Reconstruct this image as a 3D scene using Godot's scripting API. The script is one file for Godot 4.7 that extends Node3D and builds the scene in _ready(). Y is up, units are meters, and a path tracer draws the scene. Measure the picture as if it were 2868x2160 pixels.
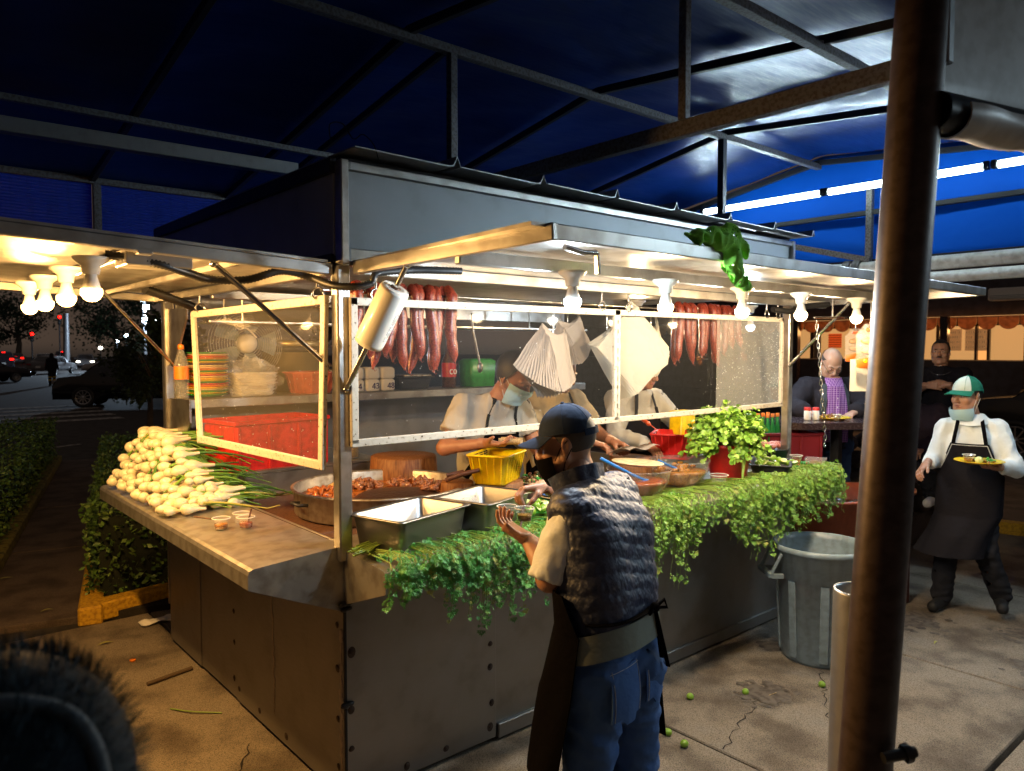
extends Node3D
const UP := Vector3.UP
var rng := RandomNumberGenerator.new()
var used := {}
var M := {}
var T := {}


# Collects triangles for one mesh. Outward hints keep every face turned the right way.
class MB:
	var st := SurfaceTool.new()
	var tint = null
	func _init():
		st.begin(Mesh.PRIMITIVE_TRIANGLES)
	func sg(i):
		st.set_smooth_group(i)
	func v(p: Vector3):
		if tint != null:
			st.set_color(tint)
		st.add_vertex(p)
	func tri(a: Vector3, b: Vector3, c: Vector3, o := Vector3.ZERO):
		if o != Vector3.ZERO and (a - c).cross(a - b).dot(o) < 0.0:
			v(a); v(c); v(b)
		else:
			v(a); v(b); v(c)
	func quad(a: Vector3, b: Vector3, c: Vector3, d: Vector3, o := Vector3.ZERO):
		if o != Vector3.ZERO and (a - d).cross(a - b).dot(o) + (c - b).cross(c - d).dot(o) < 0.0:
			v(a); v(d); v(c); v(a); v(c); v(b)
		else:
			v(a); v(b); v(c); v(a); v(c); v(d)
	func box(c: Vector3, s: Vector3, B := Basis(), bv := 0.0):
		sg(-1)
		var h := s * 0.5
		bv = minf(bv, minf(h.x, minf(h.y, h.z)) * 0.9)
		var q := func(k: int, x: int, y: int, z: int) -> Vector3:
			var p := Vector3(x * (h.x - (0.0 if k == 0 else bv)), y * (h.y - (0.0 if k == 1 else bv)), z * (h.z - (0.0 if k == 2 else bv)))
			return c + B * p
		for s1 in [-1, 1]:
			quad(q.call(0, s1, -1, -1), q.call(0, s1, 1, -1), q.call(0, s1, 1, 1), q.call(0, s1, -1, 1), B.x * s1)
			quad(q.call(1, -1, s1, -1), q.call(1, 1, s1, -1), q.call(1, 1, s1, 1), q.call(1, -1, s1, 1), B.y * s1)
			quad(q.call(2, -1, -1, s1), q.call(2, 1, -1, s1), q.call(2, 1, 1, s1), q.call(2, -1, 1, s1), B.z * s1)
		if bv > 0.0:
			for s1 in [-1, 1]:
				for s2 in [-1, 1]:
					quad(q.call(0, s1, s2, -1), q.call(1, s1, s2, -1), q.call(1, s1, s2, 1), q.call(0, s1, s2, 1), B.x * s1 + B.y * s2)
					quad(q.call(0, s1, -1, s2), q.call(2, s1, -1, s2), q.call(2, s1, 1, s2), q.call(0, s1, 1, s2), B.x * s1 + B.z * s2)
					quad(q.call(1, -1, s1, s2), q.call(2, -1, s1, s2), q.call(2, 1, s1, s2), q.call(1, 1, s1, s2), B.y * s1 + B.z * s2)
					for s3 in [-1, 1]:
						tri(q.call(0, s1, s2, s3), q.call(1, s1, s2, s3), q.call(2, s1, s2, s3), B.x * s1 + B.y * s2 + B.z * s3)
		return self
	func bar(a: Vector3, b: Vector3, w: float, h: float, bv := 0.003, up := Vector3.UP):
		var z := (b - a).normalized()
		if absf(z.dot(up)) > 0.95:
			up = Vector3(1, 0, 0)
		var x := up.cross(z).normalized()
		return box((a + b) * 0.5, Vector3(w, h, a.distance_to(b)), Basis(x, z.cross(x), z), bv)
	func tube(pts: Array, r, n := 8, caps := true, closed := false):
		var cnt := pts.size()
		var rings := []
		var t0: Vector3 = (pts[1] - pts[0]).normalized()
		var x := t0.cross(Vector3.UP if absf(t0.y) < 0.9 else Vector3.RIGHT).normalized()
		for i in cnt:
			var pa: Vector3 = pts[(i - 1 + cnt) % cnt] if closed else pts[maxi(i - 1, 0)]
			var pb: Vector3 = pts[(i + 1) % cnt] if closed else pts[mini(i + 1, cnt - 1)]
			var t := (pb - pa).normalized()
			x = (x - t * x.dot(t)).normalized()
			var y := t.cross(x)
			var rr: float = r[i] if r is Array else r
			var ring := PackedVector3Array()
			for k in n:
				var an := TAU * k / n
				ring.append(pts[i] + (x * cos(an) + y * sin(an)) * rr)
			rings.append(ring)
		sg(0)
		for i in (cnt if closed else cnt - 1):
			var A: PackedVector3Array = rings[i]
			var Bq: PackedVector3Array = rings[(i + 1) % cnt]
			var m: Vector3 = (pts[i] + pts[(i + 1) % cnt]) * 0.5
			for k in n:
				var l := (k + 1) % n
				quad(A[k], A[l], Bq[l], Bq[k], (A[k] + A[l] + Bq[l] + Bq[k]) * 0.25 - m)
		if caps and not closed:
			sg(-1)
			for e in [0, cnt - 1]:
				var o: Vector3 = pts[0] - pts[1] if e == 0 else pts[cnt - 1] - pts[cnt - 2]
				for k in n:
					tri(pts[e], rings[e][k], rings[e][(k + 1) % n], o)
		return self
	func lathe(prof: Array, n: int, xf := Transform3D(), smooth := true, arc := TAU):
		sg(0 if smooth else -1)
		for i in prof.size() - 1:
			var p: Vector2 = prof[i]
			var q: Vector2 = prof[i + 1]
			var dn := Vector2(q.y - p.y, p.x - q.x)
			for k in n:
				var a := arc * k / n
				var b := arc * (k + 1) / n
				var ca := Vector3(cos(a), 0, sin(a))
				var cb := Vector3(cos(b), 0, sin(b))
				var cm := (ca + cb).normalized()
				var o := xf.basis * (cm * dn.x + Vector3.UP * dn.y)
				var p0 := xf * (ca * p.x + Vector3.UP * p.y)
				var p1 := xf * (cb * p.x + Vector3.UP * p.y)
				var q0 := xf * (ca * q.x + Vector3.UP * q.y)
				var q1 := xf * (cb * q.x + Vector3.UP * q.y)
				if p.x < 1e-5:
					tri(p0, q0, q1, o)
				elif q.x < 1e-5:
					tri(p0, p1, q0, o)
				else:
					quad(p0, p1, q1, q0, o)
		return self
	func sheet(f: Callable, nu: int, nv: int, flip := false, smooth := true):
		sg(0 if smooth else -1)
		var g := []
		for j in nv + 1:
			var row := PackedVector3Array()
			for i in nu + 1:
				row.append(f.call(float(i) / nu, float(j) / nv))
			g.append(row)
		for j in nv:
			for i in nu:
				if flip:
					quad(g[j][i], g[j + 1][i], g[j + 1][i + 1], g[j][i + 1])
				else:
					quad(g[j][i], g[j][i + 1], g[j + 1][i + 1], g[j + 1][i])
		return self
	# a sheet with thickness: two faces th apart along the normal, and its rim
	func slab(f: Callable, nu: int, nv: int, th: float):
		var g := []
		var h := []
		for j in nv + 1:
			var row := PackedVector3Array()
			var low := PackedVector3Array()
			for i in nu + 1:
				var u := float(i) / nu
				var w := float(j) / nv
				var p: Vector3 = f.call(u, w)
				var e := 0.01
				var n: Vector3 = (f.call(minf(u + e, 1), w) - f.call(maxf(u - e, 0), w)).cross(f.call(u, minf(w + e, 1)) - f.call(u, maxf(w - e, 0)))
				n = n.normalized()
				row.append(p + n * th * 0.5)
				low.append(p - n * th * 0.5)
			g.append(row)
			h.append(low)
		sg(0)
		for j in nv:
			for i in nu:
				var o: Vector3 = g[j][i] - h[j][i]
				quad(g[j][i], g[j][i + 1], g[j + 1][i + 1], g[j + 1][i], o)
		sg(1)
		for j in nv:
			for i in nu:
				var o: Vector3 = h[j][i] - g[j][i]
				quad(h[j][i], h[j][i + 1], h[j + 1][i + 1], h[j + 1][i], o)
		sg(-1)
		for i in nu:
			quad(g[0][i], g[0][i + 1], h[0][i + 1], h[0][i], g[0][i] - g[1][i])
			quad(g[nv][i], g[nv][i + 1], h[nv][i + 1], h[nv][i], g[nv][i] - g[nv - 1][i])
		for j in nv:
			quad(g[j][0], g[j + 1][0], h[j + 1][0], h[j][0], g[j][0] - g[j][1])
			quad(g[j][nu], g[j + 1][nu], h[j + 1][nu], h[j][nu], g[j][nu] - g[j][nu - 1])
		return self
	func ball(c: Vector3, r: Vector3, n := 12, m := 8, B := Basis()):
		var prof := []
		for i in m + 1:
			var a := -PI / 2 + PI * i / m
			prof.append(Vector2(0.0 if i == 0 or i == m else cos(a), sin(a)))
		return lathe(prof, n, Transform3D(Basis(B.x * r.x, B.y * r.y, B.z * r.z), c))
	# polygon (x, y) extruded from z0 to z1, placed by xf
	func prism(poly: Array, z0: float, z1: float, xf := Transform3D()):
		sg(-1)
		var pk := PackedVector2Array(poly)
		var mid := Vector2.ZERO
		for p in poly:
			mid += p / poly.size()
		var ix := Geometry2D.triangulate_polygon(pk)
		for i in range(0, ix.size(), 3):
			for z in [z0, z1]:
				var o := xf.basis.z * (1.0 if z == maxf(z0, z1) else -1.0)
				tri(xf * Vector3(pk[ix[i]].x, pk[ix[i]].y, z), xf * Vector3(pk[ix[i + 1]].x, pk[ix[i + 1]].y, z), xf * Vector3(pk[ix[i + 2]].x, pk[ix[i + 2]].y, z), o)
		var cw := 1.0 if Geometry2D.is_polygon_clockwise(pk) else -1.0
		for i in pk.size():
			var a := pk[i]
			var b := pk[(i + 1) % pk.size()]
			var n := Vector2(a.y - b.y, b.x - a.x) * cw
			quad(xf * Vector3(a.x, a.y, z0), xf * Vector3(b.x, b.y, z0), xf * Vector3(b.x, b.y, z1), xf * Vector3(a.x, a.y, z1), xf.basis * Vector3(n.x, n.y, 0))
		return self
	func mesh() -> ArrayMesh:
		st.generate_normals()
		st.index()
		return st.commit()


# A distance field on a grid, made of tapered capsules and ellipsoids joined smoothly, and meshed as surface nets.
class Fld:
	var o: Vector3
	var nx: int
	var ny: int
	var nz: int
	var h: float
	var f := PackedFloat32Array()
	func _init(lo: Vector3, hi: Vector3, hh: float):
		o = lo
		h = hh
		nx = int(ceil((hi.x - lo.x) / h)) + 1
		ny = int(ceil((hi.y - lo.y) / h)) + 1
		nz = int(ceil((hi.z - lo.z) / h)) + 1
		f.resize(nx * ny * nz)
		f.fill(1.0)
	func rng3(lo: Vector3, hi: Vector3) -> Array:
		var a := ((lo - o) / h).floor()
		var b := ((hi - o) / h).ceil()
		return [maxi(int(a.x), 0), mini(int(b.x), nx - 1), maxi(int(a.y), 0), mini(int(b.y), ny - 1), maxi(int(a.z), 0), mini(int(b.z), nz - 1)]
	func cap(a: Vector3, b: Vector3, ra: float, rb: float, k := 0.02):
		var m := maxf(ra, rb) + k + 3.0 * h
		var R := rng3(a.min(b) - Vector3(m, m, m), a.max(b) + Vector3(m, m, m))
		var ab := b - a
		var inv := 1.0 / maxf(ab.length_squared(), 1e-9)
		var dr := rb - ra
		for z in range(R[4], R[5] + 1):
			for y in range(R[2], R[3] + 1):
				var row := nx * (y + ny * z)
				var p := Vector3(R[0] * h, y * h, z * h) + o - a
				for x in range(R[0], R[1] + 1):
					var t := clampf(p.dot(ab) * inv, 0.0, 1.0)
					var d := (p - ab * t).length() - ra - dr * t
					p.x += h
					var i := row + x
					var c := f[i]
					var e := c - d
					if e >= k:
						f[i] = d
					elif e > -k:
						var w := 0.5 + 0.5 * e / k
						f[i] = c + (d - c) * w - k * w * (1.0 - w)
		return self
	func ell(c0: Vector3, r: Vector3, k := 0.02, B := Basis(), cut := false):
		var mr := maxf(r.x, maxf(r.y, r.z)) + k + 3.0 * h
		var R := rng3(c0 - Vector3(mr, mr, mr), c0 + Vector3(mr, mr, mr))
		var ir := Vector3(1.0 / r.x, 1.0 / r.y, 1.0 / r.z)
		for z in range(R[4], R[5] + 1):
			for y in range(R[2], R[3] + 1):
				var row := nx * (y + ny * z)
				for x in range(R[0], R[1] + 1):
					var p := Vector3(x * h, y * h, z * h) + o - c0
					var q := (p * B) * ir
					var k0 := q.length()
					var k1 := (q * ir).length()
					var d := k0 * (k0 - 1.0) / maxf(k1, 1e-6)
					var i := row + x
					var c := f[i]
					if cut:
						var e := -d - c
						if e >= k:
							f[i] = -d
						elif e > -k:
							var w := 0.5 + 0.5 * e / k
							f[i] = c + (-d - c) * w + k * w * (1.0 - w)
					else:
						var e := c - d
						if e >= k:
							f[i] = d
						elif e > -k:
							var w := 0.5 + 0.5 * e / k
							f[i] = c + (d - c) * w - k * w * (1.0 - w)
		return self
	# keeps only what lies below the plane through p with outward normal n
	func clip(p: Vector3, n: Vector3):
		for z in nz:
			for y in ny:
				var row := nx * (y + ny * z)
				for x in nx:
					var d := (Vector3(x * h, y * h, z * h) + o - p).dot(n)
					if d > f[row + x]:
						f[row + x] = d
		return self
	func nets() -> Array:
		var verts := PackedVector3Array()
		var quads := PackedInt32Array()
		var ids := {}
		var sxy := nx * ny
		var off := [0, 1, nx, nx + 1, sxy, sxy + 1, sxy + nx, sxy + nx + 1]
		var edges := [[0, 1], [2, 3], [4, 5], [6, 7], [0, 2], [1, 3], [4, 6], [5, 7], [0, 4], [1, 5], [2, 6], [3, 7]]
		var lim := h * 1.8
		var live := PackedInt32Array()
		for z in nz - 1:
			for y in ny - 1:
				var row := nx * (y + ny * z)
				for x in nx - 1:
					var i := row + x
					if absf(f[i]) > lim:
						continue
					var s := 0
					var neg := f[i] < 0.0
					for q in range(1, 8):
						if (f[i + off[q]] < 0.0) != neg:
							s = 1
							break
					if s == 0:
						continue
					var sum := Vector3.ZERO
					var cnt := 0
					for e in edges:
						var fa := f[i + off[e[0]]]
						var fb := f[i + off[e[1]]]
						if (fa < 0.0) != (fb < 0.0):
							var t := fa / (fa - fb)
							var a: int = e[0]
							var b: int = e[1]
							var pa := Vector3(a & 1, (a >> 1) & 1, a >> 2)
							sum += pa + (Vector3(b & 1, (b >> 1) & 1, b >> 2) - pa) * t
							cnt += 1
					ids[i] = verts.size()
					verts.append((Vector3(x, y, z) + sum / cnt) * h + o)
					live.append(i)
		for i in live:
			var fa := f[i]
			for ax in 3:
				var d: int = [1, nx, sxy][ax]
				var fb := f[i + d]
				if (fa < 0.0) == (fb < 0.0):
					continue
				var u: int = [nx, sxy, 1][ax]
				var w: int = [sxy, 1, nx][ax]
				if not (ids.has(i - u) and ids.has(i - w) and ids.has(i - u - w)):
					continue
				var q := [ids[i], ids[i - u], ids[i - u - w], ids[i - w]]
				if fa >= 0.0:
					q.reverse()
				quads.append_array(PackedInt32Array(q))
		return [verts, quads]


static func add_nets(mb: MB, nets: Array, xf := Transform3D()):
	var vs: PackedVector3Array = xf * (nets[0] as PackedVector3Array)
	var q: PackedInt32Array = nets[1]
	mb.sg(0)
	for i in range(0, q.size(), 4):
		mb.v(vs[q[i]]); mb.v(vs[q[i + 2]]); mb.v(vs[q[i + 1]])
		mb.v(vs[q[i]]); mb.v(vs[q[i + 3]]); mb.v(vs[q[i + 2]])


func uniq(called: String) -> String:
	var n: int = used.get(called, 0)
	used[called] = n + 1
	return called if n == 0 else "%s_%03d" % [called, n]


func tag(o: Node3D, label: String, category := "", group := "", kind := ""):
	if label: o.set_meta("label", label)
	if category: o.set_meta("category", category)
	if group: o.set_meta("group", group)
	if kind: o.set_meta("kind", kind)
	return o


func thing(called: String, label: String, category: String, at := Vector3.ZERO, turn := 0.0, group := "") -> Node3D:
	var o := Node3D.new()
	o.name = uniq(called)
	add_child(o)
	o.position = at
	o.rotation.y = turn
	tag(o, label, category, group)
	return o


func part(called: String, m, material: Material, parent: Node, kind := "") -> MeshInstance3D:
	var o := MeshInstance3D.new()
	o.name = called if parent != self else uniq(called)
	o.mesh = m.mesh() if m is MB else m
	o.material_override = material
	parent.add_child(o, true)
	if kind: o.set_meta("kind", kind)
	return o


func one(called: String, m, material: Material, label: String, category: String, at := Vector3.ZERO, group := "") -> MeshInstance3D:
	var o := part(called, m, material, self)
	o.position = at
	tag(o, label, category, group)
	return o


func setting(called: String, m, material: Material) -> MeshInstance3D:
	var o := part(called, m, material, self)
	o.set_meta("kind", "structure")
	return o


func copy(src: Node3D, at: Vector3, turn := 0.0, label := "") -> Node3D:
	var o: Node3D = src.duplicate()
	o.name = uniq(String(src.get_meta("base", src.name)))
	add_child(o)
	o.position = at
	o.rotation.y = turn
	if label: o.set_meta("label", label)
	return o


func noise(freq: float, normal := false, oct := 4, bump := 4.0, ramp = null, size := 256, seedv := 1, kind := FastNoiseLite.TYPE_SIMPLEX_SMOOTH) -> NoiseTexture2D:
	var n := FastNoiseLite.new()
	n.noise_type = kind
	n.frequency = freq
	n.fractal_octaves = oct
	n.seed = seedv
	var t := NoiseTexture2D.new()
	t.width = size
	t.height = size
	t.seamless = true
	t.noise = n
	t.as_normal_map = normal
	t.bump_strength = bump
	if ramp != null:
		var g := Gradient.new()
		g.offsets = PackedFloat32Array(ramp[0])
		g.colors = PackedColorArray(ramp[1])
		t.color_ramp = g
	return t


func grey(v: float) -> Color:
	return Color(v, v, v)


# colour in linear real-world values
func mk(key: String, c: Color, rough: float, metal := 0.0, o := {}) -> StandardMaterial3D:
	var m := StandardMaterial3D.new()
	m.resource_name = key
	m.albedo_color = Color(c.r, c.g, c.b).linear_to_srgb()
	m.albedo_color.a = c.a
	m.roughness = rough
	m.metallic = metal
	if o.has("scale"):
		m.uv1_triplanar = true
		m.uv1_world_triplanar = o.get("world", false)
		m.uv1_scale = o.scale if o.scale is Vector3 else Vector3.ONE * o.scale
	if o.has("tex"): m.albedo_texture = o.tex
	if o.has("rtex"):
		m.roughness_texture = o.rtex
	if o.has("ntex"):
		m.normal_enabled = true
		m.normal_texture = o.ntex
		m.normal_scale = o.get("ns", 0.5)
	if o.has("detail"):
		m.detail_enabled = true
		m.detail_albedo = o.detail
		m.detail_blend_mode = BaseMaterial3D.BLEND_MODE_MUL
		m.detail_uv_layer = BaseMaterial3D.DETAIL_UV_2
		m.uv2_triplanar = true
		m.uv2_world_triplanar = o.get("world", false)
		m.uv2_scale = Vector3.ONE * o.get("dscale", 4.0)
	if o.has("emit"):
		m.emission_enabled = true
		m.emission = o.emit
		m.emission_energy_multiplier = o.get("ee", 1.0)
	if o.has("coat"):
		m.clearcoat_enabled = true
		m.clearcoat = o.coat
		m.clearcoat_roughness = o.get("croug", 0.1)
	if o.has("rim"):
		m.rim_enabled = true
		m.rim = o.rim
		m.rim_tint = 0.5
	if o.has("sss"):
		m.subsurf_scatter_enabled = true
		m.subsurf_scatter_strength = o.sss
	if o.has("back"):
		m.backlight_enabled = true
		m.backlight = o.back
	if o.has("alpha"):
		m.transparency = BaseMaterial3D.TRANSPARENCY_ALPHA
		m.albedo_color.a = o.alpha
	if o.get("vc", false):
		m.vertex_color_use_as_albedo = true
	if o.get("two", false):
		m.cull_mode = BaseMaterial3D.CULL_DISABLED
	if o.has("spec"): m.metallic_specular = o.spec
	M[key] = m
	return m


func rgbl(r: float, g: float, b: float) -> Color:
	return Color(r, g, b)


func lamp(called: String, at: Vector3, col: Color, e: float, size := 0.03) -> OmniLight3D:
	var l := OmniLight3D.new()
	l.name = uniq(called)
	l.position = at
	l.light_color = col
	l.light_energy = e
	l.light_size = size
	l.omni_range = 40.0
	l.omni_attenuation = 2.0
	l.shadow_enabled = true
	return l


func rnd(a: float, b: float) -> float:
	return rng.randf_range(a, b)


func rv(s: float) -> Vector3:
	return Vector3(rnd(-s, s), rnd(-s, s), rnd(-s, s))



func _ready():
	rng.seed = 7
	# camera: 1.88 m up, left of the stall's corner, looking along its front
	var cam := Camera3D.new()
	cam.name = "camera"
	add_child(cam)
	cam.position = Vector3(-1.45, 1.88, 2.73)
	cam.rotation = Vector3(deg_to_rad(-2.74), deg_to_rad(-40.7), 0)
	cam.fov = 54.1
	cam.near = 0.05
	cam.far = 400.0
	var ca := CameraAttributesPhysical.new()
	ca.frustum_focal_length = 23.5
	ca.frustum_focus_distance = 3.4
	ca.exposure_aperture = 3.9
	ca.frustum_near = 0.05
	ca.frustum_far = 400.0
	cam.attributes = ca
	cam.current = true
	var we := WorldEnvironment.new()
	we.name = "night_environment"
	var env := Environment.new()
	env.background_mode = Environment.BG_SKY
	var sm := ProceduralSkyMaterial.new()
	sm.sky_top_color = Color(0.03, 0.024, 0.022).linear_to_srgb()
	sm.sky_horizon_color = Color(0.042, 0.028, 0.02).linear_to_srgb()
	sm.ground_horizon_color = Color(0.02, 0.015, 0.012).linear_to_srgb()
	sm.ground_bottom_color = Color(0.01, 0.008, 0.006).linear_to_srgb()
	sm.sky_curve = 0.2
	sm.sky_energy_multiplier = 1.0
	var sky := Sky.new()
	sky.sky_material = sm
	env.sky = sky
	env.tonemap_mode = Environment.TONE_MAPPER_LINEAR
	env.tonemap_exposure = 1.6
	env.sdfgi_enabled = true
	env.ssao_enabled = true
	env.ssil_enabled = true
	we.environment = env
	add_child(we)
	materials()
	ground()
	canopy()
	stall()
	lamps()
	garden()
	street()
	restaurant()
	terrace()
	shelf_goods()
	counter_goods()
	onions()
	hanging_goods()
	greens()
	people()
	foreground()
	litter()


func materials():
	T.fine = noise(0.06, true, 4, 5.0)
	T.lump = noise(0.02, true, 3, 6.0, null, 256, 5)
	T.grime = noise(0.012, false, 5, 1, [[0.0, 0.42, 0.6, 1.0], [Color(0.8, 0.78, 0.75), Color(0.93, 0.92, 0.91), Color(1, 1, 1), Color(1, 1, 1)]], 512, 3)
	T.soft = noise(0.012, false, 4, 1, [[0.0, 0.4, 1.0], [Color(0.9, 0.89, 0.87), Color(0.97, 0.97, 0.96), Color(1, 1, 1)]], 512, 51)
	T.brush = noise(0.05, false, 3, 1, [[0.0, 1.0], [grey(0.8), grey(1.0)]], 256, 9)
	T.brushn = noise(0.09, true, 2, 2.0, null, 256, 9)
	T.meat = noise(0.045, false, 4, 1, [[0.0, 0.4, 0.55, 0.62, 0.75], [Color(0.35, 0.2, 0.2), Color(0.75, 0.55, 0.5), Color(1, 0.85, 0.8), Color(1.0, 1.0, 1.0), Color(1, 1, 1)]], 256, 11)
	T.rust = noise(0.02, false, 5, 1, [[0.0, 0.45, 0.55, 1.0], [Color(0.7, 0.62, 0.55), Color(0.88, 0.85, 0.82), Color(0.97, 0.96, 0.95), Color(1, 1, 1)]], 512, 14)
	T.wood = noise(0.03, false, 4, 1, [[0.0, 0.5, 1.0], [Color(0.45, 0.3, 0.2), Color(0.85, 0.75, 0.65), Color(1, 1, 1)]], 256, 17)
	T.grit = noise(0.35, false, 3, 1, [[0.0, 0.35, 0.5, 0.65, 1.0], [grey(0.45), grey(0.75), grey(0.95), grey(1.0), grey(1.0)]], 512, 21, FastNoiseLite.TYPE_VALUE_CUBIC)
	T.gritn = noise(0.25, true, 4, 3.0, null, 512, 21)
	T.concrete = noise(0.008, false, 6, 1, [[0.0, 0.3, 0.45, 0.6, 1.0], [Color(0.62, 0.58, 0.55), Color(0.79, 0.76, 0.73), Color(0.9, 0.88, 0.86), Color(1, 0.98, 0.95), Color(1, 1, 1)]], 1024, 23)
	T.chip = noise(0.03, false, 5, 1, [[0.0, 0.17, 0.19, 0.4, 1.0], [Color(0.2, 0.15, 0.1), Color(0.35, 0.28, 0.2), Color(0.9, 0.88, 0.85), Color(0.97, 0.96, 0.95), Color(1, 1, 1)]], 512, 29)
	T.cloth = noise(0.25, true, 2, 2.5, null, 256, 31)
	T.fold = noise(0.018, true, 3, 9.0, null, 256, 33)
	T.broth = noise(0.02, false, 4, 1, [[0.0, 0.4, 0.55, 0.7, 1.0], [Color(0.35, 0.2, 0.08), Color(0.75, 0.45, 0.2), Color(1.0, 0.75, 0.45), Color(0.8, 0.55, 0.3), Color(1, 0.9, 0.7)]], 256, 37)
	T.dirt = noise(0.01, false, 5, 1, [[0.0, 0.35, 0.65, 1.0], [grey(0.35), grey(0.75), grey(1), grey(1)]], 512, 41)
	mk("steel", rgbl(0.46, 0.45, 0.43), 0.36, 0.92, {"scale": Vector3(1.1, 16, 1.1), "world": true, "rtex": T.brush, "ntex": T.brushn, "ns": 0.04, "detail": T.grime, "dscale": 0.9})
	mk("steel_v", rgbl(0.5, 0.49, 0.47), 0.34, 0.92, {"scale": Vector3(16, 1.1, 16), "world": true, "rtex": T.brush, "ntex": T.brushn, "ns": 0.04, "detail": T.grime, "dscale": 1.3})
	mk("steel_top", rgbl(0.44, 0.42, 0.38), 0.42, 0.8, {"scale": Vector3(1.5, 1.5, 7), "world": true, "rtex": T.brush, "ntex": T.fold, "ns": 0.1, "detail": T.grime, "dscale": 1.6})
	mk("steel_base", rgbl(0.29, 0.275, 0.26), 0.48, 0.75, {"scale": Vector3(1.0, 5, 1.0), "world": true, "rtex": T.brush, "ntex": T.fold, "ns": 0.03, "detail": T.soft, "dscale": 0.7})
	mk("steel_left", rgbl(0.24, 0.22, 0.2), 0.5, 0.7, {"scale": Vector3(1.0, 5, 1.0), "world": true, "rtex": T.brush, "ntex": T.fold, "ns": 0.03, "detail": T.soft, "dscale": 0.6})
	mk("fascia", rgbl(0.42, 0.45, 0.48), 0.48, 0.3, {"scale": Vector3(1.1, 14, 1.1), "world": true, "rtex": T.brush, "detail": T.soft, "dscale": 0.6})
	mk("pan_steel", rgbl(0.26, 0.255, 0.25), 0.4, 0.95, {"scale": 6.0, "rtex": T.brush, "ntex": T.fine, "ns": 0.05})
	mk("chrome", rgbl(0.6, 0.6, 0.6), 0.18, 1.0)
	mk("aluminium", rgbl(0.5, 0.48, 0.44), 0.45, 0.75, {"scale": 3.0, "rtex": T.brush, "detail": T.rust, "dscale": 2.0})
	mk("galvanised", rgbl(0.36, 0.37, 0.38), 0.42, 0.7, {"scale": 2.5, "tex": T.soft, "rtex": T.brush})
	mk("dark_steel", rgbl(0.03, 0.03, 0.035), 0.45, 0.4, {"scale": 5.0, "ntex": T.fine, "ns": 0.2})
	mk("grey_beam", rgbl(0.16, 0.16, 0.17), 0.5, 0.4, {"scale": 4.0, "tex": T.rust, "world": true})
	mk("pole_paint", rgbl(0.085, 0.058, 0.047), 0.42, 0.25, {"scale": 2.0, "tex": T.rust, "ntex": T.fine, "ns": 0.02})
	mk("black", rgbl(0.006, 0.006, 0.007), 0.7)
	mk("black_plastic", rgbl(0.012, 0.012, 0.013), 0.4)
	mk("rusty", rgbl(0.05, 0.03, 0.02), 0.8)
	mk("sealant", rgbl(0.33, 0.27, 0.2), 0.85, 0.0, {"scale": 8.0, "ntex": T.lump, "ns": 0.6})
	mk("white_frame", rgbl(0.5, 0.47, 0.41), 0.5, 0.0, {"scale": 2.6, "world": true, "tex": T.chip})
	mk("white_plastic", rgbl(0.72, 0.7, 0.66), 0.35)
	mk("porcelain", rgbl(0.68, 0.66, 0.6), 0.25, 0.0, {"coat": 0.3})
	mk("pvc", rgbl(0.6, 0.59, 0.56), 0.4, 0.0, {"scale": 2.0, "tex": T.grime})
	mk("glass", rgbl(0.95, 0.97, 0.96), 0.03, 0.0, {"alpha": 0.012})
	mk("thin_glass", rgbl(0.95, 0.97, 0.96), 0.02, 0.0, {"alpha": 0.06})
	mk("bottle", rgbl(0.9, 0.93, 0.93), 0.05, 0.0, {"alpha": 0.1})
	mk("steam_film", rgbl(0.75, 0.77, 0.74), 0.6, 0.0, {"alpha": 0.27, "back": Color(0.95, 0.95, 0.9)})
	mk("grease_film", rgbl(0.6, 0.55, 0.45), 0.6, 0.0, {"alpha": 0.03})
	mk("droplet", rgbl(0.85, 0.86, 0.85), 0.1, 0.0, {"spec": 0.8})
	mk("tarp", rgbl(0.004, 0.026, 0.17), 0.38, 0.0, {"spec": 0.38, "ntex": T.fold, "ns": 0.1, "scale": Vector3(0.35, 0.6, 3.2), "world": true, "rtex": T.brush, "back": Color(0.0, 0.03, 0.2)})
	mk("curtain_blue", rgbl(0.002, 0.085, 0.55), 0.6, 0.0, {"spec": 0.2, "scale": 0.7, "world": true, "ntex": T.fold, "ns": 0.08})
	mk("polycarbonate", rgbl(0.06, 0.13, 0.62), 0.3, 0.0, {"back": Color(0.2, 0.3, 1.0), "scale": Vector3(3.0, 0.4, 3.0), "world": true, "tex": T.soft})
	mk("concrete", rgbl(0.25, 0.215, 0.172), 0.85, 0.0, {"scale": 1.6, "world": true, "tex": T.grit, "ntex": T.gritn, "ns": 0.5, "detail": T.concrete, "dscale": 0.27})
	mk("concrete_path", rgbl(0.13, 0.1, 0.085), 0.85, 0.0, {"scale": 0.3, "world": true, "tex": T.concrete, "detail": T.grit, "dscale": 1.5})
	mk("concrete_rough", rgbl(0.33, 0.29, 0.23), 0.95, 0.0, {"scale": 1.5, "world": true, "tex": T.concrete, "ntex": T.lump, "ns": 1.0})
	mk("stain", rgbl(0.115, 0.098, 0.083), 0.7, 0.0, {"scale": 2.0, "world": true, "tex": T.concrete})
	mk("crack", rgbl(0.015, 0.012, 0.01), 1.0)
	mk("asphalt", rgbl(0.045, 0.04, 0.037), 0.85, 0.0, {"scale": 0.4, "world": true, "tex": T.concrete})
	mk("road_paint", rgbl(0.5, 0.48, 0.44), 0.8, 0.0, {"scale": 1.0, "world": true, "tex": T.dirt})
	mk("yellow_kerb", rgbl(0.58, 0.34, 0.012), 0.75, 0.0, {"scale": 3.0, "world": true, "tex": T.rust, "ntex": T.lump, "ns": 0.5})
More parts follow.
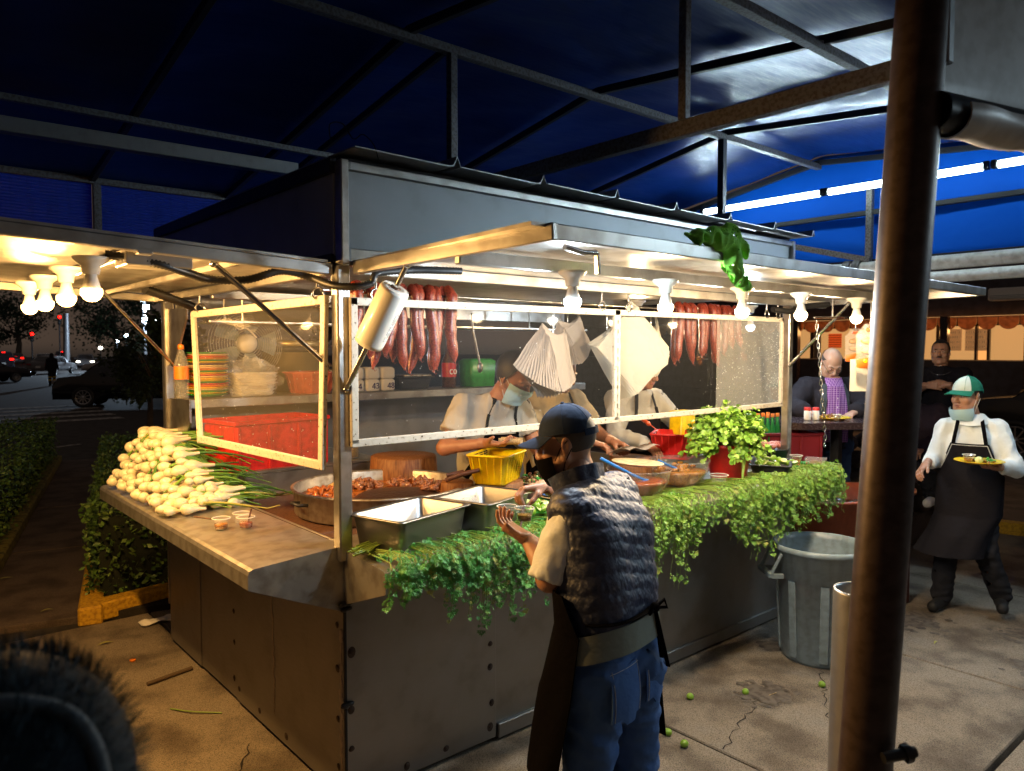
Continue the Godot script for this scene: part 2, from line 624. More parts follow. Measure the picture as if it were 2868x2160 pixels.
	mk("kerb_dull", rgbl(0.22, 0.19, 0.03), 0.85, 0.0, {"scale": 2.0, "world": true, "tex": T.dirt, "ntex": T.lump, "ns": 0.4})
	mk("soil", rgbl(0.02, 0.016, 0.012), 1.0, 0.0, {"scale": 4.0, "ntex": T.lump, "ns": 1.0})
	mk("leaf", rgbl(1, 1, 1), 0.42, 0.0, {"vc": true, "back": Color(0.35, 0.4, 0.1)})
	mk("hedge_leaf", rgbl(1, 1, 1), 0.5, 0.0, {"vc": true})
	mk("hedge_core", rgbl(0.008, 0.012, 0.005), 1.0)
	mk("bark", rgbl(0.09, 0.06, 0.035), 0.9, 0.0, {"scale": 8.0, "ntex": T.lump, "ns": 0.7})
	mk("dark_foliage", rgbl(1, 1, 1), 0.8, 0.0, {"vc": true})
	mk("stem", rgbl(0.2, 0.3, 0.05), 0.45, 0.0, {"back": Color(0.2, 0.25, 0.05)})
	mk("onion", rgbl(0.58, 0.54, 0.4), 0.24, 0.0, {"sss": 0.25, "coat": 0.35, "scale": 18.0, "ntex": T.fine, "ns": 0.08})
	mk("onion_green", rgbl(1, 1, 1), 0.35, 0.0, {"vc": true, "back": Color(0.2, 0.25, 0.05)})
	mk("sausage", rgbl(0.25, 0.045, 0.025), 0.34, 0.0, {"scale": 7.0, "tex": T.meat, "ntex": T.fine, "ns": 0.4, "coat": 0.3, "croug": 0.3})
	mk("meat", rgbl(0.36, 0.18, 0.085), 0.45, 0.0, {"scale": 9.0, "tex": T.meat, "ntex": T.lump, "ns": 0.6, "coat": 0.4})
	mk("meat_pale", rgbl(0.52, 0.3, 0.15), 0.45, 0.0, {"scale": 9.0, "tex": T.broth, "ntex": T.lump, "ns": 0.6, "coat": 0.4})
	mk("raw_meat", rgbl(0.6, 0.3, 0.27), 0.4, 0.0, {"scale": 9.0, "tex": T.meat, "coat": 0.4})
	mk("broth", rgbl(0.55, 0.36, 0.19), 0.14, 0.0, {"scale": 5.0, "tex": T.broth, "ntex": T.lump, "ns": 0.35})
	mk("griddle", rgbl(0.06, 0.03, 0.018), 0.3, 0.3, {"scale": 6.0, "ntex": T.lump, "ns": 0.4})
	mk("burnt", rgbl(0.11, 0.05, 0.025), 0.6, 0.2, {"scale": 4.0, "tex": T.rust})
	mk("wood", rgbl(0.3, 0.15, 0.055), 0.6, 0.0, {"scale": Vector3(9, 1.2, 9), "tex": T.wood})
	mk("wood_dark", rgbl(0.12, 0.05, 0.025), 0.5, 0.0, {"scale": 6.0, "tex": T.wood})
	mk("salsa_red", rgbl(0.3, 0.07, 0.012), 0.22, 0.0, {"scale": 14.0, "tex": T.meat, "coat": 0.4})
	mk("salsa_green", rgbl(0.42, 0.34, 0.03), 0.25, 0.0, {"scale": 10.0, "tex": T.broth, "coat": 0.4})
	mk("salsa_verde", rgbl(0.3, 0.36, 0.05), 0.3, 0.0, {"scale": 10.0, "tex": T.broth})
	mk("lime", rgbl(0.2, 0.36, 0.03), 0.3, 0.0, {"scale": 20.0, "ntex": T.fine, "ns": 0.3, "coat": 0.3})
	mk("lime_flesh", rgbl(0.55, 0.6, 0.25), 0.3, 0.0, {"sss": 0.2, "coat": 0.4})
	mk("tortilla", rgbl(0.62, 0.47, 0.26), 0.75, 0.0, {"scale": 8.0, "tex": T.rust})
	for cpair in [["red", 0.55, 0.02, 0.018], ["red_dark", 0.35, 0.01, 0.02], ["orange_red", 0.6, 0.09, 0.03], ["coral", 0.55, 0.15, 0.1], ["yellow", 0.75, 0.5, 0.0], ["green", 0.03, 0.28, 0.04], ["orange", 0.75, 0.2, 0.015], ["cream", 0.72, 0.6, 0.38], ["purple", 0.06, 0.03, 0.09], ["blue", 0.01, 0.16, 0.55], ["grey_can", 0.22, 0.28, 0.31], ["terracotta", 0.42, 0.1, 0.045]]:
		mk(cpair[0], rgbl(cpair[1], cpair[2], cpair[3]), 0.36, 0.0, {"scale": 2.5, "tex": T.grime, "ntex": T.fine, "ns": 0.06, "sss": 0.05})
	mk("foil", rgbl(0.75, 0.74, 0.72), 0.22, 0.9, {"scale": 5.0, "ntex": T.lump, "ns": 1.0})
	mk("film", rgbl(0.85, 0.86, 0.86), 0.12, 0.0, {"alpha": 0.16})
	mk("bag_roll", rgbl(0.7, 0.68, 0.62), 0.38, 0.0, {"scale": Vector3(1, 1, 1), "coat": 0.3, "sss": 0.1})
	mk("paper", rgbl(0.4, 0.37, 0.31), 0.85, 0.0, {"scale": 3.0, "ntex": T.lump, "ns": 0.15, "back": Color(0.12, 0.11, 0.08)})
	mk("paper_grey", rgbl(0.3, 0.26, 0.23), 0.85, 0.0, {"scale": 3.0, "ntex": T.lump, "ns": 0.15})
	mk("ink", rgbl(0.03, 0.02, 0.06), 0.7)
	mk("ink_grey", rgbl(0.3, 0.3, 0.32), 0.7)
	mk("brick_lava", rgbl(0.1, 0.075, 0.06), 0.95, 0.0, {"scale": 5.0, "tex": T.rust, "ntex": T.lump, "ns": 1.2})
	mk("wall_dark", rgbl(0.035, 0.03, 0.04), 0.6, 0.0, {"scale": 0.5, "world": true, "tex": T.grime})
	mk("wall_dim", rgbl(0.12, 0.1, 0.09), 0.8, 0.0, {"scale": 0.5, "world": true, "tex": T.grime})
	mk("table_dark", rgbl(0.035, 0.022, 0.025), 0.3, 0.0, {"scale": 3.0, "rtex": T.brush})
	mk("towel", rgbl(0.2, 0.6, 0.07), 0.9, 0.0, {"scale": 14.0, "ntex": T.lump, "ns": 1.2, "rim": 0.5})
	for s in [["skin", 0.4, 0.2, 0.12], ["skin_tan", 0.33, 0.15, 0.085], ["skin_light", 0.48, 0.28, 0.19]]:
		mk(s[0], rgbl(s[1], s[2], s[3]), 0.45, 0.0, {"sss": 0.12, "scale": 12.0, "ntex": T.fine, "ns": 0.12})
	for s in [["tee_white", 0.42, 0.4, 0.35], ["shirt_white", 0.76, 0.8, 0.8], ["shirt_cream", 0.45, 0.37, 0.24], ["navy_vest", 0.015, 0.024, 0.065], ["denim", 0.06, 0.13, 0.32], ["denim_dark", 0.03, 0.05, 0.1], ["apron_black", 0.004, 0.0036, 0.0045], ["apron_grey", 0.014, 0.013, 0.016], ["cap_navy", 0.02, 0.03, 0.055], ["cap_green", 0.02, 0.16, 0.1], ["cap_white", 0.55, 0.62, 0.56], ["jacket_dark", 0.022, 0.02, 0.026], ["shirt_black", 0.01, 0.009, 0.012], ["grey_knit", 0.2, 0.23, 0.2], ["sneaker", 0.6, 0.58, 0.56], ["trousers_dark", 0.02, 0.02, 0.024], ["purple_jacket", 0.03, 0.022, 0.035], ["fleece", 0.006, 0.011, 0.017], ["fleece_pile", 0.025, 0.045, 0.06], ["lining", 0.07, 0.085, 0.1]]:
		mk(s[0], rgbl(s[1], s[2], s[3]), 0.9, 0.0, {"scale": 5.0, "ntex": T.fold, "ns": 0.3, "spec": 0.25})
	M.apron_black.metallic_specular = 0.1
	M.apron_grey.metallic_specular = 0.15
	M.navy_vest.roughness = 0.52
	M.navy_vest.uv1_scale = Vector3(9, 5, 9)
	M.navy_vest.normal_scale = 0.7
	M.navy_vest.metallic_specular = 0.6
	mk("mask_blue", rgbl(0.36, 0.55, 0.62), 0.8, 0.0, {"scale": 10.0, "ntex": T.fold, "ns": 0.2})
	mk("hair", rgbl(0.012, 0.009, 0.008), 0.5, 0.0, {"scale": Vector3(30, 6, 30), "ntex": T.fine, "ns": 0.6})
	mk("hair_grey", rgbl(0.07, 0.055, 0.045), 0.6, 0.0, {"scale": Vector3(30, 6, 30), "ntex": T.fine, "ns": 0.6})
	mk("eye_white", rgbl(0.6, 0.58, 0.55), 0.2)
	mk("iris", rgbl(0.012, 0.007, 0.005), 0.15)
	mk("lip", rgbl(0.3, 0.1, 0.075), 0.45)
	mk("thread", rgbl(0.5, 0.5, 0.48), 0.8)
	mk("seam", rgbl(0.2, 0.16, 0.1), 0.8)
	# check print of the seated diner's shirt: white lines crossing on purple
	var im := Image.create(32, 32, false, Image.FORMAT_RGB8)
	im.fill(Color(0.42, 0.13, 0.55))
	for k in 4:
		im.fill_rect(Rect2i(k * 8, 0, 2, 32), Color(0.8, 0.66, 0.86))
		im.fill_rect(Rect2i(0, k * 8, 32, 2), Color(0.8, 0.66, 0.86))
	mk("check", rgbl(0.9, 0.9, 0.9), 0.8, 0.0, {"scale": 16.0, "tex": ImageTexture.create_from_image(im)})


func ground():
	var g := MB.new()
	g.box(Vector3(20, -0.11, -40), Vector3(360, 0.1, 360))
	setting("asphalt_ground", g, M.asphalt)
	# poured concrete slabs round the stall, with open joints between them
	var pv := Node3D.new()
	pv.name = "pavement"
	add_child(pv)
	tag(pv, "", "", "", "structure")
	var xs := [-6.0, 0.05, 1.54, 3.36, 5.18, 7.4]
	for i in 5:
		for zz in [[-3.0, 1.62], [1.634, 5.0]]:
			if i == 0 and zz[0] > 0:
				continue
			var z1: float = 5.0 if i == 0 else zz[1]
			var m := MB.new()
			m.box(Vector3((xs[i] + xs[i + 1]) * 0.5, -0.055, (zz[0] + z1) * 0.5), Vector3(xs[i + 1] - xs[i] - 0.014, 0.11, z1 - zz[0] - 0.014), Basis(), 0.006)
			part("slab", m, M.concrete, pv)
	var lot := MB.new()
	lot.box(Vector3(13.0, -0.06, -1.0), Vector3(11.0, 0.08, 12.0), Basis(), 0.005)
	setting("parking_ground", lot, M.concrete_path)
	# the narrow path between the hedges runs off at a slight angle
	var pb := Basis(UP, deg_to_rad(-13.5))
	var pth := Node3D.new()
	pth.name = "path"
	add_child(pth)
	tag(pth, "", "", "", "structure")
	for k in 4:
		var m := MB.new()
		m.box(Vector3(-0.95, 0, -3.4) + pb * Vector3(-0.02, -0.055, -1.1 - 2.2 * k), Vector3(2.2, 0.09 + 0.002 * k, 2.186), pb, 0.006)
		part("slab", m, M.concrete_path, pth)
	# broken rough patch at the foot of the stall's corner
	var r := MB.new()
	for k in 9:
		var c := Vector3(rnd(-0.75, -0.1), 0.0, rnd(-0.35, 0.35))
		var ph := rnd(0, 6)
		r.lathe([Vector2(0.11, -0.004), Vector2(0.09, 0.006), Vector2(0.05, 0.011), Vector2(0.0, 0.012)], 9, Transform3D(Basis(UP, ph) * Basis.from_scale(Vector3(rnd(0.7, 1.6), 1, rnd(0.6, 1.3))), c))
	setting("rough_concrete_patch", r, M.concrete_rough)
	var st := MB.new()
	for q in [[2.24, 0.58, 0.17, 120], [4.05, 0.62, 0.3, 90], [4.3, 1.25, 0.22, 60], [2.9, 0.25, 0.16, 40], [3.7, 1.55, 0.35, 50], [0.9, 0.55, 0.2, 30]]:
		for k in q[3]:
			var a := rnd(0, TAU)
			var d: float = q[2] * sqrt(rnd(0, 1)) * rnd(0.3, 1.2)
			var s = rnd(0.008, 0.05) * (1.3 - d / q[2] * 0.8)
			var cc := Vector3(q[0] + cos(a) * d, 0.0022 + k * 0.00002, q[1] + sin(a) * d)
			var n := 9
			for j in n:
				var r0 = s * (0.7 + 0.5 * absf(sin(j * 2.3 + k)))
				var r1 = s * (0.7 + 0.5 * absf(sin(((j + 1) % n) * 2.3 + k)))
				st.tri(cc, cc + Vector3(cos(TAU * j / n) * r0, 0, sin(TAU * j / n) * r0), cc + Vector3(cos(TAU * (j + 1) / n) * r1, 0, sin(TAU * (j + 1) / n) * r1), UP)
	setting("pavement_stains", st, M.stain)
	var ck := MB.new()
	for line in [[Vector3(0.5, 0.003, 0.42), Vector3(1.25, 0.003, 0.1), 0.007], [Vector3(1.56, 0.003, 0.75), Vector3(2.4, 0.003, 0.5), 0.003], [Vector3(2.2, 0.003, 0.95), Vector3(2.75, 0.003, 0.62), 0.004], [Vector3(-0.62, 0.003, 0.1), Vector3(-0.1, 0.003, -0.75), 0.005]]:
		var a: Vector3 = line[0]
		var b: Vector3 = line[1]
		var sd := (b - a).cross(UP).normalized()
		var p := a
		var w0: float = line[2]
		for k in 22:
			var q := a.lerp(b, (k + 1) / 22.0) + sd * rnd(-0.02, 0.02)
			var w: float = line[2] * rnd(0.3, 1.2)
			ck.quad(p - sd * w0, p + sd * w0, q + sd * w, q - sd * w, UP)
			p = q
			w0 = w
	setting("pavement_cracks", ck, M.crack)


func tarp_y(x: float, z: float) -> float:
	var y: float = 3.53 - (-0.6 - z) * 0.181 if z < -0.6 else 3.53 - 0.09 * (z + 0.6)
	return y


func canopy():
	var c := thing("canopy", "large blue tarpaulin canopy on a dark steel frame over the food stall", "canopy")
	var nz := FastNoiseLite.new()
	nz.frequency = 0.9
	nz.fractal_octaves = 3
	var raf := [-4.2, -2.6, -1.15, -0.2, 0.725, 2.13, 3.54, 4.95]
	var t := MB.new()
	t.sheet(func(u, v):
		var x := lerpf(-4.2, 4.97, u)
		var z := lerpf(-3.22, 3.6, v)
		var sag := 0.0
		for i in 7:
			if x >= raf[i] and x <= raf[i + 1]:
				var q: float = (x - raf[i]) / (raf[i + 1] - raf[i])
				sag = sin(q * PI) * 0.055
		sag *= (absf(sin((z + 0.6) * 1.9)) * 0.8 + 0.2) * clampf((z + 3.2) * 2.0, 0.0, 1.0)
		return Vector3(x, tarp_y(x, z) - 0.03 * clampf((-2.7 - z) * 2.0, 0.0, 1.0) + 0.045 + sag + nz.get_noise_2d(x * 1.3, z * 3.0) * 0.014 * clampf((z + 3.2) * 2.0, 0.0, 1.0), z), 130, 100)
	part("tarpaulin", t, M.tarp, c)
	for x in raf:
		var m := MB.new()
		m.bar(Vector3(x, 3.06, -3.2), Vector3(x, 3.51, -0.6), 0.035, 0.045)
		m.bar(Vector3(x, 3.51, -0.6), Vector3(x, tarp_y(x, 3.5) - 0.02, 3.5), 0.035, 0.045)
		part("rafter", m, M.dark_steel, c)
	var mid := MB.new()
	mid.bar(Vector3(0.99, 3.07, -3.2), Vector3(0.99, 3.5, -0.62), 0.03, 0.04)
	part("rafter", mid, M.dark_steel, c)
	for q in [[-0.6, 3.475, 0.05, "grey_beam"], [0.87, 3.345, 0.05, "grey_beam"], [-2.1, 3.215, 0.04, "grey_beam"], [-3.2, 3.05, 0.05, "grey_beam"], [3.4, 3.1, 0.05, "dark_steel"], [2.2, 3.22, 0.04, "dark_steel"]]:
		var m := MB.new()
		m.bar(Vector3(-4.2, q[1], q[0]), Vector3(4.97, q[1] + 0.001, q[0]), q[2], q[2] * 0.9)
		part("purlin", m, M[q[3]], c)
	var gd := MB.new()
	gd.bar(Vector3(-4.2, 2.885, -1.45), Vector3(0.46, 2.9, -1.38), 0.07, 0.07)
	part("girder", gd, M.galvanised, c)
	var zb := MB.new()
	zb.bar(Vector3(1.34, 2.85, -0.75), Vector3(1.30, 2.85, 3.4), 0.05, 0.07)
	part("tie_beam", zb, M.grey_beam, c)
	for q in [[Vector3(0.99, 2.66, -0.6), Vector3(0.99, 3.46, -0.6), "grey_beam", 0.045], [Vector3(1.305, 2.88, 0.68), Vector3(1.305, 3.44, 0.68), "grey_beam", 0.04], [Vector3(3.5, 2.6, -0.6), Vector3(3.5, 3.46, -0.6), "dark_steel", 0.05], [Vector3(4.95, 2.58, -0.14), Vector3(4.95, 3.25, -0.14), "grey_beam", 0.05]]:
		var m := MB.new()
		m.bar(q[0], q[1], q[3], q[3])
		part("post", m, M[q[2]], c)
	# corrugated blue sheets closing the back and the right end
	for w in 3:
		var x0: float = [-4.2, -2.2, -0.176][w]
		var x1: float = [-2.2, -0.176, 1.6][w]
		var m := MB.new()
		m.sheet(func(u, v): return Vector3(lerpf(x0 + 0.03, x1 - 0.03, u), lerpf(2.3, 3.03, v), -3.2 + 0.006 * sin(v * 220.0)), 2, 160)
		part("corrugated_panel", m, M.polycarbonate, c)
		var p := MB.new()
		p.bar(Vector3(x1, 2.3, -3.19), Vector3(x1, 3.03, -3.19), 0.05, 0.05)
		part("mullion", p, M.grey_beam, c)
	var ew := MB.new()
	ew.sheet(func(u, v): return Vector3(5.03 + 0.02 * sin(u * 9.0) + 0.03 * sin(v * 3.0) * sin(u * 17.0), lerpf(2.6, tarp_y(5, lerpf(-3.2, 3.6, u)) + 0.05, v), lerpf(-3.2, 3.6, u)), 60, 14, true)
	part("end_curtain", ew, M.curtain_blue, c)
	for q in [[Vector3(4.98, 2.6, -3.2), Vector3(4.98, 2.6, 3.6), 0.06, "dark_steel"], [Vector3(4.96, 3.02, -3.2), Vector3(4.96, 3.02, 3.6), 0.04, "dark_steel"]]:
		var m := MB.new()
		m.bar(q[0], q[1], q[2], q[2])
		part("rail", m, M[q[3]], c)
	var br := MB.new()
	br.bar(Vector3(4.94, 2.84, -0.95), Vector3(4.93, 2.62, -0.12), 0.04, 0.05)
	part("brace", br, M.grey_beam, c)
	# white pipes under the end curtain
	for q in [[2.555, 4.93, 0.055, -2.6, "white plastic drain pipe running under the blue end curtain, upper of the pair"], [2.44, 4.9, 0.045, -0.2, "white plastic drain pipe under the blue end curtain, lower of the pair"]]:
		var o := thing("drain_pipe", q[4], "pipe", Vector3(q[1], q[0], 0))
		var m := MB.new()
		m.tube([Vector3(0, 0, q[3]), Vector3(0, 0, 0.4), Vector3(0, 0.01, 3.5)], q[2], 14)
		part("pipe", m, M.pvc, o)
		if q[3] < -1:
			for zc in [-0.3, -0.22, -0.02, 0.06]:
				var f := MB.new()
				f.tube([Vector3(0, 0, zc - 0.03), Vector3(0, 0, zc + 0.03)], 0.075, 14)
				part("coupling", f, M.grey_beam, o)
	# brown pole in the foreground, leaning a little, with a cut pipe beside it and a rolled curtain above
	var A := Vector3(0.094, 0.0, 2.004)
	var B := Vector3(0.423, 3.2, 2.025)
	var o := thing("pole", "thick dark brown steel pole leaning slightly in the right foreground", "pole", A)
	var m := MB.new()
	m.tube([Vector3.ZERO, (B - A) * 0.5, B - A], 0.055, 32)
	part("tube", m, M.pole_paint, o)
	var bt := MB.new()
	bt.tube([Vector3(0.06, 1.02, 0.06), Vector3(0.12, 1.03, 0.1)], 0.012, 8)
	bt.tube([Vector3(0.1, 1.025, 0.085), Vector3(0.112, 1.028, 0.093)], 0.02, 6)
	part("bolt", bt, M.black_plastic, o)
	var gp := MB.new()
	gp.lathe([Vector2(0.07, 0), Vector2(0.073, 1.27), Vector2(0.072, 1.276), Vector2(0.067, 1.276), Vector2(0.065, 1.27), Vector2(0.06, 0.2), Vector2(0.0, 0.2)], 32, Transform3D(Basis(Vector3(0, 0, 1), -0.03), Vector3(0.405, 0, 1.889)))
	one("pipe_post", gp, M.galvanised, "galvanised open topped pipe standing close behind the dark brown pole", "pipe")
	var roll := thing("rolled_curtain", "off white plastic curtain rolled on a pipe at the top right corner", "curtain", Vector3(0.34, 2.40, 2.06))
	var dir := Vector3(0.93, 0.02, 0.2).normalized()
	var rp := MB.new()
	rp.tube([Vector3.ZERO, dir * 0.05, dir * 1.6], 0.043, 24, false)
	rp.tube([Vector3.ZERO, dir * 1.6], 0.036, 24, false)
	part("pipe", rp, M.black_plastic, roll)
	var sd := dir.cross(UP).normalized()
	var cs := MB.new()
	cs.slab(func(u, v):
		var l := lerpf(0.055, 1.6, u)
		if v < 0.5:
			var a = -2.2 + v * 2.0 * 3.6
			return dir * l + (UP * sin(a - 1.2) - sd * cos(a - 1.2)) * (0.05 + 0.004 * sin(u * 40.0 + v * 9.0))
		var w = (v - 0.5) * 2.0
		return dir * l + UP * lerpf(0.05, 0.75, w) - sd * (0.02 - 0.05 * w + 0.006 * sin(u * 14.0 + w * 5.0)), 40, 40, 0.004)
	part("sheet", cs, M.pvc, roll)
	var bk := MB.new()
	bk.bar(Vector3(0.02, 0.03, 0), Vector3(0.03, 0.16, 0.0), 0.02, 0.02)
	bk.bar(Vector3(0.045, 0.11, 0), Vector3(0.04, 0.8, 0.0), 0.035, 0.03)
	part("bracket", bk, M.galvanised, roll)



func stall():
	var s := thing("food_stall", "stainless steel street food stall with raised hoods, counters and roof box", "food stall")
	var L := 3.45
	var D := -2.32
	# plinth in shade, base panels and their screws
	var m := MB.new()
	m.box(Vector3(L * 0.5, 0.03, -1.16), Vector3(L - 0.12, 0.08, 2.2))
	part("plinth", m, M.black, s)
	var fx := [0.0, 0.8, 1.92, L]
	for i in 3:
		m = MB.new()
		var z := [0.0, -0.012, -0.006][i] as float
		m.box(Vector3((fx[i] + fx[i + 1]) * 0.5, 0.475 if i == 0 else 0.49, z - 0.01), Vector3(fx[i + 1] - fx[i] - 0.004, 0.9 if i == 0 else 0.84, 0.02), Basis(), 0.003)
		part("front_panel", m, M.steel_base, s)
	m = MB.new()
	m.box(Vector3(2.13, 0.05, -0.004), Vector3(2.64, 0.07, 0.024), Basis(), 0.004)
	part("kick_strip", m, M.steel_base, s)
	m = MB.new()
	m.box(Vector3(L - 0.02, 0.5, 0.012), Vector3(0.045, 0.95, 0.03), Basis(), 0.004)
	part("corner_trim", m, M.steel_base, s)
	var lz := [0.0, -1.2, -1.75, D]
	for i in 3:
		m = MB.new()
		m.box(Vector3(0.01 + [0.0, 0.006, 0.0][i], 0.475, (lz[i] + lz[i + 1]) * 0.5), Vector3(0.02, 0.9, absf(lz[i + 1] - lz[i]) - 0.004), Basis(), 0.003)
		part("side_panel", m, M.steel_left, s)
	m = MB.new()
	m.box(Vector3(1.72, 0.9, D - 0.01), Vector3(L, 1.3, 0.02))
	part("back_panel", m, M.steel_base, s)
	m = MB.new()
	m.box(Vector3(L - 0.01, 0.5, -1.16), Vector3(0.02, 0.95, 2.2))
	part("end_panel", m, M.steel_base, s)
	for q in [[0.031, 0.645], [0.027, 0.405], [0.027, 0.24], [0.503, 0.075], [0.77, 0.205], [0.76, 0.381], [0.761, 0.491], [0.76, 0.09], [0.294, 0.07]]:
		screw(s, Vector3(q[0], q[1], 0.001), Vector3(0, 0, 1))
	for q in [[0.333, -1.212], [0.499, -1.215], [0.136, -1.221], [0.1, -1.156], [0.082, -0.888], [0.749, -0.06], [0.567, -0.06], [0.353, -0.06], [0.15, -0.06], [0.075, -0.574]]:
		screw(s, Vector3(-0.001, q[0], q[1]), Vector3(-1, 0, 0))
	# old sealant smeared along the seams
	for q in [[Vector3(-0.001, 0.78, -0.72), Vector3(-0.001, 0.12, -0.7), 0.012], [Vector3(-0.001, 0.72, -0.03), Vector3(-0.001, 0.12, -0.03), 0.02]]:
		m = MB.new()
		var n := 26
		for k in n:
			var a: Vector3 = (q[0] as Vector3).lerp(q[1], float(k) / n)
			var w: float = q[2] * rnd(0.2, 1.0)
			m.ball(a + Vector3(0, 0, rnd(-0.008, 0.008)), Vector3(0.003, 0.018, w), 8, 5)
		part("sealant", m, M.sealant, s, "stuff")
	m = MB.new()
	m.bar(Vector3(0.0, 0.05, 0.004), Vector3(0.0, 0.84, 0.004), 0.012, 0.012)
	part("corner_seam", m, M.black, s)
	for q in [[0.84, "steel"], [0.44, "black"]]:
		m = MB.new()
		for k in 5:
			m.ball(Vector3(rnd(-0.02, 0.02), q[0] + rnd(-0.015, 0.015), 0.012), Vector3(0.02, 0.01, 0.012), 7, 5)
		part("latch", m, M.black_plastic, s)
	# counter tops
	m = MB.new()
	m.box(Vector3(L * 0.5, 1.025, -0.2), Vector3(L, 0.03, 0.42), Basis(), 0.004)
	m.box(Vector3(0.57, 1.0252, -1.37), Vector3(1.14, 0.03, 1.9), Basis(), 0.004)
	part("worktop", m, M.burnt, s)
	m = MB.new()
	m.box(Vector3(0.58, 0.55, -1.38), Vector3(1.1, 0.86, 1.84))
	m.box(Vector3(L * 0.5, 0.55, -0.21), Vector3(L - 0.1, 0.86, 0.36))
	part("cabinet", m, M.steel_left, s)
	m = MB.new()
	m.prism([Vector2(0, 1.088), Vector2(-0.372, 1.062), Vector2(-0.386, 1.055), Vector2(-0.392, 1.04), Vector2(-0.392, 0.985), Vector2(0, 0.815)], 0.0, 2.3, Transform3D(Basis.IDENTITY, Vector3(0, 0, -2.3)))
	part("left_counter", m, M.steel_top, s)
	m = MB.new()
	m.prism([Vector2(0, 1.07), Vector2(0.305, 1.052), Vector2(0.318, 1.045), Vector2(0.322, 1.03), Vector2(0.322, 0.965), Vector2(0, 0.845)], 0.0, L + 0.05, Transform3D(Basis(Vector3(0, 0, 1), Vector3(0, 1, 0), Vector3(-1, 0, 0)), Vector3(L + 0.05, 0, 0.0)))
	part("front_counter", m, M.steel_top, s)
	m = MB.new()
	m.box(Vector3(L * 0.5, 1.052, -0.11), Vector3(L - 0.07, 0.032, 0.2), Basis(), 0.004)
	part("counter_strip", m, M.steel_top, s)
	m = MB.new()
	m.box(Vector3(0.57, 1.10, -1.9), Vector3(1.14, 0.13, 0.8), Basis(), 0.006)
	part("ledge", m, M.steel, s)
	m = MB.new()
	m.box(Vector3(0.57, 1.173, -1.52), Vector3(1.14, 0.018, 0.05), Basis(), 0.004)
	part("ledge_rim", m, M.steel, s)
	m = MB.new()
	m.bar(Vector3(0.012, 1.089, -0.02), Vector3(0.012, 1.091, -1.4), 0.012, 0.006)
	part("counter_bead", m, M.steel, s)
	# posts
	for q in [[0.0, 0.0, 1.03, 2.215, 0.058], [L - 0.03, 0.0, 1.03, 2.22, 0.055], [0.0, -2.25, 0.9, 2.22, 0.06], [L - 0.03, -2.25, 0.9, 2.22, 0.055]]:
		m = MB.new()
		m.bar(Vector3(q[0], q[2], q[1]), Vector3(q[0], q[3], q[1]), q[4], q[4], 0.006)
		part("post", m, M.steel_v, s)
	m = MB.new()
	m.prism([Vector2(-2.22, 2.13), Vector2(-1.84, 2.12), Vector2(-1.86, 2.06), Vector2(-2.1, 1.78), Vector2(-2.22, 1.78)], 0, 0.012, Transform3D(Basis(Vector3(0, 0, 1), Vector3(0, 1, 0), Vector3(-1, 0, 0)), Vector3(0.0, 0, 0)))
	part("gusset", m, M.steel_v, s)
	m = MB.new()
	m.prism([Vector2(-2.28, 1.575), Vector2(-1.83, 1.585), Vector2(-1.83, 1.45), Vector2(-2.05, 1.2), Vector2(-2.28, 1.1)], 0, 0.012, Transform3D(Basis(Vector3(0, 0, 1), Vector3(0, 1, 0), Vector3(-1, 0, 0)), Vector3(0.0, 0, 0)))
	part("cheek_plate", m, M.steel_v, s)
	m = MB.new()
	m.box(Vector3(1.72, 1.57, -2.08), Vector3(L - 0.06, 0.028, 0.3), Basis(), 0.004)
	part("shelf", m, M.steel, s)
	m = MB.new()
	m.box(Vector3(1.72, 1.553, -1.928), Vector3(L - 0.06, 0.055, 0.012), Basis(), 0.003)
	part("shelf_edge", m, M.steel, s)
	m = MB.new()
	m.box(Vector3(1.72, 2.17, -2.25), Vector3(L - 0.1, 0.1, 0.04), Basis(), 0.004)
	m.box(Vector3(1.72, 2.19, -1.6), Vector3(L - 0.1, 0.05, 0.04), Basis(), 0.004)
	part("back_rail", m, M.steel, s)
	m = MB.new()
	m.box(Vector3(1.72, 2.245, -1.125), Vector3(L - 0.05, 0.012, 2.2))
	part("ceiling", m, M.steel, s)
	# roof box: framed fascia, side sheet, ribbed roof sheets
	for q in [[Vector3(0.0, 2.21, 0.018), Vector3(0.0, 2.622, 0.018), 0.056, "steel_v"], [Vector3(L - 0.03, 2.21, 0.018), Vector3(L - 0.03, 2.622, 0.018), 0.04, "steel_v"], [Vector3(0.029, 2.603, 0.016), Vector3(L - 0.05, 2.603, 0.016), 0.034, "steel"], [Vector3(0.029, 2.246, 0.016), Vector3(L - 0.05, 2.246, 0.016), 0.07, "steel"]]:
		m = MB.new()
		m.bar(q[0], q[1], 0.03 if q[3] == "steel" else q[2], q[2] if q[3] == "steel" else 0.034, 0.004)
		part("fascia_frame", m, M[q[3]], s)
	m = MB.new()
	m.box(Vector3(L * 0.5, 2.43, 0.006), Vector3(L - 0.05, 0.32, 0.016))
	part("fascia_panel", m, M.fascia, s)
	m = MB.new()
	m.box(Vector3(-0.012, 2.43, -1.19), Vector3(0.012, 0.36, 2.34), Basis(), 0.002)
	part("side_fascia", m, M.fascia, s)
	m = MB.new()
	m.box(Vector3(-0.022, 2.605, -1.19), Vector3(0.03, 0.06, 2.36), Basis(), 0.003)
	m.box(Vector3(-0.016, 2.235, -1.17), Vector3(0.03, 0.05, 2.3), Basis(), 0.003)
	part("side_frame", m, M.dark_steel, s)
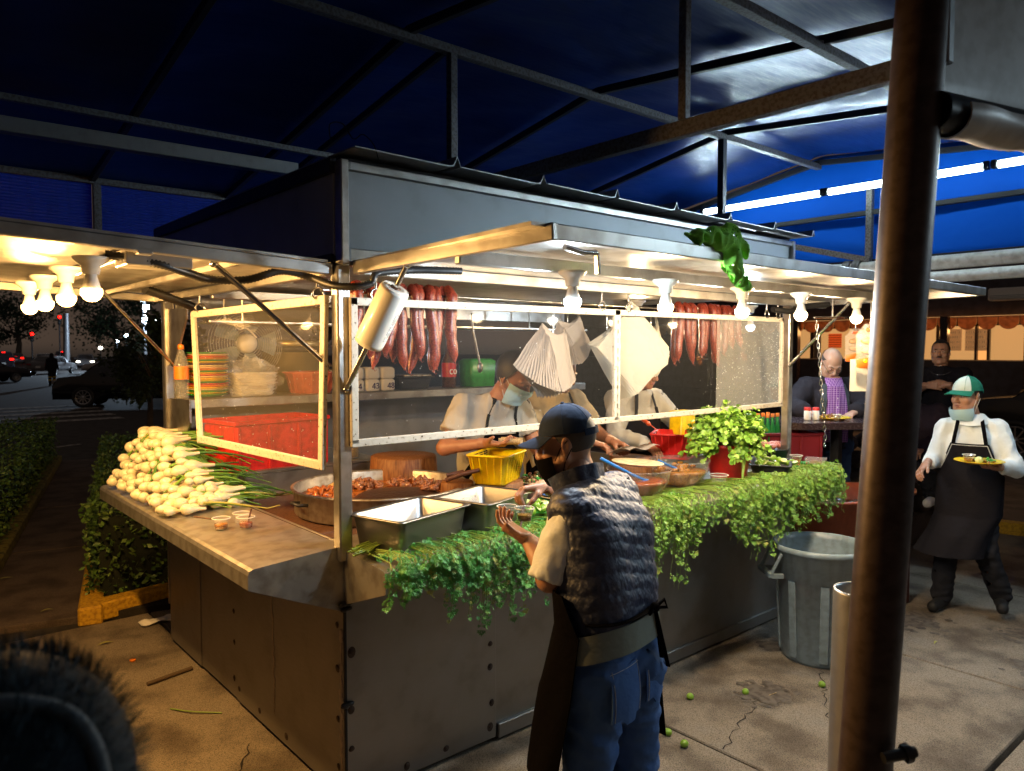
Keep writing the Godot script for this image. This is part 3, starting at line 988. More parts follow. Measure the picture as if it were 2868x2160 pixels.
	for k in 7:
		var x0 := 0.0 + k * 0.506
		m = MB.new()
		m.prism([Vector2(x0 + 0.002, 2.653), Vector2(x0 + 0.44, 2.646), Vector2(x0 + 0.47, 2.652), Vector2(x0 + 0.488, 2.69), Vector2(x0 + 0.505, 2.655), Vector2(x0 + 0.505, 2.658), Vector2(x0 + 0.488, 2.698), Vector2(x0 + 0.466, 2.657), Vector2(x0 + 0.44, 2.652), Vector2(x0 + 0.002, 2.658)], -2.45, rnd(0.115, 0.13))
		part("roof_sheet", m, M.galvanised, s)
	m = MB.new()
	m.box(Vector3(L * 0.5, 2.635, -1.18), Vector3(L - 0.02, 0.018, 2.34))
	part("roof_deck", m, M.dark_steel, s)
	# front awning, propped open
	var a := [[Vector3(0.13, 2.235, 1.06), Vector3(3.86, 2.238, 1.06), 0.035, 0.05, "steel"], [Vector3(0.05, 2.205, 0.03), Vector3(0.145, 2.235, 1.078), 0.03, 0.055, "steel"], [Vector3(3.84, 2.22, 0.03), Vector3(3.845, 2.235, 1.04), 0.03, 0.05, "steel"], [Vector3(0.10, 2.196, 0.64), Vector3(3.82, 2.2, 0.64), 0.03, 0.05, "steel"], [Vector3(0.05, 2.2, 0.05), Vector3(3.84, 2.2, 0.05), 0.03, 0.05, "steel"]]
	for q in a:
		m = MB.new()
		m.bar(q[0], q[1], q[2], q[3], 0.004)
		part("awning_bar", m, M[q[4]], s)
	m = MB.new()
	m.prism([Vector2(0.06, 2.226), Vector2(1.05, 2.25), Vector2(1.05, 2.262), Vector2(0.06, 2.24)], 0.07, 3.83, Transform3D(Basis(Vector3(0, 0, 1), Vector3(0, 1, 0), Vector3(-1, 0, 0)), Vector3(3.9, 0, 0)))
	part("awning_sheet", m, M.steel, s)
	m = MB.new()
	m.tube([Vector3(0.2, 2.195, 1.06), Vector3(0.28, 2.185, 1.062), Vector3(0.34, 2.19, 1.06)], 0.01, 8)
	m.bar(Vector3(0.345, 2.19, 1.06), Vector3(0.35, 2.12, 1.06), 0.02, 0.012)
	part("bolt_latch", m, M.chrome, s)
	# left awning
	for q in [[Vector3(-0.03, 2.196, -0.015), Vector3(-1.7, 2.272, -0.015), 0.03, 0.045], [Vector3(-0.03, 2.196, -2.33), Vector3(-1.7, 2.272, -2.33), 0.03, 0.045], [Vector3(-0.72, 2.215, 0.0), Vector3(-0.72, 2.2152, -2.32), 0.05, 0.035], [Vector3(-1.68, 2.27, 0.0), Vector3(-1.68, 2.2702, -2.32), 0.035, 0.05], [Vector3(-0.045, 2.19, -0.03), Vector3(-0.045, 2.1902, -2.32), 0.03, 0.04], [Vector3(-0.37, 2.205, -0.03), Vector3(-0.37, 2.2052, -2.32), 0.03, 0.03]]:
		m = MB.new()
		m.bar(q[0], q[1], q[2], q[3], 0.004)
		part("awning_bar", m, M.steel, s)
	m = MB.new()
	m.prism([Vector2(-0.05, 2.222), Vector2(-1.68, 2.293), Vector2(-1.68, 2.303), Vector2(-0.05, 2.232)], -2.31, -0.01)
	part("awning_sheet", m, M.steel, s)
	m = MB.new()
	m.box(Vector3(-0.66, 2.19, -0.12), Vector3(0.22, 0.05, 0.14), Basis(), 0.004)
	part("junction_box", m, M.steel, s)
	# props that hold the awnings up
	for q in [[Vector3(0.087, 2.196, 0.35), Vector3(0.0, 1.72, 0.036)], [Vector3(-0.45, 2.2, -0.128), Vector3(-0.03, 1.805, -0.03)], [Vector3(-0.5, 2.2, -1.68), Vector3(-0.03, 1.788, -2.05)], [Vector3(3.297, 2.186, 0.5), Vector3(3.40, 1.77, 0.03)]]:
		m = MB.new()
		m.tube([q[0], (q[0] as Vector3).lerp(q[1], 0.5), q[1]], 0.0105, 12)
		m.ball(q[0], Vector3(0.018, 0.018, 0.018), 10, 6)
		m.ball(q[1], Vector3(0.014, 0.014, 0.014), 10, 6)
		part("prop_rod", m, M.chrome, s)
	# ribbed black conduit
	var hp := curve([Vector3(-0.82, 2.2, -0.1), Vector3(-0.66, 2.175, -0.06), Vector3(-0.46, 2.14, -0.14), Vector3(-0.33, 2.145, -0.12), Vector3(-0.2, 2.185, -0.1), Vector3(-0.09, 2.165, -0.075), Vector3(-0.04, 2.13, 0.02), Vector3(0.02, 2.125, 0.09), Vector3(0.075, 2.14, 0.11), Vector3(0.1, 2.18, 0.12), Vector3(0.25, 2.2, 0.14), Vector3(0.45, 2.205, 0.2)], 230)
	var rr := []
	for k in hp.size():
		rr.append(0.0145 + (0.0022 if k % 2 == 0 else -0.0014))
	m = MB.new()
	m.tube(hp, rr, 10)
	one("cable_conduit", m, M.black_plastic, "black ribbed cable conduit sagging under the left awning to the corner post", "conduit")
	m = MB.new()
	hp = curve([Vector3(3.05, 2.14, 0.1), Vector3(3.2, 2.13, 0.13), Vector3(3.42, 2.17, 0.12), Vector3(3.6, 2.19, 0.2)], 90)
	rr = []
	for k in hp.size():
		rr.append(0.018 + (0.002 if k % 2 == 0 else -0.001))
	m.tube(hp, rr, 10)
	one("cable_conduit", m, M.black_plastic, "black cable conduit above the right end of the second window", "conduit")
	m = MB.new()
	hp = curve([Vector3(-0.3, 2.2, -1.6), Vector3(0.0, 2.12, -1.75), Vector3(0.12, 2.06, -1.9)], 60)
	rr = []
	for k in hp.size():
		rr.append(0.022 + (0.003 if k % 2 == 0 else -0.001))
	m.tube(hp, rr, 10)
	one("cable_conduit", m, M.black_plastic, "dark ribbed hose sloping down behind the left window's top edge", "conduit")
	# window frames hung on hooks
	window("hanging_window", "white framed hanging window in front of the sausages, wide one on the stall front", Vector3(0.03, 1.505, 0.045), Vector3(1.585, 1.505, 0.045), Vector3(1.585, 2.075, 0.045), Vector3(0.03, 2.07, 0.045), 0.032, 0)
	window("hanging_window", "steamed up white framed window at the right end of the stall front", Vector3(1.6, 1.505, 0.045), Vector3(3.26, 1.508, 0.045), Vector3(3.26, 2.078, 0.045), Vector3(1.6, 2.075, 0.045), 0.03, 2)
	window("hanging_window", "white framed window tilted outwards on the stall's left side above the onions", Vector3(-0.16, 1.425, -1.2), Vector3(-0.07, 1.416, -0.04), Vector3(-0.05, 2.077, -0.04), Vector3(-0.05, 2.072, -1.605), 0.036, 1)
	for q in [[Vector3(0.13, 2.22, 0.05), 2.08], [Vector3(1.47, 2.2, 0.05), 2.085], [Vector3(1.68, 2.2, 0.05), 2.085], [Vector3(3.06, 2.2, 0.05), 2.09], [Vector3(3.2, 2.2, 0.05), 2.09], [Vector3(-0.05, 2.2, -1.5), 2.085], [Vector3(-0.05, 2.2, -0.1), 2.085]]:
		m = MB.new()
		var p: Vector3 = q[0]
		m.tube([p, Vector3(p.x, q[1] + 0.045, p.z)], 0.006, 8)
		var ring := []
		for k in 18:
			ring.append(Vector3(p.x + cos(TAU * k / 18.0) * 0.024, q[1] + 0.02 + sin(TAU * k / 18.0) * 0.024, p.z + 0.003))
		m.tube(ring, 0.0045, 7, false, true)
		part("window_hook", m, M.chrome, s)


func curve(pts: Array, n: int) -> Array:
	var c := Curve3D.new()
	for i in pts.size():
		var t: Vector3 = (pts[mini(i + 1, pts.size() - 1)] - pts[maxi(i - 1, 0)]) / 6.0
		c.add_point(pts[i], -t, t)
	var out := []
	var l := c.get_baked_length()
	for k in n:
		out.append(c.sample_baked(l * k / (n - 1.0), true))
	return out


func screw(parent: Node, at: Vector3, n: Vector3):
	var B := Basis(Quaternion(UP, n))
	var m := MB.new()
	m.lathe([Vector2(0.011, 0), Vector2(0.011, 0.002), Vector2(0.007, 0.0045), Vector2(0, 0.005)], 10, Transform3D(B, at))
	m.lathe([Vector2(rnd(0.013, 0.019), 0.0002), Vector2(0, 0.0008)], 11, Transform3D(B.scaled_local(Vector3(1, 1, rnd(0.7, 1.3))), at + Vector3(0, -0.004, 0)))
	part("screw", m, M.rusty, parent)


func window(called: String, label: String, a: Vector3, b: Vector3, c: Vector3, d: Vector3, w: float, fog: int):
	var o := thing(called, label, "window", a)
	b -= a; c -= a; d -= a
	a = Vector3.ZERO
	var n := (b - a).cross(d - a).normalized()
	for e in [[a, b], [d, c], [a, d], [b, c]]:
		var m := MB.new()
		var dr: Vector3 = (e[1] - e[0]).normalized()
		m.bar(e[0] - dr * w * 0.498, e[1] + dr * w * 0.498, 0.02 if absf(dr.y) < 0.5 else w, w if absf(dr.y) < 0.5 else 0.02, 0.003, UP if absf(dr.y) < 0.5 else n)
		part("frame_bar", m, M.white_frame, o)
	var g := MB.new()
	g.sg(-1)
	g.quad(a, b, c, d, n)
	part("pane", g, M.glass, o)
	if fog > 0:
		var f := MB.new()
		f.sg(-1)
		var x0 := 0.55 if fog == 2 else 0.0
		var q0 := a.lerp(b, x0) - n * 0.003
		var q3 := d.lerp(c, x0) - n * 0.003
		f.quad(q0, b - n * 0.003, c - n * 0.003, q3, n)
		part("film", f, M.steam_film if fog == 2 else M.grease_film, o)
	var dm := MB.new()
	for k in [60, 150, 420][fog]:
		var u := rnd(0.02, 0.98) if fog < 2 else 1.0 - 0.6 * rnd(0, 1) * rnd(0, 1)
		var v := pow(rnd(0.0, 0.95), 1.4 if fog < 2 else 1.0)
		var p := a.lerp(b, u).lerp(d.lerp(c, u), v) + n * 0.002
		var r := rnd(0.0008, 0.0022)
		dm.ball(p, Vector3(r, r * rnd(1, 1.6), 0.001), 5, 3)
	part("droplets", dm, M.droplet, o, "stuff")


func bulb(label: String, at: Vector3, col: Color, e: float, group: String, plate := 0.115):
	var o := thing("light_bulb", label, "light bulb", at, 0.0, group)
	var m := MB.new()
	m.lathe([Vector2(0.0, plate), Vector2(0.056, plate), Vector2(0.056, plate - 0.008), Vector2(0.048, plate - 0.016), Vector2(0.03, plate - 0.03), Vector2(0.026, plate - 0.058), Vector2(0.0, plate - 0.058)], 24)
	part("socket", m, M.porcelain, o)
	m = MB.new()
	m.lathe([Vector2(0.0, 0.058), Vector2(0.017, 0.058), Vector2(0.022, 0.035), Vector2(0.0295, 0.01), Vector2(0.029, 0.009), Vector2(0.0, 0.009)], 20)
	part("bulb_neck", m, M.white_plastic, o)
	var g := MB.new()
	g.lathe([Vector2(0.0, -0.035), Vector2(0.014, -0.033), Vector2(0.025, -0.025), Vector2(0.033, -0.011), Vector2(0.0345, 0.0), Vector2(0.033, 0.0088), Vector2(0.0, 0.0088)], 20)
	var key := "bulb_%.2f" % col.b
	if not M.has(key):
		mk(key, rgbl(0.8, 0.8, 0.8), 0.3, 0.0, {"emit": col, "ee": 9.0})
	part("bulb_glow", g, M[key], o)
	var l := lamp("bulb_lamp", Vector3(0, -0.008, 0), col, e, 0.02)
	o.add_child(l, true)


func lamps():
	var warm := Color(1.0, 0.76, 0.44)
	var mid := Color(1.0, 0.86, 0.66)
	var cool := Color(0.88, 0.95, 1.0)
	var fx := [0.599, 1.163, 1.748, 2.30, 2.934]
	var nth := ["nearest the plastic roll, cool white", "second from the left, warm rimmed", "third, below the green cloth", "fourth, above the fogged window", "last, beside the bread bag"]
	for i in 5:
		bulb("lit bulb under the front awning, " + nth[i], Vector3(fx[i], 2.062, 0.7), [cool, mid, cool.lerp(mid, 0.5), mid, mid][i], 0.66, "bulbs under the front awning")
	var lz := [-1.352, -0.969, -0.53, -0.118]
	var nl := ["farthest from the corner post", "second farthest from the corner post", "second nearest the corner post", "nearest the corner post"]
	for i in 4:
		bulb("lit warm bulb under the left awning, " + nl[i], Vector3(-0.86, 2.074, lz[i]), warm, 0.95, "bulbs under the left awning")
	bulb("lit bulb inside the stall behind the fogged window", Vector3(2.9, 2.05, -0.9), mid, 0.5, "bulbs inside the stall", 0.19)
	bulb("lit cool bulb beyond the stall's right end post", Vector3(3.95, 2.06, -0.62), cool, 0.5, "bulbs at the right end of the stall", 0.17)
	# fluorescent tubes in a row along the blue end curtain
	var zs := [-1.62, -0.4, 0.84, 2.08, 3.32, 4.56]
	for i in 6:
		var o := thing("tube_light", ["fluorescent tube half hidden by the stall's roof", "fluorescent tube crossing behind the brown pole", "fluorescent tube at the right edge, right of the brown pole", "fluorescent tube beyond the right edge of the view, third from the bin", "fluorescent tube beyond the right edge of the view, fourth from the bin", "fluorescent tube beyond the right edge of the view, last of the row"][i], "tube light", Vector3(4.7, 3.19, zs[i] + 0.6), 0.0, "fluorescent tubes along the end curtain")
		var m := MB.new()
		m.tube([Vector3(0, 0, -0.57), Vector3(0, 0, 0.57)], 0.027, 14)
		part("tube_glow", m, mk("tube_glow", rgbl(0.9, 0.9, 0.9), 0.3, 0.0, {"emit": Color(0.9, 1.0, 0.97), "ee": 9.0}) if not M.has("tube_glow") else M.tube_glow, o)
		for e in [-1, 1]:
			var c := MB.new()
			c.box(Vector3(0, 0.005, e * 0.595), Vector3(0.05, 0.06, 0.04), Basis(), 0.006)
			part("lamp_holder", c, M.black_plastic, o)
		for sgn in [-1, 1]:
			var al := AreaLight3D.new()
			al.name = "tube_lamp"
			al.area_size = Vector2(0.03, 1.14)
			al.light_color = Color(0.82, 0.93, 1.0)
			al.light_energy = 7.6 if sgn < 0 else 1.6
			al.area_range = 40.0
			al.area_attenuation = 2.0
			al.shadow_enabled = true
			o.add_child(al, true)
			al.transform = Transform3D(Basis.looking_at(Vector3(sgn * 0.9, -0.75 if sgn < 0 else -0.25, 0.0001), Vector3(0, 0, 1)), Vector3(sgn * 0.02, -0.006, 0))



func leaf_cloud(o: Node3D, called: String, count: int, place: Callable, size: float, cols: Array, material: Material) -> void:
	var m := MB.new()
	m.sg(-1)
	m.tri(Vector3(0, 0, 0), Vector3(-0.32, 0.06, 0.5), Vector3(0, 0.0, 1.0))
	m.tri(Vector3(0, 0, 0), Vector3(0, 0.0, 1.0), Vector3(0.32, 0.06, 0.5))
	var mm := MultiMesh.new()
	mm.transform_format = MultiMesh.TRANSFORM_3D
	mm.use_colors = true
	mm.mesh = m.mesh()
	mm.instance_count = count
	for i in count:
		var s := size * rnd(0.6, 1.3)
		var B := Basis(Vector3(rnd(-1, 1), rnd(-1, 1), rnd(-1, 1)).normalized(), rnd(0, TAU)).scaled(Vector3(s, s, s))
		mm.set_instance_transform(i, Transform3D(B, place.call()))
		var c: Color = cols[rng.randi() % cols.size()]
		var k := rnd(0.6, 1.35)
		mm.set_instance_color(i, Color(c.r * k, c.g * k, c.b * k))
	var mi := MultiMeshInstance3D.new()
	mi.name = called
	mi.multimesh = mm
	mi.material_override = material
	mi.set_meta("kind", "stuff")
	o.add_child(mi, true)


func hedge(label: String, at: Vector3, B: Basis, size: Vector3, count: int):
	var o := thing("hedge", label, "hedge", at)
	var m := MB.new()
	m.box(Vector3(0, size.y * 0.52, 0), size * Vector3(0.86, 0.8, 0.98), B)
	part("core", m, M.hedge_core, o)
	leaf_cloud(o, "foliage", count, func():
		var f := rng.randi() % 8
		var p := Vector3(rnd(-0.5, 0.5), rnd(0.08, 1.0), rnd(-0.5, 0.5))
		if f < 3: p.y = 1.0 - absf(rng.randfn(0.0, 0.05))
		elif f < 7: p.x = (0.5 if f % 2 else -0.5) * (1.0 - absf(rng.randfn(0.0, 0.1)))
		else: p.z = 0.5 - absf(rng.randfn(0.0, 0.02))
		return B * (p * size) + rv(0.03), 0.045, [Color(0.06, 0.13, 0.022), Color(0.09, 0.17, 0.03), Color(0.045, 0.1, 0.02), Color(0.12, 0.2, 0.04)], M.hedge_leaf)
	var br := MB.new()
	for k in 14:
		var p := B * Vector3(rnd(-0.35, 0.35) * size.x, 0.0, size.z * rnd(0.36, 0.47))
		var q := p + Vector3(rnd(-0.12, 0.12), size.y * rnd(0.4, 0.75), rnd(-0.05, 0.08))
		br.tube([p, p.lerp(q, 0.5) + rv(0.03), q], [0.008, 0.006, 0.003], 5)
	part("branches", br, M.bark, o)


func garden():
	var pb := Basis(UP, deg_to_rad(-13.5))
	var d := pb * Vector3(0, 0, -1)
	var rt := pb * Vector3(1, 0, 0)
	# yellow kerbs round the planter
	var k := MB.new()
	var kc := Vector3(-0.40, 0, -3.0)
	k.box(kc + d * 2.6 + rt * 0.075 + Vector3(0, 0.06, 0), Vector3(0.15, 0.13, 5.2), pb, 0.012)
	one("kerb", k, M.yellow_kerb, "yellow painted kerb between the path and the planter hedge", "kerb")
	k = MB.new()
	var fd := Vector3(0.985, 0, -0.17).normalized()
	k.box(kc + fd * 0.55 + Vector3(0.02, 0.0605, -0.07), Vector3(1.05, 0.13, 0.14), Basis(fd, UP, fd.cross(UP)), 0.012)
	one("kerb", k, M.yellow_kerb, "bright yellow kerb across the near end of the planter beside the stall", "kerb")
	k = MB.new()
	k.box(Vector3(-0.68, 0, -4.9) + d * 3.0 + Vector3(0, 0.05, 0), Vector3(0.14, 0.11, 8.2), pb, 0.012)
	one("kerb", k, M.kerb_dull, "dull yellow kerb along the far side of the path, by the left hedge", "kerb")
	var so := MB.new()
	so.box(kc + d * 3.0 + rt * 1.0 + Vector3(0, 0.0, 0), Vector3(1.7, 0.09, 5.8), pb)
	so.box(Vector3(-0.68, 0, -4.9) + d * 3.0 - rt * 0.75, Vector3(1.35, 0.08, 8.2), pb)
	setting("planter_soil", so, M.soil)
	hedge("trimmed hedge in the yellow kerbed planter behind the stall's left end", kc + d * 3.1 + rt * 0.62, pb, Vector3(1.15, 0.72, 5.6), 14000)
	hedge("long trimmed hedge on the left of the path", Vector3(-0.68, 0, -4.9) + d * 3.2 - rt * 0.62, pb, Vector3(1.25, 0.74, 7.8), 14000)
	# low weeds beside the planter, next to the stall
	var w := thing("ground_plant", "low leafy weeds in the planter soil beside the stall", "plant", Vector3(0.25, 0.04, -3.6))
	leaf_cloud(w, "foliage", 260, func(): return Vector3(rnd(-0.35, 0.35), rnd(0.01, 0.09), rnd(-0.4, 0.4)), 0.05, [Color(0.05, 0.09, 0.04), Color(0.03, 0.06, 0.03)], M.hedge_leaf)
	# dark tree and bushes close behind the stall
	tree("dark leafy tree right behind the stall's back left post", Vector3(2.25, 0, -10.0), 2.5, 0.55, 2600)
	tree("dark bushy tree beyond the hedge, left of the stall's back post", Vector3(3.15, 0, -14.5), 2.4, 0.75, 2200)


func tree(label: String, at: Vector3, h: float, r: float, n: int):
	var o := thing("tree", label, "tree", at, 0.0, "trees in the dark")
	var m := MB.new()
	m.tube([Vector3.ZERO, Vector3(0.05 * r, h * 0.3, 0), Vector3(0, h * 0.55, 0.04 * r), Vector3(0.04, h * 0.85, 0)], [0.07 * r + 0.02, 0.055 * r + 0.015, 0.04 * r, 0.015], 8)
	for k in 7:
		var a := rnd(0, TAU)
		var b := Vector3(0, h * rnd(0.35, 0.6), 0)
		m.tube([b, b + Vector3(cos(a) * r * 0.4, h * 0.12, sin(a) * r * 0.4), b + Vector3(cos(a) * r * 0.8, h * 0.3, sin(a) * r * 0.8)], [0.03 * r, 0.02 * r, 0.006], 6)
	part("trunk", m, M.bark, o)
	var cl := []
	for k in 16:
		cl.append([Vector3(rnd(-1, 1) * r * 0.75, h * rnd(0.42, 0.95), rnd(-1, 1) * r * 0.75), r * rnd(0.25, 0.5)])
	leaf_cloud(o, "crown", n, func():
		var c: Array = cl[rng.randi() % cl.size()]
		return (c[0] as Vector3) + Vector3(rng.randfn(0, 0.5), rng.randfn(0, 0.4), rng.randfn(0, 0.5)) * (c[1] as float), (0.1 if r < 1.5 else 0.075 * r), [Color(0.02, 0.035, 0.012), Color(0.03, 0.05, 0.015), Color(0.012, 0.02, 0.008)], M.dark_foliage)


# a car body swept from a side outline, narrowing towards the roof; front towards -z before turning
func car(label: String, at: Vector3, turn: float, paint: Material, tail: bool, head: bool, van := false):
	var o := thing("parked_car" if not (tail or head) else "car", label, "car", at, turn)
	var prof: Array
	if van:
		prof = [[-2.35, 0.35, 0.8], [-2.38, 0.75, 0.95], [-2.2, 1.0, 1.05], [-1.5, 1.08, 1.12], [-0.85, 1.62, 1.68], [-0.4, 1.74, 1.76], [1.6, 1.74, 1.76], [2.15, 1.6, 1.65], [2.35, 1.0, 1.1], [2.38, 0.4, 0.9]]
	else:
		prof = [[-2.15, 0.32, 0.6], [-2.2, 0.55, 0.7], [-2.0, 0.78, 0.8], [-1.0, 0.92, 0.95], [-0.3, 1.36, 1.4], [0.2, 1.45, 1.46], [0.9, 1.42, 1.44], [1.6, 1.0, 1.05], [2.1, 0.95, 1.0], [2.2, 0.6, 0.8], [2.15, 0.35, 0.7]]
	var belt := 1.08 if van else 0.93
	var m := MB.new()
	m.sg(0)
	var n := prof.size()
	var sec := func(i: int, j: int) -> Vector3:
		var z: float = prof[i][0]
		var top: float = prof[i][1]
		var w := 0.86 if i > 0 and i < n - 1 else 0.78
		var lo := 0.28
		var mid := minf(top, belt)
		var tw := w if top <= belt else w - (top - belt) * 0.33
		match j:
			0: return Vector3(-w + 0.05, lo, z)
			1: return Vector3(-w, lerpf(lo, mid, 0.45), z)
			2: return Vector3(-w + 0.03, mid, z)
			3: return Vector3(-tw + 0.02, top - 0.015, z)
			4: return Vector3(-tw + 0.15, top, z)
			5: return Vector3(tw - 0.15, top, z)
			6: return Vector3(tw - 0.02, top - 0.015, z)
			7: return Vector3(w - 0.03, mid, z)
			8: return Vector3(w, lerpf(lo, mid, 0.45), z)
			_: return Vector3(w - 0.05, lo, z)
	for i in n - 1:
		for j in 9:
			var a: Vector3 = sec.call(i, j)
			var b: Vector3 = sec.call(i, j + 1)
			var c: Vector3 = sec.call(i + 1, j + 1)
			var dd: Vector3 = sec.call(i + 1, j)
			m.quad(a, b, c, dd, (a + b + c + dd) * 0.25 - Vector3(0, 0.6, (a.z + c.z) * 0.42))
		m.quad(sec.call(i, 0), sec.call(i, 9), sec.call(i + 1, 9), sec.call(i + 1, 0), Vector3.DOWN)
	for e in [0, n - 1]:
		for j in range(1, 8):
			m.tri(sec.call(e, 0), sec.call(e, j), sec.call(e, j + 1), Vector3(0, 0, -1 if e == 0 else 1))
		m.tri(sec.call(e, 0), sec.call(e, 8), sec.call(e, 9), Vector3(0, 0, -1 if e == 0 else 1))
	part("body", m, paint, o)
	# side windows, windscreen and rear window stand just proud of the body
	var z0 := -0.75 if van else -0.55
	var z1 := 2.0 if van else 1.15
	var ht := 1.62 if van else 1.34
	for s in [-1, 1]:
		for k in 2:
			var za := lerpf(z0, z1, k * 0.52 + 0.02)
			var zb := lerpf(z0, z1, k * 0.52 + 0.46)
			var w := MB.new()
			w.sg(-1)
			var wx := func(y: float) -> float: return s * (0.868 - maxf(y - belt, 0.0) * 0.33 - (0.005 if y > belt else 0.02))
			var lift := 0.3 if k == 0 else 0.0
			w.quad(Vector3(wx.call(belt + 0.03), belt + 0.03, za), Vector3(wx.call(ht), ht, za + lift), Vector3(wx.call(ht), ht, zb - (0.2 if k == 1 and not van else 0.0)), Vector3(wx.call(belt + 0.03), belt + 0.03, zb), Vector3(s, 0.2, 0))
			part("side_window", w, M.car_glass, o)
	var ws := MB.new()
	ws.sg(-1)
	if van:
		ws.quad(Vector3(-0.7, 1.16, -1.47), Vector3(0.7, 1.16, -1.47), Vector3(0.6, 1.62, -0.87), Vector3(-0.6, 1.62, -0.87), Vector3(0, 1, -1))
		ws.quad(Vector3(-0.65, 1.12, 2.33), Vector3(0.65, 1.12, 2.33), Vector3(0.58, 1.56, 2.2), Vector3(-0.58, 1.56, 2.2), Vector3(0, 0.3, 1))
	else:
		ws.quad(Vector3(-0.68, 0.98, -0.97), Vector3(0.68, 0.98, -0.97), Vector3(0.58, 1.36, -0.36), Vector3(-0.58, 1.36, -0.36), Vector3(0, 1, -1))
		ws.quad(Vector3(-0.66, 1.06, 1.59), Vector3(0.66, 1.06, 1.59), Vector3(0.58, 1.4, 0.99), Vector3(-0.58, 1.4, 0.99), Vector3(0, 1, 1))
	part("windscreen", ws, M.car_glass, o)
	for s in [-1, 1]:
		for z in ([-1.45, 1.4] if van else [-1.35, 1.3]):
			var r := 0.35 if van else 0.31
			var X := Transform3D(Basis(Vector3(0, 0, 1), -PI / 2 * s), Vector3(s * 0.68, r, z))
			var t := MB.new()
			t.lathe([Vector2(0.0, 0.0), Vector2(r - 0.03, 0.0), Vector2(r, 0.03), Vector2(r, 0.17), Vector2(r - 0.03, 0.2), Vector2(r * 0.7, 0.2), Vector2(r * 0.68, 0.16), Vector2(0.0, 0.16)], 28, X)
			var wh := part("wheel", t, M.black_plastic, o)
			var rm := MB.new()
			rm.lathe([Vector2(r * 0.66, 0.165), Vector2(r * 0.7, 0.195), Vector2(r * 0.66, 0.2), Vector2(r * 0.6, 0.18)], 28, X)
			for q in 10:
				var an := TAU * q / 10.0
				rm.bar(X * Vector3(cos(an) * 0.03, 0.185, sin(an) * 0.03), X * Vector3(cos(an) * r * 0.66, 0.19, sin(an) * r * 0.66), 0.03, 0.018, 0.0, X.basis.y)
			rm.lathe([Vector2(0.05, 0.18), Vector2(0.045, 0.2), Vector2(0.0, 0.205)], 12, X)
			part("rim", rm, M.chrome, wh)
		var tl := MB.new()
		tl.box(Vector3(s * 0.66, 0.8 if not van else 1.0, prof[n - 2][0] + 0.01), Vector3(0.3, 0.13, 0.06), Basis(), 0.01)
		part("taillight", tl, M.tail_on if tail else M.red_dark, o)
		var hl := MB.new()
		hl.box(Vector3(s * 0.64, 0.66 if not van else 0.85, prof[1][0] + 0.02), Vector3(0.34, 0.13, 0.08), Basis(), 0.01)
		part("headlight", hl, M.head_on if head else M.lens_off, o)
		var mi := MB.new()
		mi.ball(Vector3(s * 0.98, belt + 0.06, z0 - 0.1), Vector3(0.1, 0.07, 0.06), 10, 6)
		part("mirror", mi, paint, o)
	if tail:
		var b := MB.new()
		b.box(Vector3(0, 1.36 if not van else 1.66, 1.0 if not van else 2.1), Vector3(0.3, 0.03, 0.03))
		part("brake_light", b, M.tail_on, o)
	var np := MB.new()
	np.box(Vector3(0, 0.6, prof[n - 1][0] + 0.045), Vector3(0.36, 0.15, 0.015), Basis(), 0.003)
	part("number_plate", np, M.white_plastic, o)
	return o


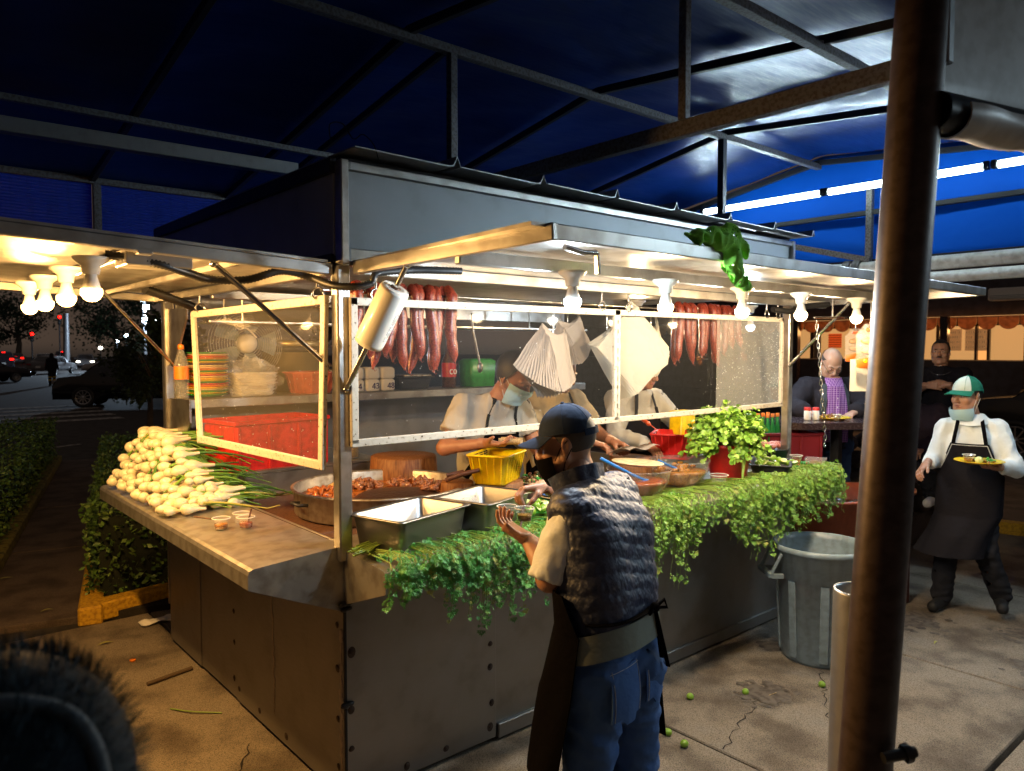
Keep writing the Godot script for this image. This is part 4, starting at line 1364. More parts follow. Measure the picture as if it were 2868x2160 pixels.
func street():
	mk("car_black", rgbl(0.008, 0.008, 0.01), 0.22, 0.2, {"coat": 0.8})
	mk("car_dark", rgbl(0.02, 0.018, 0.028), 0.25, 0.3, {"coat": 0.7})
	mk("car_white", rgbl(0.55, 0.52, 0.5), 0.3, 0.1, {"coat": 0.6})
	mk("car_grey", rgbl(0.12, 0.11, 0.11), 0.3, 0.3, {"coat": 0.6})
	mk("car_glass", rgbl(0.012, 0.012, 0.014), 0.06, 0.0, {"spec": 0.7})
	mk("tail_on", rgbl(0.4, 0.02, 0.02), 0.3, 0.0, {"emit": Color(1.0, 0.06, 0.02), "ee": 6.0})
	mk("head_on", rgbl(0.8, 0.8, 0.8), 0.2, 0.0, {"emit": Color(1.0, 0.98, 0.9), "ee": 7.0})
	mk("lens_off", rgbl(0.3, 0.3, 0.32), 0.12, 0.3)
	mk("signal_red", rgbl(0.3, 0.01, 0.01), 0.3, 0.0, {"emit": Color(1.0, 0.05, 0.02), "ee": 9.0})
	mk("flood_white", rgbl(0.8, 0.8, 0.8), 0.3, 0.0, {"emit": Color(0.8, 0.92, 1.0), "ee": 25.0})
	mk("amber_lamp", rgbl(0.8, 0.6, 0.3), 0.3, 0.0, {"emit": Color(1.0, 0.75, 0.35), "ee": 5.0})
	var z := MB.new()
	for k in 5:
		z.box(Vector3(1.6 + k * 0.12, -0.052, -20.6 - k * 1.5), Vector3(5.0, 0.004, 0.55), Basis(UP, 0.05))
	z.box(Vector3(1.55, -0.052, -14.5), Vector3(0.7, 0.004, 0.12), Basis(UP, 0.5))
	setting("road_markings", z, M.road_paint)
	car("dark saloon car with a pale alloy wheel at the left edge of the road", Vector3(3.9, -0.06, -50.8), deg_to_rad(-74), M.car_dark, false, false)
	car("black off-road car with pale alloy wheel behind the hedges", Vector3(5.75, -0.06, -25.6), deg_to_rad(62), M.car_black, false, false, true)
	car("white car with red brake lights in the far traffic queue", Vector3(14.6, -0.06, -100), deg_to_rad(-9), M.car_white, true, false)
	car("dark car with glowing tail lights at the far left of the queue", Vector3(9.1, -0.06, -86), deg_to_rad(-8), M.car_dark, true, false, true)
	car("grey car with tail lights, just left of the white queueing car", Vector3(14.2, -0.06, -117), deg_to_rad(-9), M.car_grey, true, false)
	car("dark tall car with red lights, right of the white queueing car", Vector3(17.6, -0.06, -106), deg_to_rad(-10), M.car_dark, true, false, true)
	car("grey hatchback stopped side on behind the road crossing", Vector3(9.9, -0.06, -66), deg_to_rad(-35), M.car_grey, false, false)
	car("car facing the stall with white headlights on", Vector3(16.6, -0.06, -88), deg_to_rad(168), M.car_grey, false, true)
	car("silver car parked far right of the crossing", Vector3(13.8, -0.06, -64), deg_to_rad(75), M.car_white, false, false)
	for q in [[Vector3(12.2, 0, -91), 3.2, "red traffic light low over the queue of cars"], [Vector3(14.5, 0, -89.4), 5.0, "red traffic light high on a mast above the queue"]]:
		var o := thing("traffic_light", q[2], "traffic light", q[0])
		var m := MB.new()
		m.tube([Vector3.ZERO, Vector3(0, q[1] + 0.3, 0)], 0.07, 10)
		part("pole", m, M.dark_steel, o)
		m = MB.new()
		m.box(Vector3(0, q[1], 0.12), Vector3(0.34, 1.0, 0.22), Basis(), 0.03)
		part("housing", m, M.black, o)
		for k in 3:
			m = MB.new()
			m.ball(Vector3(0, q[1] + 0.3 - 0.3 * k, 0.24), Vector3(0.15, 0.15, 0.05), 14, 8)
			part("lens", m, M.signal_red if k == 0 else M.black_plastic, o)
	var f := thing("floodlight_mast", "tall mast with a cluster of white floodlights far behind the stall", "floodlight", Vector3(18.5, 0, -72.7))
	var m := MB.new()
	m.tube([Vector3.ZERO, Vector3(0, 7.0, 0)], 0.14, 10)
	part("pole", m, M.grey_beam, f)
	for q in [[0.0, 4.6], [0.7, 4.6], [1.3, 4.65], [-0.1, 6.5], [0.5, 6.6], [0.1, 5.8]]:
		m = MB.new()
		m.box(Vector3(q[0], q[1], 0.2), Vector3(0.5, 0.36, 0.12), Basis(), 0.02)
		part("lamp_head", m, M.flood_white, f)
	f.add_child(lamp("flood_lamp", Vector3(0.3, 4.6, 0.6), Color(0.8, 0.9, 1.0), 170.0, 0.4), true)
	for q in [[Vector3(18.5, 0, -79.2), 3.1, "white street lamp glowing between the trees, left of the floodlights"], [Vector3(17.2, 0, -84), 1.9, "small pale lamp low beside the headlights"], [Vector3(17.8, 0, -79.9), 2.6, "small greenish lamp on a post near the crossing crowd"]]:
		var o := thing("street_lamp", q[2], "street lamp", q[0])
		m = MB.new()
		m.tube([Vector3.ZERO, Vector3(0, q[1], 0)], 0.05, 8)
		part("pole", m, M.dark_steel, o)
		m = MB.new()
		m.ball(Vector3(0, q[1] + 0.12, 0), Vector3(0.2, 0.16, 0.2), 12, 8)
		part("lamp_glow", m, M.flood_white if q[1] > 2.0 else M.head_on, o)
	var up := MB.new()
	up.tube([Vector3.ZERO, Vector3(0.05, 5.2, 0)], [0.3, 0.22], 10)
	one("utility_pole", up, M.grey_beam, "grey utility pole standing in the traffic left of the stall", "pole", Vector3(12.9, 0, -77.3))
	for q in [[Vector3(6, 0, -125), 8.0, 5.0, "broad dark tree on the far left skyline"], [Vector3(16, 0, -130), 9.0, 6.0, "dark tree behind the traffic queue"], [Vector3(25, 0, -112), 9.0, 6.0, "dark tree crown behind the white headlights"], [Vector3(24, 0, -88), 4.0, 3.4, "dark tree under the floodlights"], [Vector3(13.5, 0, -46), 3.0, 2.2, "dark shrubby tree beyond the black off-road car"], [Vector3(50, 0, -95), 9.0, 5.5, "dark tree seen through the stall's back"]]:
		tree(q[3], q[0], q[1], q[2], 3200)
	# a rider in dark clothes with reflective ankle stripes
	var r := thing("person", "dark clothed person with pale reflective trouser stripes standing on the road", "person", Vector3(6.15, -0.06, -43.5))
	var F := Fld.new(Vector3(-0.4, -0.05, -0.3), Vector3(0.4, 1.85, 0.3), 0.035)
	F.cap(Vector3(-0.1, 0.05, 0), Vector3(-0.1, 0.85, 0), 0.07, 0.1).cap(Vector3(0.1, 0.05, 0), Vector3(0.1, 0.85, 0), 0.07, 0.1).cap(Vector3(-0.06, 0.9, 0), Vector3(-0.1, 1.38, 0), 0.14, 0.13, 0.06).cap(Vector3(0.06, 0.9, 0), Vector3(0.1, 1.38, 0), 0.14, 0.13, 0.06)
	F.cap(Vector3(-0.2, 1.4, 0), Vector3(-0.28, 0.9, 0), 0.07, 0.05).cap(Vector3(0.2, 1.4, 0), Vector3(0.28, 0.9, -0.05), 0.07, 0.05).ell(Vector3(0, 1.62, 0), Vector3(0.11, 0.14, 0.12), 0.03)
	var bm := MB.new()
	add_nets(bm, F.nets())
	part("body", bm, M.jacket_dark, r)
	for k in 2:
		for s in [-1, 1]:
			var sm := MB.new()
			sm.lathe([Vector2(0.085, -0.035), Vector2(0.095, 0.0), Vector2(0.085, 0.035)], 12, Transform3D(Basis(), Vector3(s * 0.1, 0.32 + k * 0.16, 0)))
			part("reflective_stripe", sm, M.yellow, r)



func restaurant():
	mk("shop_wall", rgbl(0.055, 0.048, 0.062), 0.7, 0.0, {"scale": 0.6, "world": true, "tex": T.grime})
	mk("shop_glow", rgbl(0.5, 0.36, 0.2), 0.8, 0.0, {"emit": Color(1.0, 0.74, 0.45), "ee": 0.34})
	mk("brick_glow", rgbl(0.5, 0.2, 0.1), 0.8, 0.0, {"emit": Color(1.0, 0.35, 0.12), "ee": 0.3})
	mk("valance", rgbl(0.55, 0.4, 0.27), 0.85, 0.0, {"back": Color(0.9, 0.8, 0.6), "scale": 1.0, "world": true, "tex": T.grime})
	var im := Image.create(128, 96, false, Image.FORMAT_RGB8)
	im.fill(Color(0.85, 0.72, 0.55))
	for r in 4:
		for c in 9:
			if rng.randf() > 0.08:
				var col := Color(0.16, 0.08, 0.06).lerp(Color(0.5, 0.22, 0.14), rng.randf() * 0.6)
				im.fill_rect(Rect2i(6 + c * 13, 10 + r * 22, 4 + rng.randi() % 6, 6), col)
				im.fill_rect(Rect2i(5 + c * 13, 17 + r * 22, 9, 2), Color(0.3, 0.2, 0.18))
	mk("menu_print", rgbl(0.8, 0.8, 0.8), 0.7, 0.0, {"tex": ImageTexture.create_from_image(im), "emit": Color(1.0, 0.72, 0.45), "ee": 0.12})
	var b := thing("restaurant", "dark fronted restaurant with a scalloped cream valance and lit windows across the lot", "building", Vector3(17, 0, -4))
	var m := MB.new()
	m.box(Vector3(2.0, 2.0, -1), Vector3(3.0, 8.0, 26), Basis())
	part("wall", m, M.shop_wall, b)
	m = MB.new()
	m.box(Vector3(0.2, 3.6, -1), Vector3(0.9, 2.0, 25), Basis(), 0.02)
	part("upper_fascia", m, M.shop_wall, b)
	for k in 34:
		var z := 3.5 - k * 0.39
		m = MB.new()
		var poly := [Vector2(-0.185, 0.1)]
		for q in 13:
			var a := PI + PI * q / 12.0
			poly.append(Vector2(cos(a) * 0.185, sin(a) * 0.17))
		poly.append(Vector2(0.185, 0.1))
		m.prism(poly, -0.008, 0.008, Transform3D(Basis(UP, -PI / 2), Vector3(-0.42, 2.47, z)))
		part("scallop", m, M.valance, b)
	for q in [[1.3, 1.2], [0.47, 0.95], [-0.55, 0.9], [-2.1, 1.7], [-3.6, 0.9], [2.7, 1.3], [4.2, 1.3]]:
		m = MB.new()
		m.box(Vector3(0.47, 2.0, q[0]), Vector3(0.05, 0.85, q[1]))
		var w := part("window", m, M.shop_glow, b)
		m = MB.new()
		for s in [-1, 1]:
			m.box(Vector3(0.4, 2.0, q[0] + s * q[1] * 0.5), Vector3(0.09, 0.9, 0.05))
			m.box(Vector3(0.4, 2.0 + s * 0.43, q[0]), Vector3(0.09, 0.05, q[1]))
		part("frame", m, M.table_dark, w)
	for q in [0.68, 0.17]:
		m = MB.new()
		m.sg(-1)
		m.st.set_uv(Vector2(0, 1))
		for p in [[Vector2(0, 1), Vector3(0.43, 1.85, q - 0.22)], [Vector2(0, 0), Vector3(0.43, 2.34, q - 0.22)], [Vector2(1, 0), Vector3(0.43, 2.34, q + 0.22)], [Vector2(0, 1), Vector3(0.43, 1.85, q - 0.22)], [Vector2(1, 0), Vector3(0.43, 2.34, q + 0.22)], [Vector2(1, 1), Vector3(0.43, 1.85, q + 0.22)]]:
			m.st.set_uv(p[0])
			m.st.add_vertex(p[1])
		part("menu_board", m, M.menu_print, b)
	m = MB.new()
	m.box(Vector3(0.44, 2.1, -2.55), Vector3(0.02, 0.36, 0.34))
	part("brick_panel", m, M.brick_glow, b)
	m = MB.new()
	for k in 6:
		m.box(Vector3(0.42, 1.94 + k * 0.06, -2.55), Vector3(0.02, 0.012, 0.34))
	part("blind_slats", m, M.wood_dark, b)
	for z in [0.36, -1.0, -3.1, 1.95]:
		m = MB.new()
		m.box(Vector3(-0.5, 1.3, z), Vector3(0.16, 2.6, 0.16), Basis(), 0.01)
		part("column", m, M.table_dark, b)
	m = MB.new()
	m.box(Vector3(0.0, 1.2, -1), Vector3(0.5, 0.9, 22), Basis(), 0.02)
	part("counter_wall", m, M.shop_wall, b)
	var al := AreaLight3D.new()
	al.name = "shop_window_light"
	al.area_size = Vector2(8.0, 0.25)
	al.light_color = Color(1.0, 0.72, 0.42)
	al.light_energy = 6.0
	al.area_range = 40.0
	al.area_attenuation = 2.0
	al.shadow_enabled = true
	b.add_child(al, true)
	al.transform = Transform3D(Basis.looking_at(Vector3(-1, 0.02, 0), UP), Vector3(0.1, 2.36, 0.5))
	var ac := thing("air_conditioner", "cream wall mounted air conditioner on the dark fascia above the valance", "air conditioner", Vector3(16.55, 2.9, -2.3))
	m = MB.new()
	m.box(Vector3(0, 0.12, 0), Vector3(0.3, 0.26, 1.0), Basis(), 0.03)
	part("case", m, M.white_plastic, ac)
	m = MB.new()
	for k in 3:
		m.box(Vector3(-0.151, 0.03 + k * 0.03, 0), Vector3(0.008, 0.01, 0.92))
	part("vent", m, M.grey_can, ac)
	car("black tall car parked side on in front of the restaurant", Vector3(14.3, -0.02, 0.05), 0.0, M.car_black, false, false, true)


func terrace():
	# raised strip with a face of dark volcanic stones, a high table on it
	var tr := Node3D.new()
	tr.name = "raised_pavement"
	add_child(tr)
	tag(tr, "", "", "", "structure")
	var m := MB.new()
	m.box(Vector3(5.95, 0.14, -3.2), Vector3(2.9, 0.28, 6.0), Basis(), 0.01)
	part("slab", m, M.concrete_path, tr)
	var wl := thing("stone_wall", "low wall of dark volcanic stones under the high table", "wall", Vector3(5.35, 0.28, -0.5))
	for r in 5:
		var x := -0.75 + (0.12 if r % 2 else 0.0)
		while x < 1.5:
			var w := rnd(0.16, 0.34)
			m = MB.new()
			m.ball(Vector3(x + w * 0.5, 0.09 + r * 0.165, 0.05 + x * 0.25), Vector3(w * 0.52, 0.088, 0.12), 9, 6, Basis(Vector3(rnd(-1, 1), rnd(-1, 1), rnd(-1, 1)).normalized(), rnd(-0.2, 0.2)))
			part("stone", m, M.brick_lava, wl)
			x += w + 0.012
	var k := MB.new()
	k.box(Vector3(7.48, 0.05, 0.55), Vector3(0.16, 0.14, 1.0), Basis(UP, 0.25), 0.015)
	one("kerb", k, M.yellow_kerb, "short yellow kerb on the ground behind the walking waiter", "kerb")
	# high table and what stands on it
	var t := thing("bar_table", "high dark table with rounded corner where the man in purple stands", "table", Vector3(4.4, 0.28, -0.12))
	m = MB.new()
	var poly := []
	for q in [[0.42, 0.24], [-0.42, 0.24], [-0.42, -0.24], [0.42, -0.24]]:
		for i in 6:
			var a := [0.0, PI / 2, PI, PI * 1.5][[[0.42, 0.24], [-0.42, 0.24], [-0.42, -0.24], [0.42, -0.24]].find(q)] as float
			a += PI / 2 * i / 5.0
			poly.append(Vector2(q[0] + cos(a) * 0.1, q[1] + sin(a) * 0.1))
	var tb := Basis(UP, -0.62)
	m.prism(poly, 1.0, 1.05, Transform3D(tb * Basis(Vector3(1, 0, 0), Vector3(0, 0, -1), Vector3(0, 1, 0)), Vector3.ZERO))
	part("table_top", m, M.table_dark, t)
	m = MB.new()
	m.bar(Vector3(0, 0, 0), Vector3(0, 1.0, 0), 0.07, 0.07, 0.006)
	part("leg", m, M.black_plastic, t)
	m = MB.new()
	m.box(Vector3(0, 0.015, 0), Vector3(0.5, 0.03, 0.4), tb, 0.008)
	part("foot", m, M.black_plastic, t)
	var y := 1.332
	for q in [[4.10, -0.205, "left white shaker with red lid on the high table"], [4.155, -0.165, "right white shaker with red lid on the high table"]]:
		var o := thing("shaker", q[2], "shaker", Vector3(q[0], y, q[1]))
		m = MB.new()
		m.lathe([Vector2(0, 0), Vector2(0.024, 0), Vector2(0.026, 0.01), Vector2(0.025, 0.075), Vector2(0, 0.078)], 16)
		part("jar", m, M.white_plastic, o)
		m = MB.new()
		m.lathe([Vector2(0.026, 0.075), Vector2(0.026, 0.095), Vector2(0.022, 0.1), Vector2(0, 0.101)], 16)
		part("lid", m, M.red, o)
	var pl := plate("yellow oval plate of food in front of the man in purple", Vector3(4.3, y, -0.1), 0.13, "yellow")
	food_heap(pl, Vector3(0, 0.012, 0), 0.09, 0.05, 30, [M.meat, M.salsa_verde, M.tortilla])
	var cup := cup_of("small clear cup of green salsa beside the yellow plate on the high table", Vector3(4.2, y, -0.02), M.salsa_verde, 0.03, 0.05)
	cup.set_meta("category", "cup")
	# red crate with bottles behind the stall's right end
	var rc := crate("dark red bottle crate behind the stall's right end post", Vector3(3.95, 0.98, -0.35), Vector3(0.5, 0.27, 0.35), mk("crate_red", rgbl(0.16, 0.006, 0.012), 0.5), -0.6)
	for q in 6:
		var bo := thing("glass_bottle", "green glass bottle standing in the dark red crate", "bottle", Vector3(3.72 + (q % 3) * 0.07, 1.02, -0.40 + (q / 3) * 0.08), 0.0, "bottles in the dark red crate")
		m = MB.new()
		m.lathe([Vector2(0, 0), Vector2(0.028, 0), Vector2(0.028, 0.22), Vector2(0.012, 0.3), Vector2(0.012, 0.36), Vector2(0, 0.36)], 12)
		part("body", m, mk("green_glass", rgbl(0.02, 0.2, 0.05), 0.1, 0.0, {"coat": 0.6}) if not M.has("green_glass") else M.green_glass, bo)
		m = MB.new()
		m.lathe([Vector2(0.014, 0.345), Vector2(0.015, 0.372), Vector2(0, 0.374)], 10)
		part("cap", m, M.orange, bo)
	var stool := MB.new()
	stool.box(Vector3(0, 0.95, 0), Vector3(0.5, 0.03, 0.4), Basis(UP, -0.6), 0.005)
	for q in [[-0.2, -0.15], [0.2, -0.15], [-0.2, 0.15], [0.2, 0.15]]:
		var p := Basis(UP, -0.6) * Vector3(q[0], 0, q[1])
		stool.bar(p, p + Vector3(0, 0.94, 0), 0.03, 0.03)
	one("crate_stand", stool, M.black_plastic, "dark metal stand under the red bottle crate", "stand", Vector3(3.95, 0, -0.35))
	# chain hanging from the front awning
	var ch := thing("hanging_chain", "steel chain hanging from the front awning with a hook end", "chain", Vector3(2.95, 2.06, 0.45))
	var rail := MB.new()
	rail.bar(Vector3(-0.03, 0.012, 0), Vector3(0.5, 0.03, 0), 0.012, 0.012)
	rail.bar(Vector3(0.2, 0.02, 0), Vector3(0.2, 0.14, 0), 0.01, 0.01)
	part("hanger", rail, M.chrome, ch)
	for q in 26:
		m = MB.new()
		var c := Vector3(0.005 * q * 1.1, -0.015 - q * 0.0285, 0)
		var ring := []
		for i in 14:
			var a := TAU * i / 14.0
			var l := Vector3(cos(a) * 0.008, sin(a) * 0.018, 0)
			ring.append(c + Basis(UP, PI / 2 * (q % 2) + 0.5) * l)
		m.tube(ring, 0.0028, 6, false, true)
		part("link", m, M.chrome, ch)
	m = MB.new()
	var hk := []
	for i in 10:
		var a := PI * 1.5 * i / 9.0
		hk.append(Vector3(0.15 + cos(a) * 0.014 - 0.014, -0.775 - sin(a) * 0.014, 0))
	m.tube(hk, 0.003, 6)
	part("hook", m, M.chrome, ch)
	# bags of bread buns and a paper sheet hung beside it
	for q in [[Vector3(3.22, 1.765, 0.655), 1.0, "clear bag printed orange at the bottom, hanging beside the brown pole"], [Vector3(3.47, 1.80, 0.45), 0.8, "smaller clear and orange bag hanging behind the first one"]]:
		var o := thing("bread_bag", q[2], "bag", q[0])
		o.rotation.y = -0.7
		o.scale = Vector3.ONE * q[1]
		m = MB.new()
		m.slab(func(u, v):
			var w := 0.085 * (1.0 - 0.6 * smoothstep(0.75, 1.0, v))
			return Vector3(lerpf(-w, w, u), v * 0.27, 0.028 * sin(u * PI) * sin(clampf(v * 1.3, 0, 1) * PI) + 0.004 * sin(u * 17 + v * 23)), 16, 18, 0.01)
		part("bag_film", m, M.thin_glass, o)
		m = MB.new()
		m.slab(func(u, v): return Vector3(lerpf(-0.084, 0.084, u), 0.003 + v * (0.05 + 0.035 * u), 0.004 + 0.029 * sin(u * PI) * sin(clampf(v * 0.5 + 0.05, 0, 1) * PI)), 14, 6, 0.016)
		part("orange_print", m, mk("bag_orange", rgbl(0.42, 0.1, 0.01), 0.4) if not M.has("bag_orange") else M.bag_orange, o)
		for b in 2:
			m = MB.new()
			m.ball(Vector3(0.0, 0.105 + b * 0.06, 0.012), Vector3(0.062, 0.026, 0.02), 12, 8)
			part("bun", m, mk("bun", rgbl(0.22, 0.13, 0.06), 0.6) if not M.has("bun") else M.bun, o)
		m = MB.new()
		m.box(Vector3(0, 0.235, 0.014), Vector3(0.07, 0.02, 0.012), Basis(), 0.004)
		part("printed_band", m, M.orange_red, o)
		if q[1] == 1.0:
			word(o, "250", Vector3(0.022, 0.024, 0.038), 0.026, M.ink, Basis())
			m = MB.new()
			m.ball(Vector3(-0.035, 0.045, 0.027), Vector3(0.018, 0.013, 0.008), 12, 6)
			part("printed_badge", m, M.yellow, o)
		m = MB.new()
		m.tube([Vector3(0, 0.26, 0), Vector3(0.0, 0.36, 0.0), Vector3(0.002, 0.42, 0)], 0.0025, 5)
		part("string", m, M.chrome, o)
	m = MB.new()
	m.slab(func(u, v): return Vector3(lerpf(-0.09, 0.09, u), v * 0.2, 0.006 * sin(u * 6 + v * 3)), 8, 8, 0.0015)
	var ps := one("paper_sheet", m, M.paper, "blank white paper sheet hanging below the orange printed bag", "paper", Vector3(3.27, 1.62, 0.6))
	ps.rotation.y = -0.7
	# tub of iced drinks on a stand, bin in front
	var tub := thing("wash_tub", "large terracotta plastic tub with shiny wet bags behind the grey bin", "tub", Vector3(4.02, 0.50, 0.12))
	var X := Transform3D(Basis(UP, -0.3) * Basis.from_scale(Vector3(1.0, 1, 0.52)), Vector3.ZERO)
	m = MB.new()
	m.lathe([Vector2(0, 0), Vector2(0.5, 0), Vector2(0.62, 0.3), Vector2(0.66, 0.31), Vector2(0.655, 0.33), Vector2(0.6, 0.32), Vector2(0.5, 0.04), Vector2(0, 0.04)], 44, X)
	part("tub_body", m, M.terracotta, tub)
	m = MB.new()
	m.lathe([Vector2(0.578, 0.2), Vector2(0, 0.201)], 40, X)
	part("water", m, mk("brown_water", rgbl(0.06, 0.03, 0.015), 0.08) if not M.has("brown_water") else M.brown_water, tub)
	for q in 34:
		m = MB.new()
		var a := rnd(0, TAU)
		var d := sqrt(rnd(0, 1)) * 0.5
		m.ball(X * Vector3(cos(a) * d, 0.21, sin(a) * d), Vector3(rnd(0.04, 0.07), rnd(0.015, 0.03), rnd(0.03, 0.045)), 9, 6, Basis(UP, rnd(0, 3)))
		part("wet_bag", m, M.foil, tub)
	var base := MB.new()
	base.box(Vector3(0.07, 0.24, 0.04), Vector3(0.9, 0.48, 0.46), Basis(UP, -0.3), 0.01)
	one("tub_stand", base, mk("brown_box", rgbl(0.05, 0.012, 0.01), 0.6) if not M.has("brown_box") else M.brown_box, "dark brown low stand under the terracotta tub", "stand", Vector3(3.95, 0, 0.08))
	var can := thing("rubbish_bin", "large round grey plastic bin with side handles beside the stall's right end", "bin", Vector3(2.96, 0, 0.5))
	m = MB.new()
	m.lathe([Vector2(0, 0.0), Vector2(0.215, 0.0), Vector2(0.222, 0.02), Vector2(0.25, 0.5), Vector2(0.262, 0.505), Vector2(0.272, 0.66), Vector2(0.285, 0.665), Vector2(0.29, 0.68), Vector2(0.285, 0.7), Vector2(0.272, 0.7), Vector2(0.262, 0.66), Vector2(0.205, 0.04), Vector2(0, 0.03)], 56)
	part("bin_body", m, M.grey_can, can)
	for a in [2.45, 2.45 + PI]:
		var B := Basis(UP, a)
		m = MB.new()
		m.bar(B * Vector3(0.275, 0.655, 0.09), B * Vector3(0.335, 0.53, 0.085), 0.028, 0.014, 0.004)
		m.bar(B * Vector3(0.275, 0.655, -0.09), B * Vector3(0.335, 0.53, -0.085), 0.028, 0.014, 0.004)
		m.bar(B * Vector3(0.335, 0.525, 0.1), B * Vector3(0.335, 0.5251, -0.1), 0.035, 0.035, 0.006)
		m.bar(B * Vector3(0.26, 0.52, 0.09), B * Vector3(0.335, 0.5201, 0.09), 0.02, 0.03, 0.004)
		m.bar(B * Vector3(0.26, 0.52, -0.09), B * Vector3(0.335, 0.5201, -0.09), 0.02, 0.03, 0.004)
		part("handle", m, M.grey_can, can)
	for q in 8:
		var a := TAU * q / 8.0 + 0.2
		m = MB.new()
		m.bar(Vector3(cos(a) * 0.226, 0.03, sin(a) * 0.226), Vector3(cos(a) * 0.252, 0.5, sin(a) * 0.252), 0.05, 0.012, 0.004, Vector3(cos(a), 0, sin(a)))
		part("rib", m, M.grey_can, can)


func word(parent: Node, s: String, at: Vector3, h: float, mat: Material, B: Basis):
	var t := TextMesh.new()
	var f := SystemFont.new()
	f.font_names = PackedStringArray(["Droid Sans"])
	f.font_weight = 700
	t.font = f
	t.text = s
	t.font_size = 64
	t.pixel_size = h / 48.0
	t.depth = h * 0.03
	var o := part("lettering", t, mat, parent)
	o.transform = Transform3D(B, at)


func plate(label: String, at: Vector3, r: float, col: String, group := "") -> Node3D:
	var key := "plate_%s_%.3f" % [col, r]
	if not T.has(key):
		var m := MB.new()
		m.lathe([Vector2(0, 0), Vector2(r * 0.62, 0.0), Vector2(r * 0.7, 0.004), Vector2(r * 0.97, 0.015), Vector2(r, 0.016), Vector2(r * 0.99, 0.019), Vector2(r * 0.7, 0.008), Vector2(r * 0.62, 0.005), Vector2(0, 0.005)], 32)
		T[key] = m.mesh()
	return one("plate", T[key], M[col], label, "plate", at, group)


func food_heap(parent: Node, at: Vector3, r: float, h: float, n: int, mats: Array):
	for k in mats.size():
		var m := MB.new()
		for i in n / mats.size():
			var a := rnd(0, TAU)
			var d := r * sqrt(rnd(0, 1))
			m.ball(at + Vector3(cos(a) * d, rnd(0.0, h) * (1.0 - d / r * 0.8), sin(a) * d), Vector3(rnd(0.008, 0.02), rnd(0.005, 0.01), rnd(0.006, 0.012)), 7, 5, Basis(Vector3(rnd(-1, 1), rnd(-1, 1), rnd(-1, 1)).normalized(), rnd(0, 3)))
		part(["chopped_meat", "herbs", "tortilla_bits", "bits"][k], m, mats[k], parent, "stuff")


func cup_of(label: String, at: Vector3, fill: Material, r: float, h: float, turn := 0.0) -> Node3D:
	var o := thing("sauce_cup", label, "cup", at, turn)
	var m := MB.new()
	m.lathe([Vector2(0, 0.001), Vector2(r * 0.74, 0.001), Vector2(r * 0.98, h * 0.95), Vector2(r * 1.08, h * 0.95), Vector2(r * 1.1, h), Vector2(r * 1.0, h)], 24)
	part("cup", m, M.thin_glass, o)
	m = MB.new()
	var rim := []
	for i in 24:
		rim.append(Vector3(cos(TAU * i / 24.0) * r * 1.08, h * 0.985, sin(TAU * i / 24.0) * r * 1.08))
	m.tube(rim, 0.0018, 6, false, true)
	part("rim", m, M.white_plastic, o)
	if fill:
		m = MB.new()
		m.lathe([Vector2(0, 0.003), Vector2(r * 0.72, 0.003), Vector2(r * 0.85, h * 0.5), Vector2(r * 0.6, h * 0.52), Vector2(0, h * 0.5)], 20)
		part("salsa", m, fill, o)
	return o


# an open crate of moulded panels with ribs; at is the middle of its underside
func crate(label: String, at: Vector3, s: Vector3, mat: Material, turn: float) -> Node3D:
	var o := thing("crate", label, "crate", at, turn)
	for q in [[Vector3(0, s.y * 0.5, s.z * 0.5), Vector3(s.x, s.y, 0.012)], [Vector3(0, s.y * 0.5, -s.z * 0.5), Vector3(s.x, s.y, 0.012)], [Vector3(s.x * 0.5, s.y * 0.5, 0), Vector3(0.012, s.y, s.z - 0.014)], [Vector3(-s.x * 0.5, s.y * 0.5, 0), Vector3(0.012, s.y, s.z - 0.014)]]:
		var m := MB.new()
		m.box(q[0], q[1], Basis(), 0.003)
		part("side", m, mat, o)
	var f := MB.new()
	f.box(Vector3(0, 0.008, 0), Vector3(s.x - 0.015, 0.014, s.z - 0.015))
	part("floor", f, mat, o)
	var r := MB.new()
	for z in [-1, 1]:
		r.box(Vector3(0, s.y - 0.012, z * (s.z * 0.5 + 0.008)), Vector3(s.x + 0.03, 0.024, 0.02), Basis(), 0.003)
		r.box(Vector3(z * (s.x * 0.5 + 0.008), s.y - 0.0122, 0), Vector3(0.02, 0.0236, s.z), Basis(), 0.003)
	part("rim", r, mat, o)
	for z in [-1, 1]:
		for k in 4:
			var m := MB.new()
			m.box(Vector3(lerpf(-s.x * 0.48, s.x * 0.48, k / 3.0), s.y * 0.46, z * (s.z * 0.5 + 0.011)), Vector3(0.02, s.y * 0.88, 0.012), Basis(), 0.003)
			part("rib", m, mat, o)
	return o



